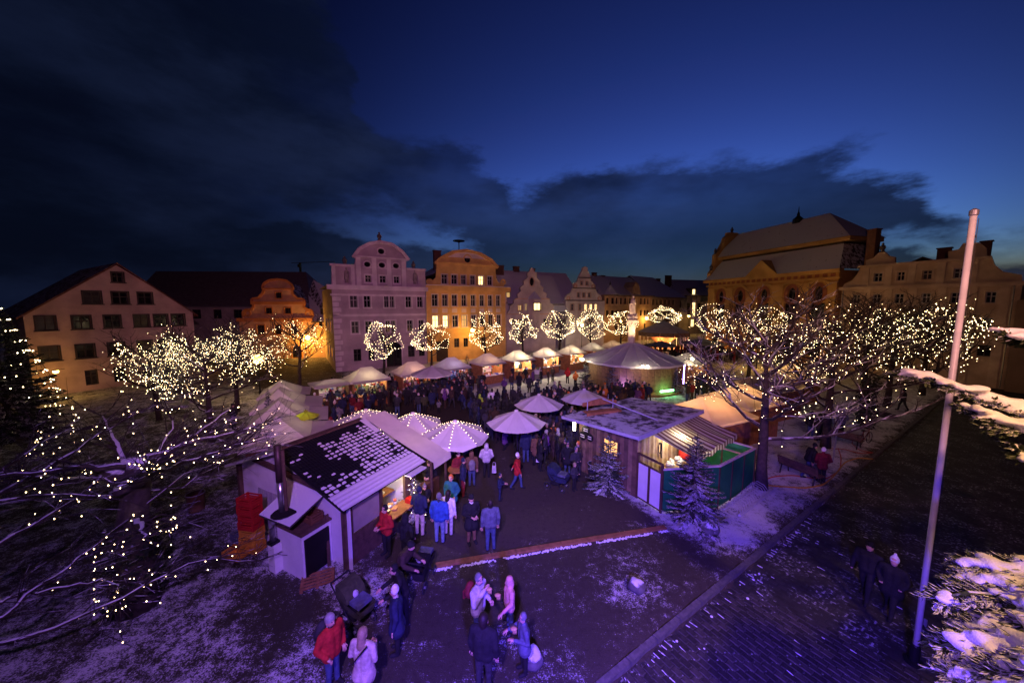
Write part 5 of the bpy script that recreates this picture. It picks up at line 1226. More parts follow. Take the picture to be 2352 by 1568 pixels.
def figure_mesh(h=1.75, arms='down', legs='stand', coat=.82, hood=False, hat='beanie', bulk=1.0, voxel=.03, head_tilt=0, hair_long=False, lean=0, face=False):
    P = []; k = bulk
    ln = lambda z: -lean * max(0, z - .9)                      # forward bend
    V = lambda x, y, z: Vector((x, y + ln(z), z - abs(lean) * .25 * max(0, z - .9)))
    if legs == 'sit': hips = .5
    for s in (-1, 1):
        if legs == 'stand': kn, an = (s * .10, .0 + .02 * s, .5), (s * .11, .02, .09)
        elif legs == 'walk': kn, an = (s * .09, -.12 * s - .03, .5), (s * .09, .24 * -s + .05, .10 if s > 0 else .14)
        elif legs == 'wide': kn, an = (s * .14, -.02, .5), (s * .19, 0, .09)
        if legs == 'sit': kn, an = (s * .11, -.42, .92 - .45 + .02), (s * .12, -.5, .09); hp = (s * .09, 0, .5)
        else: hp = (s * .09, 0, .92)
        P += [(hp, kn, .1 * k, .075, LEGS), (kn, an, .073, .058, LEGS), ((an[0], an[1], .06), (an[0] * 1.1, an[1] - .16, .045), .056, .047, SHOE)]
    dz = -.42 if legs == 'sit' else 0
    W_ = lambda x, y, z: V(x, y, z) + Vector((0, 0, dz))
    for s in (-1, 1): P.append((W_(s * .055, 0, .95), W_(s * .075, 0, 1.3), .145 * k, .15 * k, COAT))
    P.append((W_(-.15, 0, 1.4), W_(.15, 0, 1.4), .085 * k, .085 * k, COAT))
    if legs != 'sit':
        for s in (-1, 1): P.append((W_(s * .055, 0, .95), (s * .075, .01, coat + .1), .145 * k, (.14 + (.05 if coat < .7 else .0)) * k, COAT))
    P.append((W_(0, 0, 1.44), W_(0, -.01, 1.54), .07, .058, TRIM))
    hx, hy = .03 * head_tilt, -.025; hc = W_(hx, hy, 1.62)
    P.append((hc + Vector((0, -.012, -.045)), hc + Vector((0, .0, .035)), .078, .093, SKIN))
    if face: P.append((hc + Vector((0, -.095, -.005)), hc + Vector((0, -.108, -.035)), .012, .018, SKIN)); P += [(hc + Vector((s * .092, .01, -.01)), hc + Vector((s * .094, .02, -.04)), .016, .014, SKIN) for s in (-1, 1)]
    if hood: P += [(hc + Vector((0, .035, -.05)), hc + Vector((0, .03, .06)), .115, .115, COAT), (hc + Vector((0, .06, -.12)), hc + Vector((0, .06, -.05)), .12, .12, COAT)]
    elif hat == 'beanie': P += [(hc + Vector((0, .014, .045)), hc + Vector((0, .02, .09)), .104, .085, HEAD)]
    elif hat == 'pompom': P += [(hc + Vector((0, .014, .045)), hc + Vector((0, .02, .09)), .106, .085, HEAD), (hc + Vector((0, .02, .2)), hc + Vector((0, .02, .21)), .04, .04, HEAD)]
    elif hat == 'cap': P += [(hc + Vector((0, .01, .05)), hc + Vector((0, .02, .07)), .106, .1, HEAD), (hc + Vector((-.04, -.1, .06)), hc + Vector((.04, -.1, .06)), .03, .03, HEAD)]
    else: P += [(hc + Vector((0, .012, .05)), hc + Vector((0, .03, .06)), .106, .1, HEAD), (hc + Vector((0, .05, -.06)), hc + Vector((0, .05, .03)), .085, .098, HEAD)]
    if hair_long: P += [(hc + Vector((0, .06, .0)), hc + Vector((0, .085, -.2)), .085, .09, HEAD)]
    hands = []
    for s in (-1, 1):
        sh = W_(s * .215, 0, 1.39); mode = arms if not isinstance(arms, tuple) else arms[0 if s < 0 else 1]
        if mode == 'down': el, ha = W_(s * .27, .03, 1.12), W_(s * .27, -.04, .86)
        elif mode == 'front': el, ha = W_(s * .28, .03, 1.12), W_(s * .10, -.27, 1.12)
        elif mode == 'mouth': el, ha = W_(s * .27, -.08, 1.14), W_(s * .06, -.22, 1.44)
        elif mode == 'pocket': el, ha = W_(s * .31, .05, 1.13), W_(s * .21, -.12, .95)
        elif mode == 'push': el, ha = W_(s * .26, -.12, 1.14), W_(s * .2, -.45, 1.05)
        elif mode == 'out': el, ha = W_(s * .33, -.05, 1.16), W_(s * .36, -.32, 1.02)
        elif mode == 'swing': el, ha = W_(s * .27, .1 * s, 1.13), W_(s * .27, .02 + .22 * s, .92)
        P += [(sh, el, .08 * k, .066 * k, COAT), (el, ha, .066 * k, .05 * k, COAT)]
        d = (ha - el).normalized(); hands.append((ha, d)); P.append((ha + d * .02, ha + d * .05, .036, .03, SKIN))
    sc = h / 1.75
    me, idx = solid(P, voxel)
    for v in me.vertices: v.co *= sc
    me.materials.clear()
    for _ in range(6): me.materials.append(BASEM)
    me.polygons.foreach_set('material_index', idx); me.polygons.foreach_set('use_smooth', [True] * len(me.polygons)); me.update()
    return dict(me=me, hands=[(p * sc, d) for p, d in hands], head=hc * sc, h=h)
def fab(n, c, **k): return mat('cloth_' + n, c, .85, .3, 7, .7, bscale=16, **k)
CL = {n: fab(n, c) for n, c in dict(black=(.012, .012, .014), charcoal=(.03, .03, .035), navy=(.018, .025, .06), dark_brown=(.045, .028, .02), olive=(.05, .055, .025), grey=(.16, .16, .17), pale_grey=(.46, .44, .46), beige=(.50, .42, .34), white=(.72, .70, .70),
      red=(.42, .02, .018), dark_red=(.16, .015, .02), blue=(.03, .09, .34), teal=(.02, .14, .16), green=(.03, .12, .045), orange=(.55, .16, .03), yellow=(.5, .36, .04), pink=(.62, .30, .26), jeans=(.05, .075, .15), light_jeans=(.15, .2, .33), purple=(.12, .05, .16), brown=(.14, .075, .04), slate=(.09, .10, .15), lime=(.35, .6, .04), ivory=(.6, .52, .46), mint=(.1, .3, .2)).items()}
SKINM = [mat('skin_light', (.55, .33, .24), .6, .06), mat('skin_mid', (.42, .25, .17), .6, .06)]
HAIR = [mat('hair_' + n, c, .6, .2, 20) for n, c in (('dark', (.02, .013, .01)), ('brown', (.06, .035, .02)), ('blond', (.30, .22, .13)), ('grey', (.3, .29, .28)))]
def person(label, F, pos, rz, coat, legs, head, shoe='black', skin=0, trim=None, group=None, sc=1.0, near=False, cat='person'):
    o = put('person', F['me'], None, pos, rz); o.scale = (sc, sc, sc)
    g = lambda x: CL[x] if isinstance(x, str) else x
    for i, m in enumerate((SKINM[skin], g(coat), g(legs), g(shoe), g(head), g(trim or coat))):
        o.material_slots[i].link = 'OBJECT'; o.material_slots[i].material = m
    tag(o, label, cat, group)
    if near:
        for (p, d) in F['hands']: hand(o, p, d, skin)
        hc = F['head']; e = MB()
        for s in (-1, 1): e.ball(hc + Vector((s * .033, -.082, .012)), .011, 6)
        e.build('eyes', IRON, o); MB().box(hc + Vector((0, -.087, -.062)), (.042, .012, .009)).build('mouth', mat('lips', (.3, .1, .08)), o)
    return o
def hand_mesh():
    b = MB(); b.box((0, 0, -.045), (.075, .026, .085))
    for i, (x, ln, r) in enumerate(((-.029, .062, .009), (-.01, .074, .0095), (.01, .07, .0095), (.028, .055, .008))):
        b.tube([(x, 0, -.08), (x * 1.1, -.012, -.08 - ln * .55), (x * 1.1, -.036, -.08 - ln * .95)], [r, r, r * .75], 5)
    b.tube([(-.036, 0, -.03), (-.062, -.015, -.06), (-.06, -.035, -.09)], [.011, .010, .008], 5)
    return b
HM = [hand_mesh().mesh('hand', SKINM[i], True) for i in range(2)]
def hand(parent, p, d, skin=0):
    o = put('hand', HM[skin], parent, p + d * .03); o.rotation_euler = (-Vector(d)).to_track_quat('Z', 'Y').to_euler(); return o
FM = {}
def fm(key, **k):
    if key not in FM: FM[key] = figure_mesh(**k)
    return FM[key]
CROWD = [fm('c0', arms='front'), fm('c1', arms='pocket', hood=True), fm('c2', arms=('down', 'mouth')), fm('c3', arms='down', coat=.55), fm('c4', arms='swing', legs='walk'), fm('c5', arms='pocket', hat='hair'), fm('c6', arms='front', hat='hair', hair_long=True, coat=.6), fm('c7', arms='mouth', hat='cap'), fm('c8', arms='pocket', hat='pompom', coat=.6, bulk=1.1), fm('c9', arms=('pocket', 'front'), legs='wide')]
TAKEN = []
def free(p, d):
    for q in TAKEN:
        if abs(q[0] - p.x) < d and abs(q[1] - p.y) < d and hypot(q[0] - p.x, q[1] - p.y) < d: return False
    return True
DARKS = ['black', 'charcoal', 'navy', 'black', 'dark_brown', 'olive', 'charcoal', 'black', 'black', 'navy', 'dark_red', 'charcoal', 'purple', 'dark_brown', 'black', 'grey']
USED = set()
def any_person(rnd, place, p, rz, group, pal=DARKS):
    for tr in range(40):
        fi = rnd.randrange(len(CROWD)); f = CROWD[fi]; c = rnd.choice(pal); lg = rnd.choice(['black', 'jeans', 'charcoal', 'jeans', 'dark_brown', 'black'])
        if fi in (5, 6): hi_ = rnd.randrange(4); hd = HAIR[hi_]; ht = ('dark', 'brown', 'blond', 'grey')[hi_] + ' hair'
        else: hd = rnd.choice(['black', 'charcoal', 'grey', 'navy', 'dark_red', 'ivory', 'brown', 'slate', 'orange']); ht = hd.replace('_', ' ') + (' hat' if fi != 1 else ' scarf')
        if fi == 1: hd = c
        label = 'person in %s %s, %s trousers and %s%s, %s' % (c.replace('_', ' '), ('jacket', 'hooded jacket', 'jacket', 'long coat', 'jacket', 'jacket', 'coat', 'jacket', 'coat', 'jacket')[fi], lg.replace('_', ' ').replace('jeans', 'denim'), ht, (', arms folded', '', ', hand raised', '', ', walking', '', '', ', eating', '', ', legs apart')[fi], place)
        if len(label.split()) > 16: continue
        if label not in USED: break
    USED.add(label)
    return person(label, f, p, rz, c, lg, hd, skin=rnd.randrange(2), sc=rnd.uniform(.9, 1.06) if rnd.random() > .1 else rnd.uniform(.62, .75), group=group, trim=ht.split(' scarf')[0].replace(' ', '_') if fi == 1 else rnd.choice([c, c, 'grey', 'black']))

# named people of the foreground ---------------------------------------------
def hd_(u, v, h): p = G(u, v, h); return Vector((p.x, p.y, 0))
def PP(key, label, u, v, h, rz, coat, legs, head, pos=None, near=True, **k):
    kk = {a: k.pop(a) for a in list(k) if a in ('shoe', 'skin', 'trim')}
    if 'step' in k: k['legs'] = k.pop('step')
    if 'tail' in k: k['coat'] = k.pop('tail')
    F = fm(key + str(h), h=h, voxel=.02 if near else .026, face=near, **k)
    p = hd_(u, v, h) if pos is None else pos; TAKEN.append((p.x, p.y))
    return person(label, F, p, rz, coat, legs, head, near=near, **kk)
R_ = radians
w1 = PP('grey_parka', 'woman in a pale grey parka eating bread beside the pink-hooded child', 1098, 1318, 1.7, R_(60), 'pale_grey', 'jeans', 'grey', arms=('mouth', 'front'), hat='beanie', tail=.72, bulk=1.1, trim='grey')
PP('pink_child', 'child in a hooded salmon pink coat holding bread', 1170, 1325, 1.45, R_(-70), 'pink', 'jeans', 'pink', arms=('down', 'out'), hood=True, tail=.72)
PP('blue_child', 'child in a pale blue coat and knitted hat by the boulder', 1203, 1408, 1.44, R_(-75), 'slate', 'black', 'grey', arms=('out', 'front'), hat='beanie', tail=.66, trim='slate')
PP('dark_man', 'man in a black jacket seen from behind at the bottom edge', 1110, 1410, 1.8, R_(165), 'black', 'charcoal', HAIR[0], arms='down', hat='hair', tail=.8, bulk=1.12)
PP('beige_woman', 'woman in a pale coat with a black shoulder strap seen from behind', 832, 1443, 1.68, R_(170), 'beige', 'charcoal', HAIR[2], arms='front', hat='hair', hair_long=True, tail=.6)
PP('red_jacket', 'grey-haired person in a red quilted jacket with a dark backpack', 757, 1410, 1.7, R_(65), 'red', 'jeans', HAIR[3], arms='pocket', hat='hair', tail=.74, bulk=1.08, trim='black')
PP('white_beanie', 'woman in a white beanie and long navy parka by the olive pram', 908, 1345, 1.7, R_(-80), 'navy', 'black', 'white', arms='down', hat='beanie', tail=.58, trim='beige', bulk=1.06)
PP('pram_pusher', 'person in black leaning over the handle of the olive pram', 925, 1285, 1.74, R_(-60), 'black', 'black', 'black', arms='push', lean=.28, hat='beanie')
PP('stooping', 'dark figure bending towards the pushchair beside the white hut', 918, 1232, 1.76, R_(75), 'dark_brown', 'black', 'black', arms='push', lean=.45, hat='cap', bulk=1.12)
PP('red_man', 'man in a red jacket and black hat at the white hut counter', 885, 1160, 1.74, R_(-35), 'red', 'black', 'black', arms='front', hat='beanie', tail=.78, bulk=1.06)
PP('black_back', 'person in a black jacket between the red man and the counter', 931, 1180, 1.72, R_(150), 'black', 'black', 'charcoal', arms='pocket', hood=True)
PP('navy_man', 'man in a navy jacket and beige trousers at the white hut fir', 962, 1118, 1.82, R_(160), 'navy', 'beige', 'navy', arms='front', hat='beanie')
PP('blue_man', 'man in a bright blue jacket and grey cap seen from behind', 1008, 1133, 1.8, R_(172), 'blue', 'light_jeans', 'grey', arms='down', hat='beanie', bulk=1.12, trim='navy')
PP('white_woman', 'woman with long dark hair in a white jacket beside the blue man', 1029, 1126, 1.68, R_(160), 'white', 'pale_grey', HAIR[0], arms='down', hat='hair', hair_long=True, tail=.7)
PP('teal_woman', 'woman in a teal coat and rust hat facing the camera', 1036, 1090, 1.7, R_(-15), 'teal', 'black', 'orange', arms='pocket', hat='beanie', tail=.66)
PP('kid_grey', 'child in a grey pompom hat near the white hut fir', 975, 1112, 1.4, R_(30), 'black', 'black', 'grey', arms='front', hat='pompom')
PP('black_coat', 'man in a long black coat and dark cap with rust trousers', 1082, 1135, 1.78, R_(25), 'black', 'brown', 'black', arms='front', hat='cap', tail=.55, trim='white')
PP('slate_man', 'man in a slate blue jacket and jeans seen from behind', 1126, 1147, 1.8, R_(195), 'slate', 'jeans', HAIR[0], arms='down', hat='hair', bulk=1.06)
PP('red_coat', 'woman in a red coat and white hat striding right', 1188, 1040, 1.68, R_(80), 'red', 'jeans', 'white', arms='swing', step='walk', tail=.72, hat='beanie', trim='black')
PP('silver', 'person in a silver white jacket and black trousers', 1117, 1018, 1.7, R_(185), 'pale_grey', 'black', 'grey', arms='pocket', hood=True)
PP('backpack_kid', 'person in a taupe hooded jacket with a small grey backpack', 1083, 1036, 1.66, R_(190), 'brown', 'jeans', 'brown', arms='down', hood=True)
PP('small_child', 'small child in navy with a mustard bag in the open ground', 1148, 1086, 1.2, R_(80), 'navy', 'navy', 'navy', arms='front', hat='beanie', trim='yellow')
PP('red_black', 'person in a red and black jacket by the standing table', 1052, 1036, 1.74, R_(40), 'dark_red', 'black', 'black', arms='front', hat='beanie', trim='red')
PP('navy_back', 'person in a navy jacket and dark red trousers beside the red and black jacket', 1063, 1052, 1.72, R_(100), 'navy', 'dark_red', 'navy', arms='down', hat='beanie')
PP('navy_tall', 'tall person in a navy coat right of the red coat', 1208, 985, 1.82, R_(190), 'navy', 'jeans', 'slate', arms='down', hat='beanie', near=False, tail=.7)
PP('brown_bag', 'person in a brown coat with a white carrier bag', 1232, 995, 1.7, R_(200), 'brown', 'black', 'dark_brown', arms='down', hat='hair', near=False, tail=.6)
PP('face_left', 'bare-headed man in black near the beige awning edge', 986, 1056, 1.76, R_(-10), 'black', 'black', HAIR[1], arms='front', hat='hair')
PP('orange_vest', 'child in an orange red vest at the wooden hut corner', 1270, 972, 1.6, R_(20), 'orange', 'black', 'black', arms='front', hat='beanie', near=False)
PP('green_coat', 'person in a mint green coat at the wooden hut corner', 1327, 960, 1.72, R_(150), 'mint', 'black', 'mint', arms='down', hood=True, near=False)
PP('hut_customer', 'person in black at the hatch of the wooden hut', 1341, 985, 1.75, R_(110), 'black', 'black', 'black', arms='front', hat='beanie', near=False)
PP('blond_child', 'fair-haired child in a patterned dark jacket by the hut bin', 1320, 1062, 1.3, R_(40), 'charcoal', 'black', HAIR[2], arms='front', hat='hair', near=False)
PP('lime_kid', 'child in a neon lime suit in the middle of the plaza', 1102, 905, 1.5, R_(170), 'lime', 'lime', 'lime', arms='down', hood=True, near=False)
PP('white_jacket_far', 'person in a white jacket in the middle of the plaza', 1130, 893, 1.7, R_(190), 'white', 'charcoal', HAIR[0], arms='pocket', hat='hair', near=False)
PP('red_hood_far', 'person in a red hooded jacket on the snowy plaza by the pale fir', 1304, 844, 1.72, R_(150), 'red', 'black', 'red', arms='pocket', hood=True, near=False)
PP('orange_far', 'person in an orange jacket beside the pale fir', 1322, 852, 1.65, R_(200), 'orange', 'black', 'orange', arms='pocket', hood=True, near=False)
PP('pale_left', 'person in a pale mint jacket next to the white tents', 722, 902, 1.72, R_(120), 'pale_grey', 'black', 'white', arms='front', hat='beanie', near=False)
PP('ivory_far', 'person in an ivory jacket under the far pale parasol', 1022, 885, 1.68, R_(170), 'ivory', 'charcoal', HAIR[1], arms='pocket', hat='hair', near=False)
# right side by the kerb
PP('bench_man', 'man in black perched on the backrest of the bench under the tree', 1846, 1010, 1.75, R_(80), 'black', 'jeans', 'black', pos=G(1853, 1095), arms=('down', 'out'), hat='beanie', lean=.3, step='walk')
PP('bench_woman', 'woman in a dark red jacket and pale hat at the kerb', 1893, 1028, 1.68, R_(165), 'dark_red', 'black', 'white', arms='pocket', hat='beanie', tail=.7)
PP('far_walker', 'person in black walking near the far end of the kerb', 2078, 893, 1.75, R_(200), 'black', 'black', 'black', arms='swing', step='walk', hat='beanie', near=False)
PP('pair_left', 'left one of two people standing behind the second kerbside tree', 1866, 945, 1.75, R_(170), 'black', 'jeans', 'black', arms='pocket', hat='beanie', near=False)
PP('pair_right', 'right one of two people standing behind the second kerbside tree', 1885, 950, 1.7, R_(190), 'dark_brown', 'black', 'black', arms='pocket', hat='hair', near=False)
PP('signpost_man', 'person in grey standing behind the sign pole', 1937, 940, 1.75, R_(180), 'slate', 'black', 'grey', arms='pocket', hood=True, near=False)
PP('road_dark', 'dark-dressed walker on the cobbled road', 1985, 1215, 1.75, R_(-60), 'black', 'black', 'black', pos=G(1985, 1375, -.1) + Vector((0, 0, 0)), arms='swing', step='walk', hat='hair', near=False)
PP('road_white', 'walker in a black coat and white hat on the cobbled road', 2035, 1243, 1.68, R_(-60), 'black', 'black', 'white', pos=G(2040, 1410, -.1), arms='pocket', step='walk', hat='pompom', tail=.62, near=False)
PP('left_dark', 'dark figure standing beside the white tents at the left', 545, 945, 1.75, R_(90), 'black', 'black', 'black', pos=G(538, 985), arms='pocket', hat='cap', near=False)
# crowds -----------------------------------------------------------------------
def crowd(label, group, poly, n, dmin, seed, face=None, pal=DARKS, spread=1.0):
    rnd = random.Random(seed); Q = gp(*poly); xs, ys = [q.x for q in Q], [q.y for q in Q]; made = tries = 0
    while made < n and tries < n * 60:
        tries += 1; p = Vector((rnd.uniform(min(xs), max(xs)), rnd.uniform(min(ys), max(ys)), 0))
        if not inpoly(p.x, p.y, Q) or not free(p, dmin): continue
        TAKEN.append((p.x, p.y)); made += 1
        rz = rnd.uniform(0, 6.28) if face is None else math.atan2(face[1] - p.y, face[0] - p.x) + pi / 2 + rnd.gauss(0, .7)
        any_person(rnd, label, p, rz, group, pal)
crowd('plaza crowd left', 'dark crowd on the left half of the plaza', [(735, 915), (800, 897), (900, 887), (1060, 884), (1105, 893), (1120, 930), (1000, 965), (880, 955), (770, 985)], 92, .5, 1)
crowd('by the white tents', 'people between the white tents and the lit parasols', [(745, 985), (800, 975), (830, 1000), (800, 1040), (750, 1030)], 10, .5, 2)
crowd('beside the plank hut', 'crowd beside the plank hut', [(1150, 1045), (1215, 1085), (1330, 1108), (1345, 1060), (1325, 990), (1300, 975), (1180, 1000)], 30, .46, 3)
crowd('before the round bar', 'packed crowd before the round bar', [(1190, 985), (1310, 975), (1420, 945), (1500, 925), (1480, 912), (1400, 915), (1320, 920), (1240, 950)], 58, .46, 4, pal=DARKS + ['olive', 'orange', 'yellow', 'grey', 'red'])
crowd('mid plaza', 'people on the snowy middle of the plaza', [(1080, 975), (1180, 945), (1310, 915), (1330, 880), (1240, 862), (1120, 880), (1060, 960)], 18, .8, 5)
crowd('facing the far stalls', 'people in front of the far stalls', [(850, 905), (960, 893), (1060, 882), (1160, 872), (1260, 858), (1340, 850), (1345, 842), (1250, 846), (1150, 858), (1050, 868), (950, 880), (850, 895)], 28, .5, 6, face=(0, 60))
crowd('right of the round bar', 'people right of the round bar', [(1572, 935), (1640, 920), (1660, 890), (1600, 890), (1575, 905)], 12, .5, 8)
crowd('under the lit parasols', 'people under the lit parasols', [(985, 1075), (1020, 1100), (1075, 1085), (1090, 1040), (1020, 1035)], 7, .5, 9)
# those hidden between the others in the packed parts
def mass(label, polys, n, seed):
    rnd = random.Random(seed); b = MB(); me = fm('far', arms='pocket', voxel=.055)['me']; made = tries = 0; pal_ = [CL[k] for k in ('black', 'charcoal', 'navy', 'dark_brown', 'black', 'charcoal')]
    vs = [v.co.copy() for v in me.vertices]; fs = [tuple(q.vertices) for q in me.polygons]; PQ = [gp(*q) for q in polys]
    while made < n and tries < n * 80:
        tries += 1; Q = PQ[rnd.randrange(len(PQ))]; p = Vector((rnd.uniform(min(q.x for q in Q), max(q.x for q in Q)), rnd.uniform(min(q.y for q in Q), max(q.y for q in Q)), 0))
        if not inpoly(p.x, p.y, Q) or not free(p, .38): continue
        TAKEN.append((p.x, p.y)); made += 1; R = Matrix.Rotation(rnd.uniform(0, 6.28), 3, 'Z') * rnd.uniform(.88, 1.0)
        b.raw([R @ v + p for v in vs], fs, rnd.randrange(6))
    tag(b.build('crowd_mass', pal_), label, 'crowd', kind='stuff')
mass('dense dark mass of people between those one can tell apart on the plaza', [[(735, 915), (800, 897), (900, 887), (1060, 884), (1105, 893), (1110, 915), (1000, 935), (880, 940), (770, 975)]], 130, 51)
mass('dense dark mass of people between those one can tell apart before the bar', [[(1190, 985), (1310, 975), (1420, 945), (1500, 925), (1480, 912), (1400, 915), (1320, 920), (1240, 950)], [(1180, 1040), (1325, 1090), (1335, 1000), (1200, 1000)], [(1090, 985), (1180, 975), (1300, 985), (1330, 1075), (1240, 1080), (1150, 1030)], [(1060, 930), (1200, 935), (1300, 925), (1320, 980), (1180, 985), (1090, 975)]], 150, 52)
# the mass round the carousel, too far to count
rnd = random.Random(31); Q = gp((1485, 838), (1600, 848), (1680, 850), (1700, 822), (1640, 806), (1480, 806)); fc = MB(); low_ = fm('far', arms='pocket', voxel=.06); nf = 0
pal_ = [CL[k] for k in ('black', 'charcoal', 'navy', 'dark_brown', 'dark_red', 'slate')]
while nf < 110:
    p = Vector((rnd.uniform(15, 50), rnd.uniform(42, 66), 0))
    if not inpoly(p.x, p.y, Q): continue
    nf += 1; R = Matrix.Rotation(rnd.uniform(0, 6.28), 3, 'Z') * rnd.uniform(.9, 1.06); mi = rnd.randrange(6)
    fc.raw([R @ v.co + p for v in low_['me'].vertices], [tuple(q.vertices) for q in low_['me'].polygons], mi)
tag(fc.build('far_crowd', pal_), 'dark mass of distant people gathered round the carousel', 'crowd', kind='stuff')

# statue on the column: a draped saint on a cloud, turned to the left
stp = [((0, 0, .1), (.02, 0, .7), .3, .24, 0), ((.02, 0, .7), (.05, 0, 1.25), .24, .2, 0), ((-.12, 0, 1.3), (.2, 0, 1.3), .1, .1, 0), ((.03, -.02, 1.42), (.0, -.03, 1.62), .06, .105, 0), ((.2, 0, 1.28), (.26, -.1, 1.0), .08, .07, 0), ((.26, -.1, 1.0), (.05, -.25, 1.05), .07, .05, 0), ((-.15, 0, 1.28), (-.3, -.1, 1.02), .08, .07, 0), ((-.3, -.1, 1.02), (-.2, -.25, .9), .07, .06, 0), ((-.2, -.05, .2), (-.3, .02, .9), .16, .1, 0), ((.1, -.2, .05), (-.05, -.22, .8), .1, .05, 0)]
me, _ = solid(stp, .035); me.materials.append(STONE); me.polygons.foreach_set('use_smooth', [True] * len(me.polygons))
o = put('saint', me, cl, (0, 0, 7.35), .5); o.scale = (1.12, 1.12, 1.12)
b = MB(); hz = 7.35 + 1.85 * 1.12
for k in range(12): a = 2 * pi * k / 12; b.ball((.2 * cos(a), -.02, hz + .16 * sin(a)), .03, 5)
b.tube([(.16 * cos(a), -.02, hz + .14 * sin(a)) for a in [2 * pi * k / 16 for k in range(17)]], .018, 5); b.build('halo', mat('dark_gilding', (.1, .07, .03), .4, .2, metal=.7), cl)

# ---------------------------------------------------------------- white hut on the left
WHITE = mat('white_boards', (.66, .65, .66), .8, .08, 2, .15)
OLDW = mat('old_brown_timber', (.085, .05, .035), .8, .35, 5, .3)
STEEL = mat('stove_pipe_steel', (.55, .55, .58), .28, .15, 8, .05, metal=.9)
HO = Vector((-7.8, 11.3, 0)); HR = -.455; HW, HL, HE, HZ = 3.0, 3.05, 2.3, 3.36
hu = thing('white_hut', 'white timber hut with a snow-patched tiled roof and stove annex', 'hut', HO, HR)
b = MB(); plate(b, [(-HW, 0), (HW, 0), (HW, HE), (0, HZ - .05), (-HW, HE)], 0, .08); b.build('gable_wall', WHITE, hu)
b = MB(); plate(b, [(-HW, 0), (HW, 0), (HW, HE), (0, HZ - .05), (-HW, HE)], HL - .08, HL); b.build('back_wall', WHITE, hu)
MB().box((-HW + .04, HL / 2, HE / 2), (.08, HL - .2, HE)).build('side_wall', WHITE, hu)
MB().box((.35, -.06, 2.42), (.1, .1, .1)).build('bracket', OLDW, hu)
MB().beam((-1.9, -.07, 2.62), (1.95, -.07, 2.36), .1, .17).build('tie_beam', OLDW, hu)
for x in (-HW + .06, HW - .06): MB().box((x, -.05, 1.15), (.16, .16, 2.3)).build('corner_post', OLDW, hu)
MB().box((HW + .06, -.02, 1.13), (.16, .05, 2.26)).build('corner_board', WHITE, hu)
# serving side
MB().box((HW - .03, .72, .5), (.08, 1.3, 1.0)).build('front_panel', OLDW, hu); MB().box((HW - .03, 2.0, .44), (.08, 1.2, .88)).build('front_panel', OLDW, hu)
for y in (.1, 1.32, 2.5, 2.95): MB().box((HW - .02, y, 1.15), (.1, .12, 2.3)).build('post', OLDW, hu)
MB().box((HW - .02, 1.5, 2.24), (.1, 2.9, .12)).build('lintel', OLDW, hu)
MB().box((HW - .04, .71, 1.55), (.03, 1.1, 1.05)).build('closed_hatch', mat('hatch_grey', (.30, .27, .24), .3, .1), hu)
MB().box((HW - .02, 2.7, 1.15), (.06, .4, 2.2)).build('front_panel', OLDW, hu)
MB().box((HW + .2, 1.9, .92), (.6, 1.25, .05)).build('counter', WOOD, hu)
MB().box((1.6, 1.9, .9), (.9, 1.9, .06)).build('work_table', WOOD, hu)
g = MB(); rnd = random.Random(4)
for k in range(34):
    x, y = rnd.uniform(1.3, HW + .1), rnd.uniform(1.45, 2.4); z = .95 if x < 2.1 else .95
    if x > 2.1 and x < 2.6: continue
    s = rnd.uniform(.05, .11); mi = rnd.choice((0, 1, 3, 3, 3, 5, 2))
    g.lathe([(s * .6, 0), (s, s * .8), (s * .9, s * .8), (s * .5, s * .3)], (x, y, z), 8, mi) if rnd.random() < .6 else g.box((x, y, z + .03), (s * 2, s * 1.6, .05), rnd.uniform(0, 3), mi)
tag(g.build('food_and_bowls', GOODS, hu), kind='stuff')
MB().box((HW + .28, 2.42, 1.03), (.3, .24, .16)).build('red_tray', mat('red_plastic', (.5, .02, .015), .35, .1), hu)
for y in (1.6, 2.2): MB().ball((HW - .5, y, 2.05), .05, 8).build('bulb', LAMPW, hu)
lamp('hut_light', (HW - .45, 1.9, 1.98), 85, (1, .76, .42), .1, parent=hu)
MB().box((1.0, 1.6, 1.2), (.04, 2.8, 2.2)).build('inner_partition', WHITE, hu)
# roof: right slope in tiles, lower edge and left slope sheeted
RX = HW + .28; k_ = (HZ - HE) / HW; sl = Vector((RX, 0, -RX * k_)); sld = sl.normalized(); sln = sl.length; nrm = Vector((-sld.z, 0, sld.x)) * -1
nrm = Vector((k_, 0, 1)).normalized()
y0, y1 = -.38, HL + .12
TILE = mat('black_glazed_tile', (.010, .010, .012), .45, .3, 10, .2); SHEET = mat('snowy_sheet', (.60, .60, .63), .7, .06, 3, .15)
for sx, nm in ((1, 'roof_deck'), (-1, 'roof_slope')):
    a = Vector((0, y0, HZ)); c = Vector((sx * RX, y0, HZ - RX * k_)); b = MB(); t_ = Vector((0, 0, -.09)); yy = Vector((0, y1 - y0, 0))
    b.raw([a, c, c + yy, a + yy, a + t_, c + t_, c + yy + t_, a + yy + t_], [(0, 1, 2, 3), (7, 6, 5, 4), (0, 4, 5, 1), (1, 5, 6, 2), (2, 6, 7, 3)]); b.build(nm, TILE if sx > 0 else SHEET, hu)
NR_, NC = 16, 18; L0 = sln * .82; tw = (y1 - y0) / NC; tl = L0 / NR_
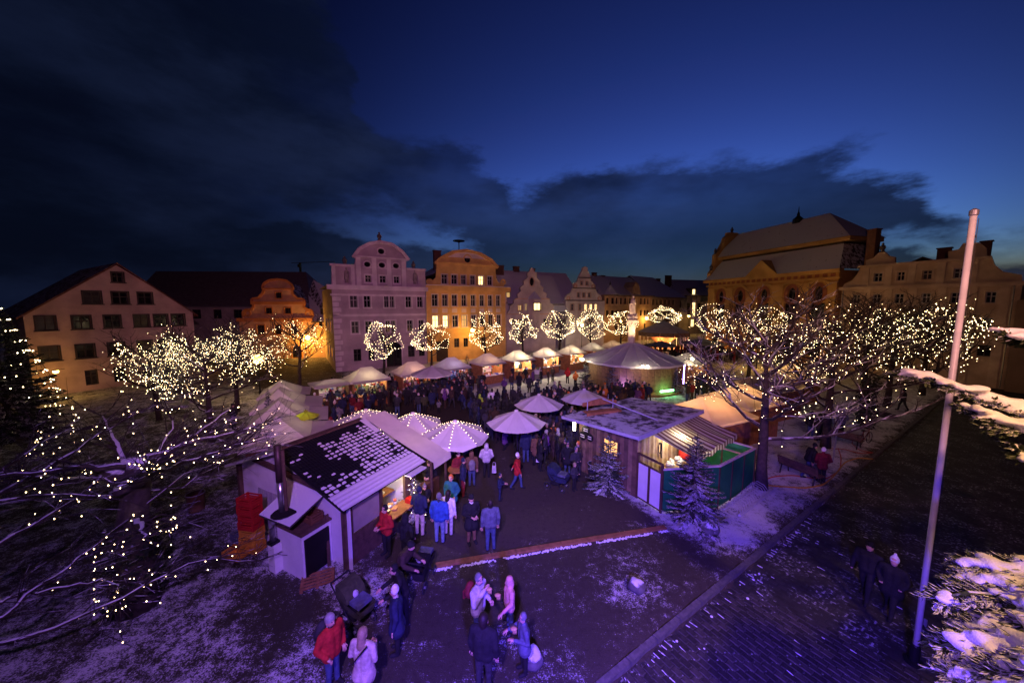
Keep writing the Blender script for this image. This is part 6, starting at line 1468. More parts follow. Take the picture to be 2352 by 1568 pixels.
def tile_mesh(cov, seed):
    b = MB(); w, l = tw * .95, tl * 1.08; rr = random.Random(seed)
    prof = [(-w / 2, 0), (-w * .28, .018), (0, .006), (w * .28, .022), (w / 2, 0)]
    for (ya, za), (yb, zb) in zip(prof[:-1], prof[1:]): b.face([(0, ya, za + .01), (l, ya, za + .045), (l, yb, zb + .045), (0, yb, zb + .01)]); b.face([(l, ya, za + .045), (l, ya, 0), (l, yb, 0), (l, yb, zb + .045)])
    if cov > 0:
        c0, ry, rx_ = l * (.95 - .42 * cov), w * (.30 + .20 * cov), l * (.16 + .36 * cov)
        se = lambda v_: math.copysign(abs(v_) ** .32, v_)
        P = [(max(l * .04, min(l * .99, c0 + rx_ * se(cos(t)) * rr.uniform(.7, 1.1))), ry * se(sin(t)) * rr.uniform(.65, 1.1)) for t in [2 * pi * (i + .5) / 10 for i in range(10)]]
        b.face([(x, y, .05 + .025 * x / l) for x, y in P], 1)
        for p, q in zip(P, P[1:] + P[:1]): b.face([(p[0], p[1], .015), (q[0], q[1], .015), (q[0], q[1], .05 + .025 * q[0] / l), (p[0], p[1], .05 + .025 * p[0] / l)], 1)
    return b.mesh('roof_tile', [TILE, SNOW])
TM = [tile_mesh(0, 0)] + [tile_mesh(c_, i) for i, c_ in enumerate((.12, .2, .3, .35, .45, .5, .6, .65, .75, .85))]
ang = math.atan2(k_, 1); cnt = 0
rest = MB()
for r in range(NR_):
    for c in range(NC):
        f, gch = (r + .5) / NR_, (c + .5) / NC
        nzv = noise.noise(Vector((r * .42, c * .42, 3.1))); bare = 1.1 * math.exp(-((f - .02) / .16) ** 2) + 1.0 * math.exp(-((gch - .16) / .2) ** 2 - ((f - .5) / .34) ** 2) + .7 * math.exp(-((gch - .42) / .1) ** 2 - ((f - .75) / .15) ** 2)
        cv_ = .62 - bare + .8 * nzv + random.Random(r * 31 + c).uniform(-.3, .3); sn = 0 if cv_ < .14 else max(1, min(10, int(cv_ * 10) + 1))
        p = Vector((0, y0 + (c + .5) * tw, HZ)) + sld * (r * tl) + nrm * .012
        if cnt < 300:
            o = put('roof_tile', TM[sn], hu, p); o.rotation_euler = (0, ang, 0); cnt += 1
        else:
            R = Matrix.Rotation(ang, 3, 'Y'); rest.raw([R @ v.co + p for v in TM[0].vertices], [tuple(q.vertices) for q in TM[0].polygons], 0)
tag(rest.build('last_roof_tiles', TILE, hu), kind='stuff')
b = MB(); n = 9
for i in range(n):
    f0, f1 = L0 + (sln + .1 - L0) * i / n, L0 + (sln + .1 - L0) * (i + 1) / n; h0, h1 = .045 + .02 * (i % 2), .045 + .02 * ((i + 1) % 2); P = lambda f, y, h: Vector((0, y, HZ)) + sld * f + nrm * h
    b.face([P(f0, y0 - .03, h0), P(f1, y0 - .03, h1), P(f1, y1 + .03, h1), P(f0, y1 + .03, h0)])
b.build('eaves_sheet', SHEET, hu)
MB().beam(Vector((0, y0 + .2, HZ + .06)), Vector((0, y1, HZ + .06)), .3, .05).build('ridge_cap', OLDW, hu)
MB().beam(Vector((.12, y1 - .12, HZ)) + nrm * .1, Vector((0, y1 - .12, HZ)) + sld * 1.1 + nrm * .1, .22, .03).build('snow_board', SHEET, hu)
P = Vector((0, 0, HZ)) + sld * (sln - .1); MB().beam(P + Vector((.12, 2.3, -.22)), P + Vector((.12, HL + .1, -.22)), .32, .05).build('hatch_canopy', SHEET, hu)
# stove annex
MB().box((1.62, -.5, .7), (1.2, .95, 1.4)).build('oven_block', WHITE, hu)
MB().box((2.24, -.52, .66), (.05, .78, 1.2)).build('oven_door', mat('black_iron_door', (.006, .006, .007), .5, .2), hu)
MB().box((1.62, -.5, 1.43), (1.26, 1.0, .06)).build('oven_top', OLDW, hu)
b = MB().raw([(.35, .0, 2.2), (1.98, .0, 2.2), (2.08, -1.2, 1.83), (.62, -1.25, 1.83), (.35, 0, 2.14), (1.98, 0, 2.14), (2.08, -1.2, 1.77), (.62, -1.25, 1.77)], [(0, 1, 2, 3), (7, 6, 5, 4), (0, 3, 7, 4), (3, 2, 6, 7), (2, 1, 5, 6)])
ann = mat('annex_roof_snow', (.05, .045, .04), .8, .2, 3, .2, snow=.93); b.build('annex_roof', ann, hu)
SOOT = mat('soot', (.012, .01, .01), .9); MB().lathe([(.36, 0), (.3, .012), (0, .016)], (1.42, -.86, 1.955), 14, sy=1.3).build('soot_patch', SOOT, hu).rotation_euler = (0, 0, 0)
MB().tube([(1.3, -.95, 1.95), (1.3, -.95, 2.9)], .085, 12).build('stove_pipe', STEEL, hu, True); MB().tube([(1.3, -.95, 2.9), (1.3, -.95, 4.05)], .1, 12).build('chimney_pipe', mat('rusted_pipe', (.07, .045, .045), .5, .3, metal=.6), hu, True); MB().tube([(1.45, -.9, 2.0), (1.45, -.9, 3.9)], .05, 8).build('pipe_support', OLDW, hu)
MB().tube([(1.0, -1.1, 1.0), (1.0, -1.1, 1.35), (1.06, -1.08, 1.6), (1.22, -1.0, 1.8)], .09, 12).build('pipe_elbow', STEEL, hu, True); MB().box((1.0, -1.1, .95), (.26, .26, .08)).build('pipe_collar', IRON, hu)
MB().box((1.02, -1.05, .46), (.32, .3, .9)).build('ash_box', WHITE, hu)
MB().beam((2.35, -.25, 0), (2.15, -.1, 1.6), .1, .03).build('leaning_plank', OLDW, hu)
def crate_mesh(m, w=.6, d=.4, h=.27):
    b = MB(); b.box((0, 0, .02), (w, d, .03))
    for sx, sy, lx, ly in ((0, -1, w, .02), (0, 1, w, .02), (-1, 0, .02, d - .05), (1, 0, .02, d - .05)):
        for z, hh in ((.07, .08), (.155, .05), (h - .03, .05)): b.box((sx * (w / 2 - .01), sy * (d / 2 - .01), z), (lx, ly, hh))
    for sx in (-1, 1):
        for sy in (-1, 1): b.box((sx * (w / 2 - .025), sy * (d / 2 - .025), h / 2), (.06, .06, h))
    return b.mesh('bottle_crate', m)
CY, CRD = crate_mesh(mat('yellow_crate_plastic', (.52, .22, .025), .5, .12)), crate_mesh(mat('red_crate_plastic', (.36, .016, .015), .5, .12))
HMx = Matrix.Translation(HO) @ Matrix.Rotation(HR, 4, 'Z')
nm = ['lowest', 'second lowest', 'third', 'fourth', 'fifth', 'second highest', 'topmost']
for k in range(7):
    p = HMx @ Vector((-.62 + .01 * sin(k * 5), -.9 + .012 * cos(k * 3), k * .275)); o = put('bottle_crate', CY if k < 3 else CRD, None, p, HR + .25 + .03 * sin(k * 7))
    tag(o, ('yellow' if k < 3 else 'red') + ' plastic crate, ' + nm[k] + ' of the stack beside the white hut', 'crate', 'crate stack beside the white hut')
o = put('bottle_crate', CY, None, HMx @ Vector((-.78, -1.33, 0)), HR + .25); tag(o, 'single yellow plastic crate on the ground in front of the crate stack', 'crate', 'crate stack beside the white hut')
o = put('bottle_crate', crate_mesh(mat('brown_crate', (.13, .06, .03), .6, .2)), None, HMx @ Vector((1.75, -.35, 1.465)), HR); tag(o, 'brown wooden crate on top of the white oven', 'crate')
o = put('bottle_crate', crate_mesh(mat('grey_crate', (.10, .11, .14), .5, .2), .7, .5, .3), None, HMx @ Vector((-1.5, -.75, 0)), HR); tag(o, 'grey tub full of odds and ends left of the crate stack', 'crate')
t = thing('leaning_board', 'weathered grey board leaning on the white hut wall behind the crates', 'board', HMx @ Vector((-1.1, -.16, 0)), HR)
for k in range(6): o = MB().box((-.62 + k * .235, 0, .75), (.22, .03, 1.5)).build('plank', mat('grey_weathered', (.34, .33, .34), .9, .2, 4, .2), t); o.rotation_euler = (-.1, 0, 0)
t = thing('wooden_pallet', 'broken wooden pallet lying before the black oven door', 'pallet', HMx @ Vector((2.6, -.8, 0)), HR + .9); t.scale = (.8, .8, .8)
for k in range(5): MB().box((0, -.35 + k * .17, .12), (1.1, .1, .025)).build('slat', TIMBER, t)
for x in (-.5, 0, .5): MB().box((x, 0, .055), (.1, .75, .1)).build('bearer', TIMBER, t)
t = thing('canvas_lean_to', 'cream canvas canopy of the stall joined to the white hut', 'canopy', HO, HR)
b = MB(); m = 6
for i in range(m):
    f0, f1 = i / m, (i + 1) / m; X = lambda f: .1 + (RX + .35) * f; Zz = lambda f: HZ + .1 - 1.25 * f + .12 * f * (1 - f) * -2
    b.face([(X(f0), HL + .2, Zz(f0)), (X(f1), HL + .2, Zz(f1)), (X(f1), HL + 1.3, Zz(f1)), (X(f0), HL + 1.3, Zz(f0))])
b.face([(X(1), HL + .2, Zz(1)), (X(1), HL + 1.3, Zz(1)), (X(1) + .02, HL + 1.3, Zz(1) - .25), (X(1) + .02, HL + .2, Zz(1) - .25)]); b.build('canvas', CANVAS, t)
for y in (HL + .3, HL + 1.2): MB().beam((X(1) - .2, y, 0), (X(1) - .2, y, 2.2), .07).build('post', OLDW, t)
MB().box((HW, HL + .75, .55), (.3, 1.0, 1.0)).build('counter', WOODD, t); lamp('canopy_light', (HW - .9, HL + .75, 1.9), 30, (1, .62, .28), .1, parent=t)

# ---------------------------------------------------------------- wooden hut on the right
WO, WR = Vector((5.34, 13.98, 0)), .657
wh = thing('wooden_hut', 'weathered plank hut with flat felt roof, lit window and striped awning', 'hut', WO, WR)
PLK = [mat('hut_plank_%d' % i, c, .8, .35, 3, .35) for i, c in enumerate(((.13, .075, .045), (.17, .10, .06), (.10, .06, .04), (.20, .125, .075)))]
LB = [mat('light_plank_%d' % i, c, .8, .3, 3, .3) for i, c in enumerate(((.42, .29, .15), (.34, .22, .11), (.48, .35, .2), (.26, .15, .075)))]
HB = 2.7; wl = 3.2
n = 15; yw = wl / n
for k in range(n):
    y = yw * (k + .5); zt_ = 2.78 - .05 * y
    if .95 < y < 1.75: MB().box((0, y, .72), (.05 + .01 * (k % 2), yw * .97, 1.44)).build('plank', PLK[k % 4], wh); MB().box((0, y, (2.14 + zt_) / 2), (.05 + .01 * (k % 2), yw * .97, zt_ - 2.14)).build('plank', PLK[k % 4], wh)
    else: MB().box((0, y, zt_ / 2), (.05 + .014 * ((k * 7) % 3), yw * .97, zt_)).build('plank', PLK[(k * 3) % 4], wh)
wn = MB(); ring(wn, [(.97, 1.46), (1.73, 1.46), (1.73, 2.12), (.97, 2.12)], [(.9, 1.4), (1.8, 1.4), (1.8, 2.18), (.9, 2.18)], -.05, .03)
wn = MB().raw([(y_, x_, z_) for x_, y_, z_ in wn.v], wn.f); wn.box((-.01, 1.35, 1.79), (.03, .03, .66)); wn.box((-.01, 1.35, 1.79), (.03, .76, .03)); wo = wn.build('window', OLDW, wh)
MB().face([(.02, .97, 1.46), (.02, 1.73, 1.46), (.02, 1.73, 2.12), (.02, .97, 2.12)]).build('pane', mat('hut_window_lit', (.5, .3, .1), .3, .4, 6, emit=(1, .5, .14), estr=1.6, sample=False), wo)
n = 25; xw = 5.0 / n
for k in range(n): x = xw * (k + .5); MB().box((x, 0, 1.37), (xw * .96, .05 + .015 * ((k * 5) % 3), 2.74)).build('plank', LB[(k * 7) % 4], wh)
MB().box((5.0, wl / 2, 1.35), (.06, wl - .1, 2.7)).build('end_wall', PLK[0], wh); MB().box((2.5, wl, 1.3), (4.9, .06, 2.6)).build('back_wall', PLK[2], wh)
FELT = mat('roof_felt', (.075, .062, .06), .75, .5, 1.2, .3, snow=.10)
def slab(P, t): return MB().raw([(x, y, z) for x, y, z in P] + [(x, y, z - t) for x, y, z in P], [(0, 1, 2, 3), (7, 6, 5, 4), (0, 4, 5, 1), (1, 5, 6, 2), (2, 6, 7, 3), (3, 7, 4, 0)])
rf = slab([(-.55, -.35, 2.95), (5.3, -.35, 2.95), (5.3, 3.75, 2.72), (-.55, 3.9, 2.70)], .07).build('roof', FELT, wh)
for x in (.75, 1.9, 3.05, 4.2): MB().beam((x, -.34, 2.965), (x, 3.7, 2.735), .05, .012).build('felt_seam', FELT, rf)
PAINT = mat('pale_fascia_paint', (.42, .42, .46), .6, .15)
MB().beam((-.56, -.37, 2.87), (5.31, -.37, 2.87), .03, .2).build('fascia', PAINT, wh); MB().beam((-.57, -.36, 2.88), (-.57, 3.9, 2.64), .03, .14).build('fascia', PAINT, wh)
for i, (yy, zz, rr) in enumerate(((2.75, 2.2, .24), (2.95, 1.85, .22), (2.5, 1.88, .2))):
    o = MB().lathe([(rr, -.015), (rr, .015)], n=20).build('round_sign', mat('sign_black', (.012, .012, .012), .4, .1), wh, loc=(-.07, yy, zz)); o.rotation_euler = (0, pi / 2, 0)
    for dz in (-.05, .05): MB().box((-.0 + dz, 0, -.02), (.03, rr * 1.1, .006)).build('sign_mark', CLOTH, o)
LG = MB().tube([(0, 0, 0), (0, 0, .5)], .07, 8); o = LG.build('light_tube', mat('tube_light', (1, .9, .7), .4, 0, emit=(1, .82, .5), estr=16, sample=False), wh, loc=(-.3, 3.3, 2.08)); lamp('eaves_light', (-.45, 3.3, 2.3), 16, (1, .8, .45), .1, parent=wh)
# awning
ST_A, ST_B = mat('awning_cream', (.62, .55, .46), .85, .08, 2, .1, trans=.4), mat('awning_brown', (.17, .085, .065), .85, .1, 2, .1, trans=.2)
b = MB(); n = 30; xa, xb = 1.0, 5.2
for i in range(n):
    for j in range(6):
        f0, f1 = j / 6, (j + 1) / 6; Xf = lambda i_, f: (xa + (xb - xa) * i_ / n) + f * (.25 + .1 * i_ / n); Yf = lambda f: -.02 - 1.85 * f; Zf = lambda f, i_: 2.68 - .62 * f - .22 * f * (1 - f) - .05 * sin(i_ * .8) * f
        b.face([(Xf(i, f0), Yf(f0), Zf(f0, i)), (Xf(i + 1, f0), Yf(f0), Zf(f0, i + 1)), (Xf(i + 1, f1), Yf(f1), Zf(f1, i + 1)), (Xf(i, f1), Yf(f1), Zf(f1, i))], i % 2)
aw = b.build('awning', [ST_A, ST_B], wh)
b = MB()
for i in range(n): b.face([(Xf(i, 1), Yf(1), Zf(1, i)), (Xf(i + 1, 1), Yf(1), Zf(1, i + 1)), (Xf(i + 1, 1), Yf(1) - .01, Zf(1, i + 1) - .2), (Xf(i + .5, 1), Yf(1) - .015, Zf(1, i) - .25), (Xf(i, 1), Yf(1) - .01, Zf(1, i) - .2)], i % 2)
b.build('valance', [ST_A, ST_B], aw)
for x in (1.2, 3.1, 5.0): MB().beam((x, -.05, 2.5), (x + .2, -1.8, 2.02), .04).build('awning_arm', PAINT, aw)
lamp('awning_light', (2.3, -.7, 2.2), 120, (1, .88, .55), .08, parent=wh); MB().ball((2.3, -.45, 2.3), .07, 8).build('bulb', LAMPW, wh)
o = MB().box((.55, -.12, 2.72), (.28, .16, .16)).build('flood_fixture', mat('fixture_pale', (.5, .45, .5), .4), wh)
MB().tube([(1.75, -.1, 2.0), (1.72, -.12, 1.6), (1.82, -.1, 1.3)], .035, 6).build('hanging_tool', IRON, wh)
b = MB(); b.tube([(1.72 + .16 * cos(a), -.08, 1.78 + .25 * sin(a)) for a in [2 * pi * k / 14 for k in range(15)]], .02, 5); b.build('coiled_hose', IRON, wh)
MB().box((2.9, -.35, .45), (2.2, .6, .9)).build('storage_bench', LB[1], wh)
b = MB(); rnd = random.Random(6)
for k in range(16): b.ball((2.0 + rnd.random() * 1.3, -.4 + rnd.uniform(-.2, .2), .95 + rnd.random() * .12), rnd.uniform(.06, .12), 7)
tag(b.build('white_sacks', CLOTH, wh), kind='stuff')
MB().ball((3.3, -.45, 1.2), .28, 10, sz=1.25).build('red_sack', mat('red_sack_cloth', (.55, .03, .02), .6, .15), wh, True)
# seat frame kept on the roof
t = thing('porch_swing', 'wooden swing seat standing on the flat roof of the plank hut', 'swing seat', WO + Matrix.Rotation(WR, 3, 'Z') @ Vector((1.3, 2.9, 2.76)), WR - .35)
for z, yy in ((.12, -.16), (.12, .04)): MB().box((0, yy, z), (2.0, .17, .05)).build('seat_slat', WOOD, t)
MB().box((0, -.27, .06), (2.0, .04, .14)).build('seat_rail', WOOD, t)
b = MB()
for k in range(12):
    x0, x1 = -1 + k / 6, -1 + (k + 1) / 6; zz = lambda x: .62 + .07 * cos(x * pi * 1.0)
    b.raw([(x0, .16, .36), (x1, .16, .36), (x1, .16, zz(x1)), (x0, .16, zz(x0)), (x0, .2, .36), (x1, .2, .36), (x1, .2, zz(x1)), (x0, .2, zz(x0))], [(0, 1, 2, 3), (7, 6, 5, 4), (2, 6, 7, 3), (0, 4, 5, 1)])
b.build('backrest', WOOD, t)
for x in (-.75, .75): MB().beam((x, .13, 0), (x, .13, .66), .035).build('upright', PAINT, t)
MB().beam((.1, .1, .7), (1.6, -2.2, .16), .05).build('brace', PAINT, t)
MB().box((.3, -.75, .02), (1.4, .3, .03)).build('pale_blue_strip', mat('pale_film', (.5, .5, .6), .15), t)  # flat pale blue strip lying on the roof felt
# enclosure: gate and green panels
DGREEN = mat('green_tarpaulin', (.012, .14, .055), .55, .2, 2, .15); GATEW = mat('gate_white', (.66, .62, .66), .6, .06); FR = mat('brown_frame', (.075, .035, .025), .7, .25)
en = thing('green_fence', 'screen of green panels and a white two-leaf gate before the plank hut', 'fence', WO, WR)
E = [Vector((0, -.05, 0)), Vector((-.22, -1.25, 0)), Vector((1.9, -2.5, 0)), Vector((5.05, -2.75, 0)), Vector((5.05, -.1, 0))]
PH = 1.78
def panel(a, c, nm, m, z0=.06, z1=PH): b = MB().beam((a + c) / 2 + (a - c) / 2 * .96 + Vector((0, 0, (z0 + z1) / 2)), (a + c) / 2 + (c - a) / 2 * .96 + Vector((0, 0, (z0 + z1) / 2)), .03, z1 - z0); return b.build(nm, m, en)
for k in range(2):
    a, c = E[0].lerp(E[1], k / 2 + .02), E[0].lerp(E[1], (k + 1) / 2 - .02); lf = panel(a, c, 'gate_leaf', GATEW, .1, 1.62)
    for z in (.08, 1.64): MB().beam(a + Vector((0, 0, z)), c + Vector((0, 0, z)), .06, .06).build('gate_rail', FR, lf)
    for q in (a, c): MB().beam(q + Vector((0, 0, .05)), q + Vector((0, 0, 1.66)), .06, .06).build('gate_stile', FR, lf)
MB().beam(E[0] + Vector((0, 0, 2.0)), E[1] + Vector((0, 0, 2.0)), .06, .08).build('top_rail', FR, en)
for q in (E[0], E[1]): MB().box((q.x, q.y, 1.0), (.09, .09, 2.04)).build('post', FR, en)
for a, c, n in ((E[1], E[2], 2), (E[2], E[3], 3), (E[3], E[4], 2)):
    for k in range(n):
        p, q = a.lerp(c, k / n), a.lerp(c, (k + 1) / n); panel(p, q, 'panel', DGREEN); MB().box((p.x, p.y, PH / 2), (.07, .07, PH)).build('post', FR, en)
    MB().beam(a + Vector((0, 0, PH + .03)), c + Vector((0, 0, PH + .03)), .1, .06).build('cap_rail', mat('pale_rail', (.55, .48, .42), .8, .2), en)
MB().box((3.9, -1.35, PH + .02), (.07, 2.6, .06)).build('cross_rail', LB[0], en); MB().box((3.9, -.3, PH / 2), (.1, .1, PH)).build('post', LB[0], en)
# bin, rack, boulders, bench, sign, cables
def bin_(label, p, r, h, m): t = thing('bin', label, 'bin', p); MB().lathe([(r * .85, 0), (r, h), (r * .94, h), (r * .8, .05)], n=16).build('body', m, t); MB().tube([(r * cos(2 * pi * k / 18), r * sin(2 * pi * k / 18), h) for k in range(19)], .018, 5).build('rim', mat('bin_rim', (.3, .3, .33), .5), t); return t
bin_('dark round bin at the corner of the plank hut', G(1362, 1098), .26, .75, CL['charcoal']); bin_('dark slatted bin in the snow behind the lower left tree', G(452, 1170), .3, .7, WOODD)
rk = thing('bicycle_rack', 'low metal bicycle rack with wire loops beside the green fence', 'bicycle rack', WO, WR)
MB().beam((1.9, -3.3, .1), (5.2, -3.5, .1), .09).build('front_rail', PAINT, rk); MB().beam((1.9, -2.75, .08), (5.0, -3.0, .08), .06).build('rear_rail', PAINT, rk)
for k in range(15):
    x = 2.0 + k * .2; MB().tube([(x, -3.32 - .02 * k * .5, .1), (x, -3.25, .35), (x, -3.0, .42), (x, -2.8, .3), (x, -2.78 - .008 * k, .08)], .012, 5).build('loop', PAINT, rk)
ROCK = mat('boulder_granite', (.10, .095, .10), .85, .4, 4, .6, snow=.38)
def boulder(label, p, r, seed, lamp_=False):
    rnd = random.Random(seed); b = MB().ball((0, 0, r * .45), r, 14, sz=.75); off = Vector((rnd.random() * 9, rnd.random() * 9, 0)); b.v = [tuple(Vector(v) * (1 + .22 * noise.noise(Vector(v) * (1.6 / r) + off))) for v in b.v]; o = b.build('boulder', ROCK, None, True, p); return tag(o, label, 'boulder')
boulder('round snowy boulder in front of the large frosted fir', G(1628, 1222), .36, 1); boulder('small boulder in a patch of snow on the open ground', G(1462, 1352), .26, 2); boulder('boulder beside the child in the pale blue coat', G(1222, 1520), .27, 3)
STL = mat('scuffed_metal', (.32, .32, .36), .45, .2, metal=.6)
def bench(label, p, rz):
    t = thing('park_bench', label, 'bench', p, rz)
    for k in range(4): MB().box((0, -.2 + k * .13, .45), (1.7, .11, .035)).build('seat_slat', OLDW, t)
    for k in range(3): MB().box((0, .3 + k * .03, .58 + k * .13), (1.7, .03, .11)).build('back_slat', OLDW, t)
    for x in (-.7, .7):
        MB().tube([(x, -.3, 0), (x, -.22, .43), (x, .25, .43), (x, .36, .9)], .03, 6).build('end_frame', IRON, t); MB().tube([(x, .34, 0), (x, .24, .43)], .03, 6).build('leg', IRON, t)
bench('slatted bench under the snowy tree by the kerb', G(1838, 1098), radians(110)); bench('dark slatted bench near the second kerbside tree', G(1935, 1020), radians(120))
sp = thing('sign_pole', 'thin grey sign pole with a round plate beside the bench', 'sign', G(1912, 1062)); MB().tube([(0, 0, 0), (.12, 0, 3.0)], .035, 8).build('pole', STL, sp)
o = MB().lathe([(.3, -.01), (.3, .01)], n=18).build('sign_plate', STL, sp, loc=(.14, .06, 2.6)); o.rotation_euler = (pi / 2, 0, .4)
def hose(name, label, pts, r, m, cat): Q = []; P = [G(*q) + Vector((0, 0, r)) for q in pts]; [Q.append(P[max(0, min(len(P) - 1, i))].lerp(P[min(len(P) - 1, i + 1)], f)) for i in range(len(P) - 1) for f in (0, .25, .5, .75)]; Q.append(P[-1]); S = [Q[0]] + [(Q[i - 1] + Q[i] * 2 + Q[i + 1]) / 4 for i in range(1, len(Q) - 1)] + [Q[-1]]; return tag(MB().tube(S, r, 6).build(name, m, None, True), label, cat)
hose('yellow_hose', 'yellow hose curving from the snowy tree to the kerb', [(1735, 1113), (1790, 1118), (1850, 1122), (1890, 1115), (1915, 1095), (1940, 1062), (1970, 1052), (2005, 1055)], .03, mat('yellow_rubber', (.42, .22, .03), .5, .15), 'hose')
hose('orange_cable', 'orange red cable lying in the snow under the bench', [(1700, 1105), (1745, 1108), (1775, 1095), (1820, 1092), (1860, 1098), (1900, 1100), (1930, 1080), (1932, 1050), (1925, 1030)], .025, mat('orange_rubber', (.42, .06, .03), .5, .15), 'cable')
hose('loose_cable', 'red cable coiled in the snow near the kerbside bicycle', [(1905, 1030), (1940, 1032), (1975, 1042), (2010, 1040), (1975, 1035), (1955, 1018), (1965, 1005), (1990, 1010)], .02, mat('red_rubber', (.35, .04, .03), .5, .15), 'cable')
def tyre(label, p, r): return tag(MB().tube([(r * cos(2 * pi * k / 20), r * sin(2 * pi * k / 20), .12) for k in range(21)], .11, 8).build('planter_ring', CL['charcoal'], None, True, p), label, 'ring')
tyre('dark round ring lying in the snow near the far kerb', G(2033, 956), .5)
o = MB().lathe([(.36, -.115), (.36, -.098), (.3, -.096), (.3, -.1), (0, -.1)], n=24).build('manhole_cover', mat('cast_iron_cover', (.012, .012, .013), .5, .2, 20, .3), None, loc=G(2210, 1133, -.1) * Vector((1, 1, 0))); tag(o, 'round iron manhole cover in the cobbled road', 'manhole cover')
def bicycle(label, p, rz):
    t = thing('bicycle', label, 'bicycle', p, rz)
    for x in (-.52, .52):
        w = MB().tube([(x + .33 * cos(2 * pi * k / 18), 0, .34 + .33 * sin(2 * pi * k / 18)) for k in range(19)], .018, 5).build('wheel', CL['charcoal'], t); MB().tube([(x, -.02, .34), (x, .02, .34)], .04, 6).build('hub', STL, w)
    b = MB()
    for a, c in (((-.52, .34), (-.15, .32)), ((-.15, .32), (-.28, .85)), ((-.28, .78), (.36, .82)), ((-.15, .32), (.36, .72)), ((.36, .95), (.52, .34)), ((-.52, .34), (-.27, .75))): b.tube([(a[0], 0, a[1]), (c[0], 0, c[1])], .018, 5)
    b.build('frame', CL['dark_red'], t); MB().box((-.29, 0, .89), (.24, .12, .05)).build('saddle', CL['black'], t); MB().tube([(.36, -.26, .98), (.38, 0, .97), (.36, .26, .98)], .014, 5).build('handlebar', STL, t)
bicycle('bicycle parked in the snow between the kerbside benches', G(1985, 1020), .4)
# prams
def pram(label, p, rz, shell, frame='black', baby=True):
    t = thing('pram', label, 'pram', p, rz); F_, S_ = CL[frame], CL[shell]
    for x in (-.26, .26):
        for y, r in ((-.38, .11), (.34, .15)): w = MB().tube([(x, y + r * cos(2 * pi * k / 14), r + r * sin(2 * pi * k / 14)) for k in range(15)], .025, 5).build('wheel', CL['charcoal'], t); MB().tube([(x - .03, y, r), (x + .03, y, r)], .04, 6).build('hub', STL, w)
        MB().tube([(x, -.38, .12), (x, .1, .55), (x, .55, 1.02)], .018, 5).build('frame_tube', F_, t); MB().tube([(x, .34, .16), (x, -.1, .55)], .018, 5).build('frame_tube', F_, t)
    MB().tube([(-.26, .55, 1.02), (.26, .55, 1.02)], .025, 6).build('handle', F_, t)
    b = MB(); sec = [(-.55, .55, .62), (-.5, .42, .66), (-.2, .38, .68), (.2, .42, .7), (.34, .6, .74)]
    for (ya, za, zb), (yb, zc, zd) in zip(sec[:-1], sec[1:]):
        for s in (-1, 1): b.face([(s * .2, ya, za), (s * .2, yb, zc), (s * .26, yb, zd), (s * .26, ya, zb)])
        b.face([(-.2, ya, za), (-.2, yb, zc), (.2, yb, zc), (.2, ya, za)])
    b.face([(-.2, -.55, .55), (.2, -.55, .55), (.26, -.55, .62), (-.26, -.55, .62)]); b.build('seat_tub', S_, t)
    b = MB(); n = 7
    for i in range(n):
        a0, a1 = pi * .5 * i / n, pi * .5 * (i + 1) / n; f = lambda a: (.34 - .52 * sin(a) * .9, .72 + .38 * cos(a) * .9 + .0)
        (p0, q0), (p1, q1) = f(a0), f(a1); b.face([(-.27, p0, q0), (.27, p0, q0), (.27, p1, q1), (-.27, p1, q1)])
        for s in (-.27, .27): b.face([(s, p0, q0), (s, p1, q1), (s, .34, .72)])
    b.build('hood', S_, t)
    MB().box((0, -.25, .72), (.4, .45, .1)).build('blanket', CL['slate'], t)
    if baby: bb, _ = solid([((0, .05, .78), (0, -.05, .8), .12, .11, 0), ((0, .14, .88), (0, .15, .92), .085, .08, 0)], .03); bb.materials.append(CL['pale_grey']); o = put('person', bb, None, p, rz); tag(o, 'baby wrapped in pale clothes lying in the ' + label, 'person')
    MB().box((0, .02, .32), (.36, .4, .2)).build('basket', F_, t)
pram('dark pushchair beside the white hut', G(968, 1335), radians(170), 'black'); pram('olive pram on the snowy lawn', G(815, 1425), radians(60), 'olive'); pram('dark blue pushchair in the crowd near the plank hut', G(1278, 1120), radians(60), 'navy', baby=False)
# bags and bread
def bag(label, p, col, w=.26, h=.34, cat='bag'): t = thing('carrier_bag', label, cat, p); b = MB().raw([(-w / 2, -.05, 0), (w / 2, -.05, 0), (w / 2, .05, 0), (-w / 2, .05, 0), (-w * .42, -.03, h), (w * .42, -.03, h), (w * .42, .03, h), (-w * .42, .03, h)], [(3, 2, 1, 0), (0, 1, 5, 4), (1, 2, 6, 5), (2, 3, 7, 6), (3, 0, 4, 7)]); b.build('body', CL[col], t); MB().tube([(-.08, 0, h), (-.05, 0, h + .16), (.05, 0, h + .16), (.08, 0, h)], .012, 5).build('handle', CL[col], t)
bag('white carrier bag held low in the crowd right of the red coat', G(1237, 1060, .45), 'white'); bag('pale carrier bag beside the silver jacket', G(1135, 1085, .45), 'pale_grey', .2)
BREAD = mat('bread_crust', (.55, .34, .16), .8, .3, 20)
def bread(label, p): tag(MB().ball((0, 0, 0), .06, 8, sx=1.4, sz=.7).box((.02, -.02, -.06), (.09, .02, .1)).build('bread_roll', BREAD, None, True, p), label, 'bread')
M1 = w1.matrix_basis.copy(); bread('filled bread roll held by the woman in the pale grey parka', G(1123, 1352, 1.42)); bread('filled bread held out by the child in salmon pink', G(1143, 1366, 1.05)); bread('filled bread held by the child in pale blue', G(1180, 1443, 1.0))
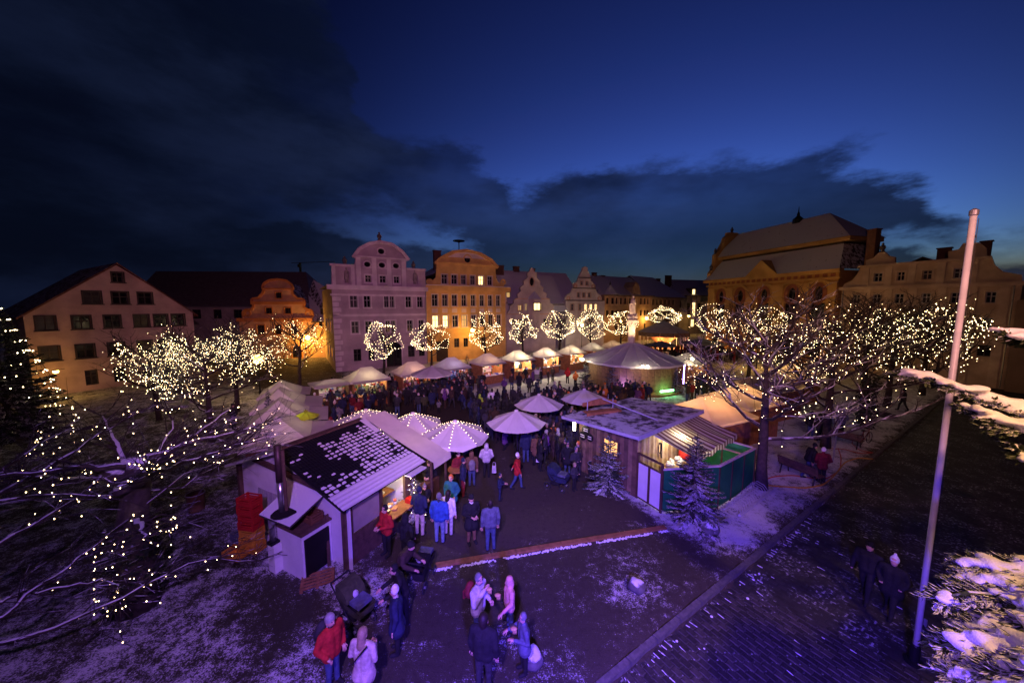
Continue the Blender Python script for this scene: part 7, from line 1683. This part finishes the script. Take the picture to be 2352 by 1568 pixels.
def backpack(label, host, col, sc=1.0):
    o = host; t = thing('backpack', label, 'backpack', o.location, 0); t.rotation_euler = o.rotation_euler; t.scale = (sc, sc, sc); b = MB().ball((0, .26, 1.22), .2, 10, sx=.85, sy=.6, sz=1.15); b.build('body', CL[col], t, True); MB().box((0, .38, 1.1), (.24, .05, .2)).build('pocket', CL[col], t)
for o in list(C.objects):
    l = o.get('label', '')
    if l.startswith('grey-haired person in a red'): backpack('dark backpack on the person in the red quilted jacket', o, 'charcoal')
    if l.startswith('person in a taupe'): backpack('small grey backpack on the taupe hooded jacket', o, 'grey', .95)
    if l.startswith('woman in a pale grey parka'): backpack('dark red backpack on the woman in the pale grey parka', o, 'dark_red', .97)
    if l.startswith('woman in a pale coat'):
        s = MB(); Q = [Vector((-.17, .12, 1.44)), Vector((-.05, .19, 1.3)), Vector((.1, .2, 1.1)), Vector((.2, .16, .98))]
        for a, c in zip(Q[:-1], Q[1:]): s.beam(a, c, .035, .02)
        s.build('shoulder_strap', CL['black'], o)

# ---------------------------------------------------------------- carousel, flagpole, near spruce
cp = Vector((29.5, 66.5, 0)); ca = thing('carousel', 'carousel with a grey cone roof and an orange-lit centre', 'carousel', cp)
for k in range(12):
    a0, a1 = 2 * pi * k / 12, 2 * pi * (k + 1) / 12; r, z0, z1 = 4.7, 3.25, 5.4
    MB().face([(r * cos(a0), r * sin(a0), z0), (r * cos(a1), r * sin(a1), z0), (0, 0, z1)]).build('roof_panel', mat('carousel_canvas', (.36, .33, .36), .85, .1), ca)
    am = (a0 + a1) / 2; MB().box((0, 0, 0), (.08, 2 * r * sin(pi / 12) * .96, .75)).build('rim_board', mat('carousel_rim', (.16, .10, .06), .5, .4, 2), ca, loc=(r * cos(pi / 12) * cos(am), r * cos(pi / 12) * sin(am), 2.9), rz=am)
    MB().tube([(4.4 * cos(a0), 4.4 * sin(a0), .3), (4.4 * cos(a0), 4.4 * sin(a0), 2.6)], .06, 6).build('pole', CLOTH, ca)
MB().lathe([(.9, .3), (1.0, .9), (2.8, 2.55), (2.8, 2.7)], n=16).build('centre_cone', mat('carousel_centre', (.65, .3, .14), .5, .5, 2), ca); MB().lathe([(4.7, 0), (4.7, .3), (0, .31)], n=24).build('platform', WOODD, ca)
for a in (-2.2, -1.0, .5): lamp('carousel_light', (2.9 * cos(a), 2.9 * sin(a), 1.1), 420, (1, .42, .16), .15, parent=ca); MB().ball((2.2 * cos(a), 2.2 * sin(a), .75), .2, 8).build('lamp', CANDLE, ca)
fp = thing('flagpole', 'tall bare white flagpole rising beside the road at the right', 'flagpole', (9.43, 7.2, -.12))
MB().tube([(0, 0, 0), (0, 0, 5), (0, 0, 10.15)], [.056, .053, .05], 16).build('pole', mat('pole_white_paint', (.62, .62, .64), .35, .12, 3), fp, True); MB().lathe([(.05, 10.15), (.068, 10.17), (.068, 10.26), (.02, 10.3)], n=16).build('finial', STL, fp); MB().tube([(.075, -.03, 1), (.075, -.03, 10.1)], .006, 4).build('halyard', CABLE, fp); MB().lathe([(.17, 0), (.17, .05), (.09, .08), (.085, .45), (.07, .48)], n=14).build('foot', IRON, fp); MB().box((.07, -.06, 1.1), (.03, .05, .16)).build('cleat', STL, fp)
SPN = mat('near_spruce_needles', (.045, .065, .02), .8, .4, 6, snow=.2); SNOWB = mat('branch_snow', (.74, .74, .77), .9, .06, 6, .5)
so = Vector((9.6, 4.6, -.1)); nsp = thing('snowy_spruce', 'snow-laden spruce with boughs reaching in at the right edge', 'tree', so)
MB().tube([(0, 0, 0), (0, 0, 8.6)], [.22, .05], 8).build('trunk', BARKD, nsp); F, SNB = MB(), []; rnd = random.Random(12)
def bough(q, w, load=0):
    q = [Vector(p) - so for p in q]; n = len(q); F.tube(q, [.035 - .02 * i / n for i in range(n)], 5)
    m = 46
    for i in range(m):
        f = (i + 1) / m * (n - 1); k = min(int(f), n - 2); p = q[k].lerp(q[k + 1], f - k)
        for _ in range(load): SNB.append((*(p + Vector((rnd.gauss(0, .07), rnd.gauss(0, .09), .04 + rnd.random() * .04))), rnd.uniform(.07, .15) * (1.1 - .5 * f / (n - 1))))
        d = (q[k + 1] - q[k]).normalized(); s = d.cross(Vector((0, 0, 1))).normalized(); ww = w * (1.15 - .75 * f / (n - 1))
        for sg in (-1, 1):
            dd = (d * .7 + s * sg * rnd.uniform(.6, 1) + Vector((0, 0, rnd.uniform(-.35, .05)))).normalized(); L_ = ww * rnd.uniform(.6, 1.1); u = dd.cross(s).normalized()
            for g2 in range(7):
                p2 = p + dd * L_ * (.15 + .13 * g2); d2 = (dd + Vector((rnd.gauss(0, .45), rnd.gauss(0, .45), rnd.gauss(0, .35)))).normalized(); s2 = d2.cross(Vector((0, 0, 1))).normalized(); l2 = rnd.uniform(.06, .13)
                F.face([p2, p2 + d2 * l2 * .5 + s2 * .018, p2 + d2 * l2, p2 + d2 * l2 * .5 - s2 * .018]); F.face([p2, p2 + d2 * l2 * .5 + Vector((0, 0, .014)), p2 + d2 * l2, p2 + d2 * l2 * .5 - Vector((0, 0, .014))])
            if rnd.random() < .2: SNB.append((*(p + dd * L_ * rnd.uniform(.2, .7) + Vector((0, 0, .02))), ww * rnd.uniform(.12, .28)))
        if rnd.random() < .5 and noise.noise(p * 2.2) > -.12: SNB.append((*(p + Vector((rnd.uniform(-.06, .06), rnd.uniform(-.06, .06), .03))), ww * rnd.uniform(.16, .34)))
A3 = lambda u, v, Y: AT(u, v, Y)
bough([so + Vector((0, 0, 6.6)), A3(2352, 945, 5.0), A3(2290, 925, 5.1), A3(2200, 895, 5.3), A3(2120, 870, 5.4), A3(2065, 858, 5.5)], .55, 2); bough([so + Vector((0, 0, 6.4)), A3(2380, 985, 4.6), A3(2300, 975, 4.8), A3(2220, 940, 5.0)], .5, 2); bough([so + Vector((0, 0, 7.6)), A3(2420, 800, 4.8), A3(2350, 780, 4.9), A3(2315, 768, 5)], .32, 1)
bough([so + Vector((0, 0, 5.2)), A3(2400, 1075, 4.4), A3(2352, 1040, 4.6), A3(2310, 1010, 4.7)], .35)
rnd2 = random.Random(21)
for k in range(9):
    v0 = 1295 + k * 36; u0 = 2150 + rnd2.uniform(0, 60) + (40 if k % 3 == 0 else 0); Y0 = 4.7 - k * .18
    bough([so + Vector((-.15, -.15, max(.6, A3(u0, v0, Y0).z + .55))), A3(2440, v0 + rnd2.uniform(-5, 25), Y0 - .5), A3(2330, v0 + rnd2.uniform(-10, 12), Y0 - .25), A3((u0 + 2300) / 2, v0 + rnd2.uniform(-8, 8), Y0 - .1), A3(u0, v0 + rnd2.uniform(0, 12), Y0)], .5)
tag(F.build('foliage', SPN, nsp), kind='stuff'); sme, _ = solid([((x, y, z * 1.9), (x, y, z * 1.9), r, r, 0) for x, y, z, r in SNB], .04, 4)
for v in sme.vertices: v.co = Vector((v.co.x, v.co.y, v.co.z / 1.9)) + Vector((0, 0, .02 * noise.noise(v.co * 6)))
sme.materials.append(SNOWB); sme.polygons.foreach_set('use_smooth', [True] * len(sme.polygons)); tag(put('snow_load', sme, nsp), kind='stuff')

# ---------------------------------------------------------------- coloured flood lights of the building the picture is taken from, plus added fills
lamp('flood_violet', (-1.5, -1.0, 10.5), 8200, (.42, .18, 1.0), .25, 'SPOT', aim=(-2.2, 13, 0), cone=R_(112), blend=1.0)
lamp('fill_lilac', (-.5, -1.0, 11.0), 6200, (.85, .55, 1.0), .25, 'SPOT', aim=(0, 19, 1.5), cone=R_(50), blend=1.0)  # extra fill added to brighten the parasols and the white hut
lamp('flood_blue', (.8, -1.2, 6.0), 14500, (.12, .05, 1.0), .25, 'SPOT', aim=(2.6, 6.2, 0), cone=R_(98), blend=1.0)
lamp('flood_pink', (1.0, -1.0, 11.5), 14500, (1.0, .36, .56), .3, 'SPOT', aim=(-13, 38, 15), cone=R_(92), blend=1.0)
lamp('fill_rose', (4.0, -1.0, 11.5), 6500, (1.0, .42, .36), .3, 'SPOT', aim=(28, 36, 6), cone=R_(76), blend=1.0)  # fill added to brighten the church side and the far road
lamp('flood_amber', (8.0, -.5, 11.5), 3600, (1, .52, .17), .25, 'SPOT', aim=(7.0, 4.2, 4.6), cone=R_(50), blend=.9)
pl = AT(128, 852, 29.6); wall_lamp('yellow wall lamp at the lower left corner of the pink house', pl, 140, gr=.18)
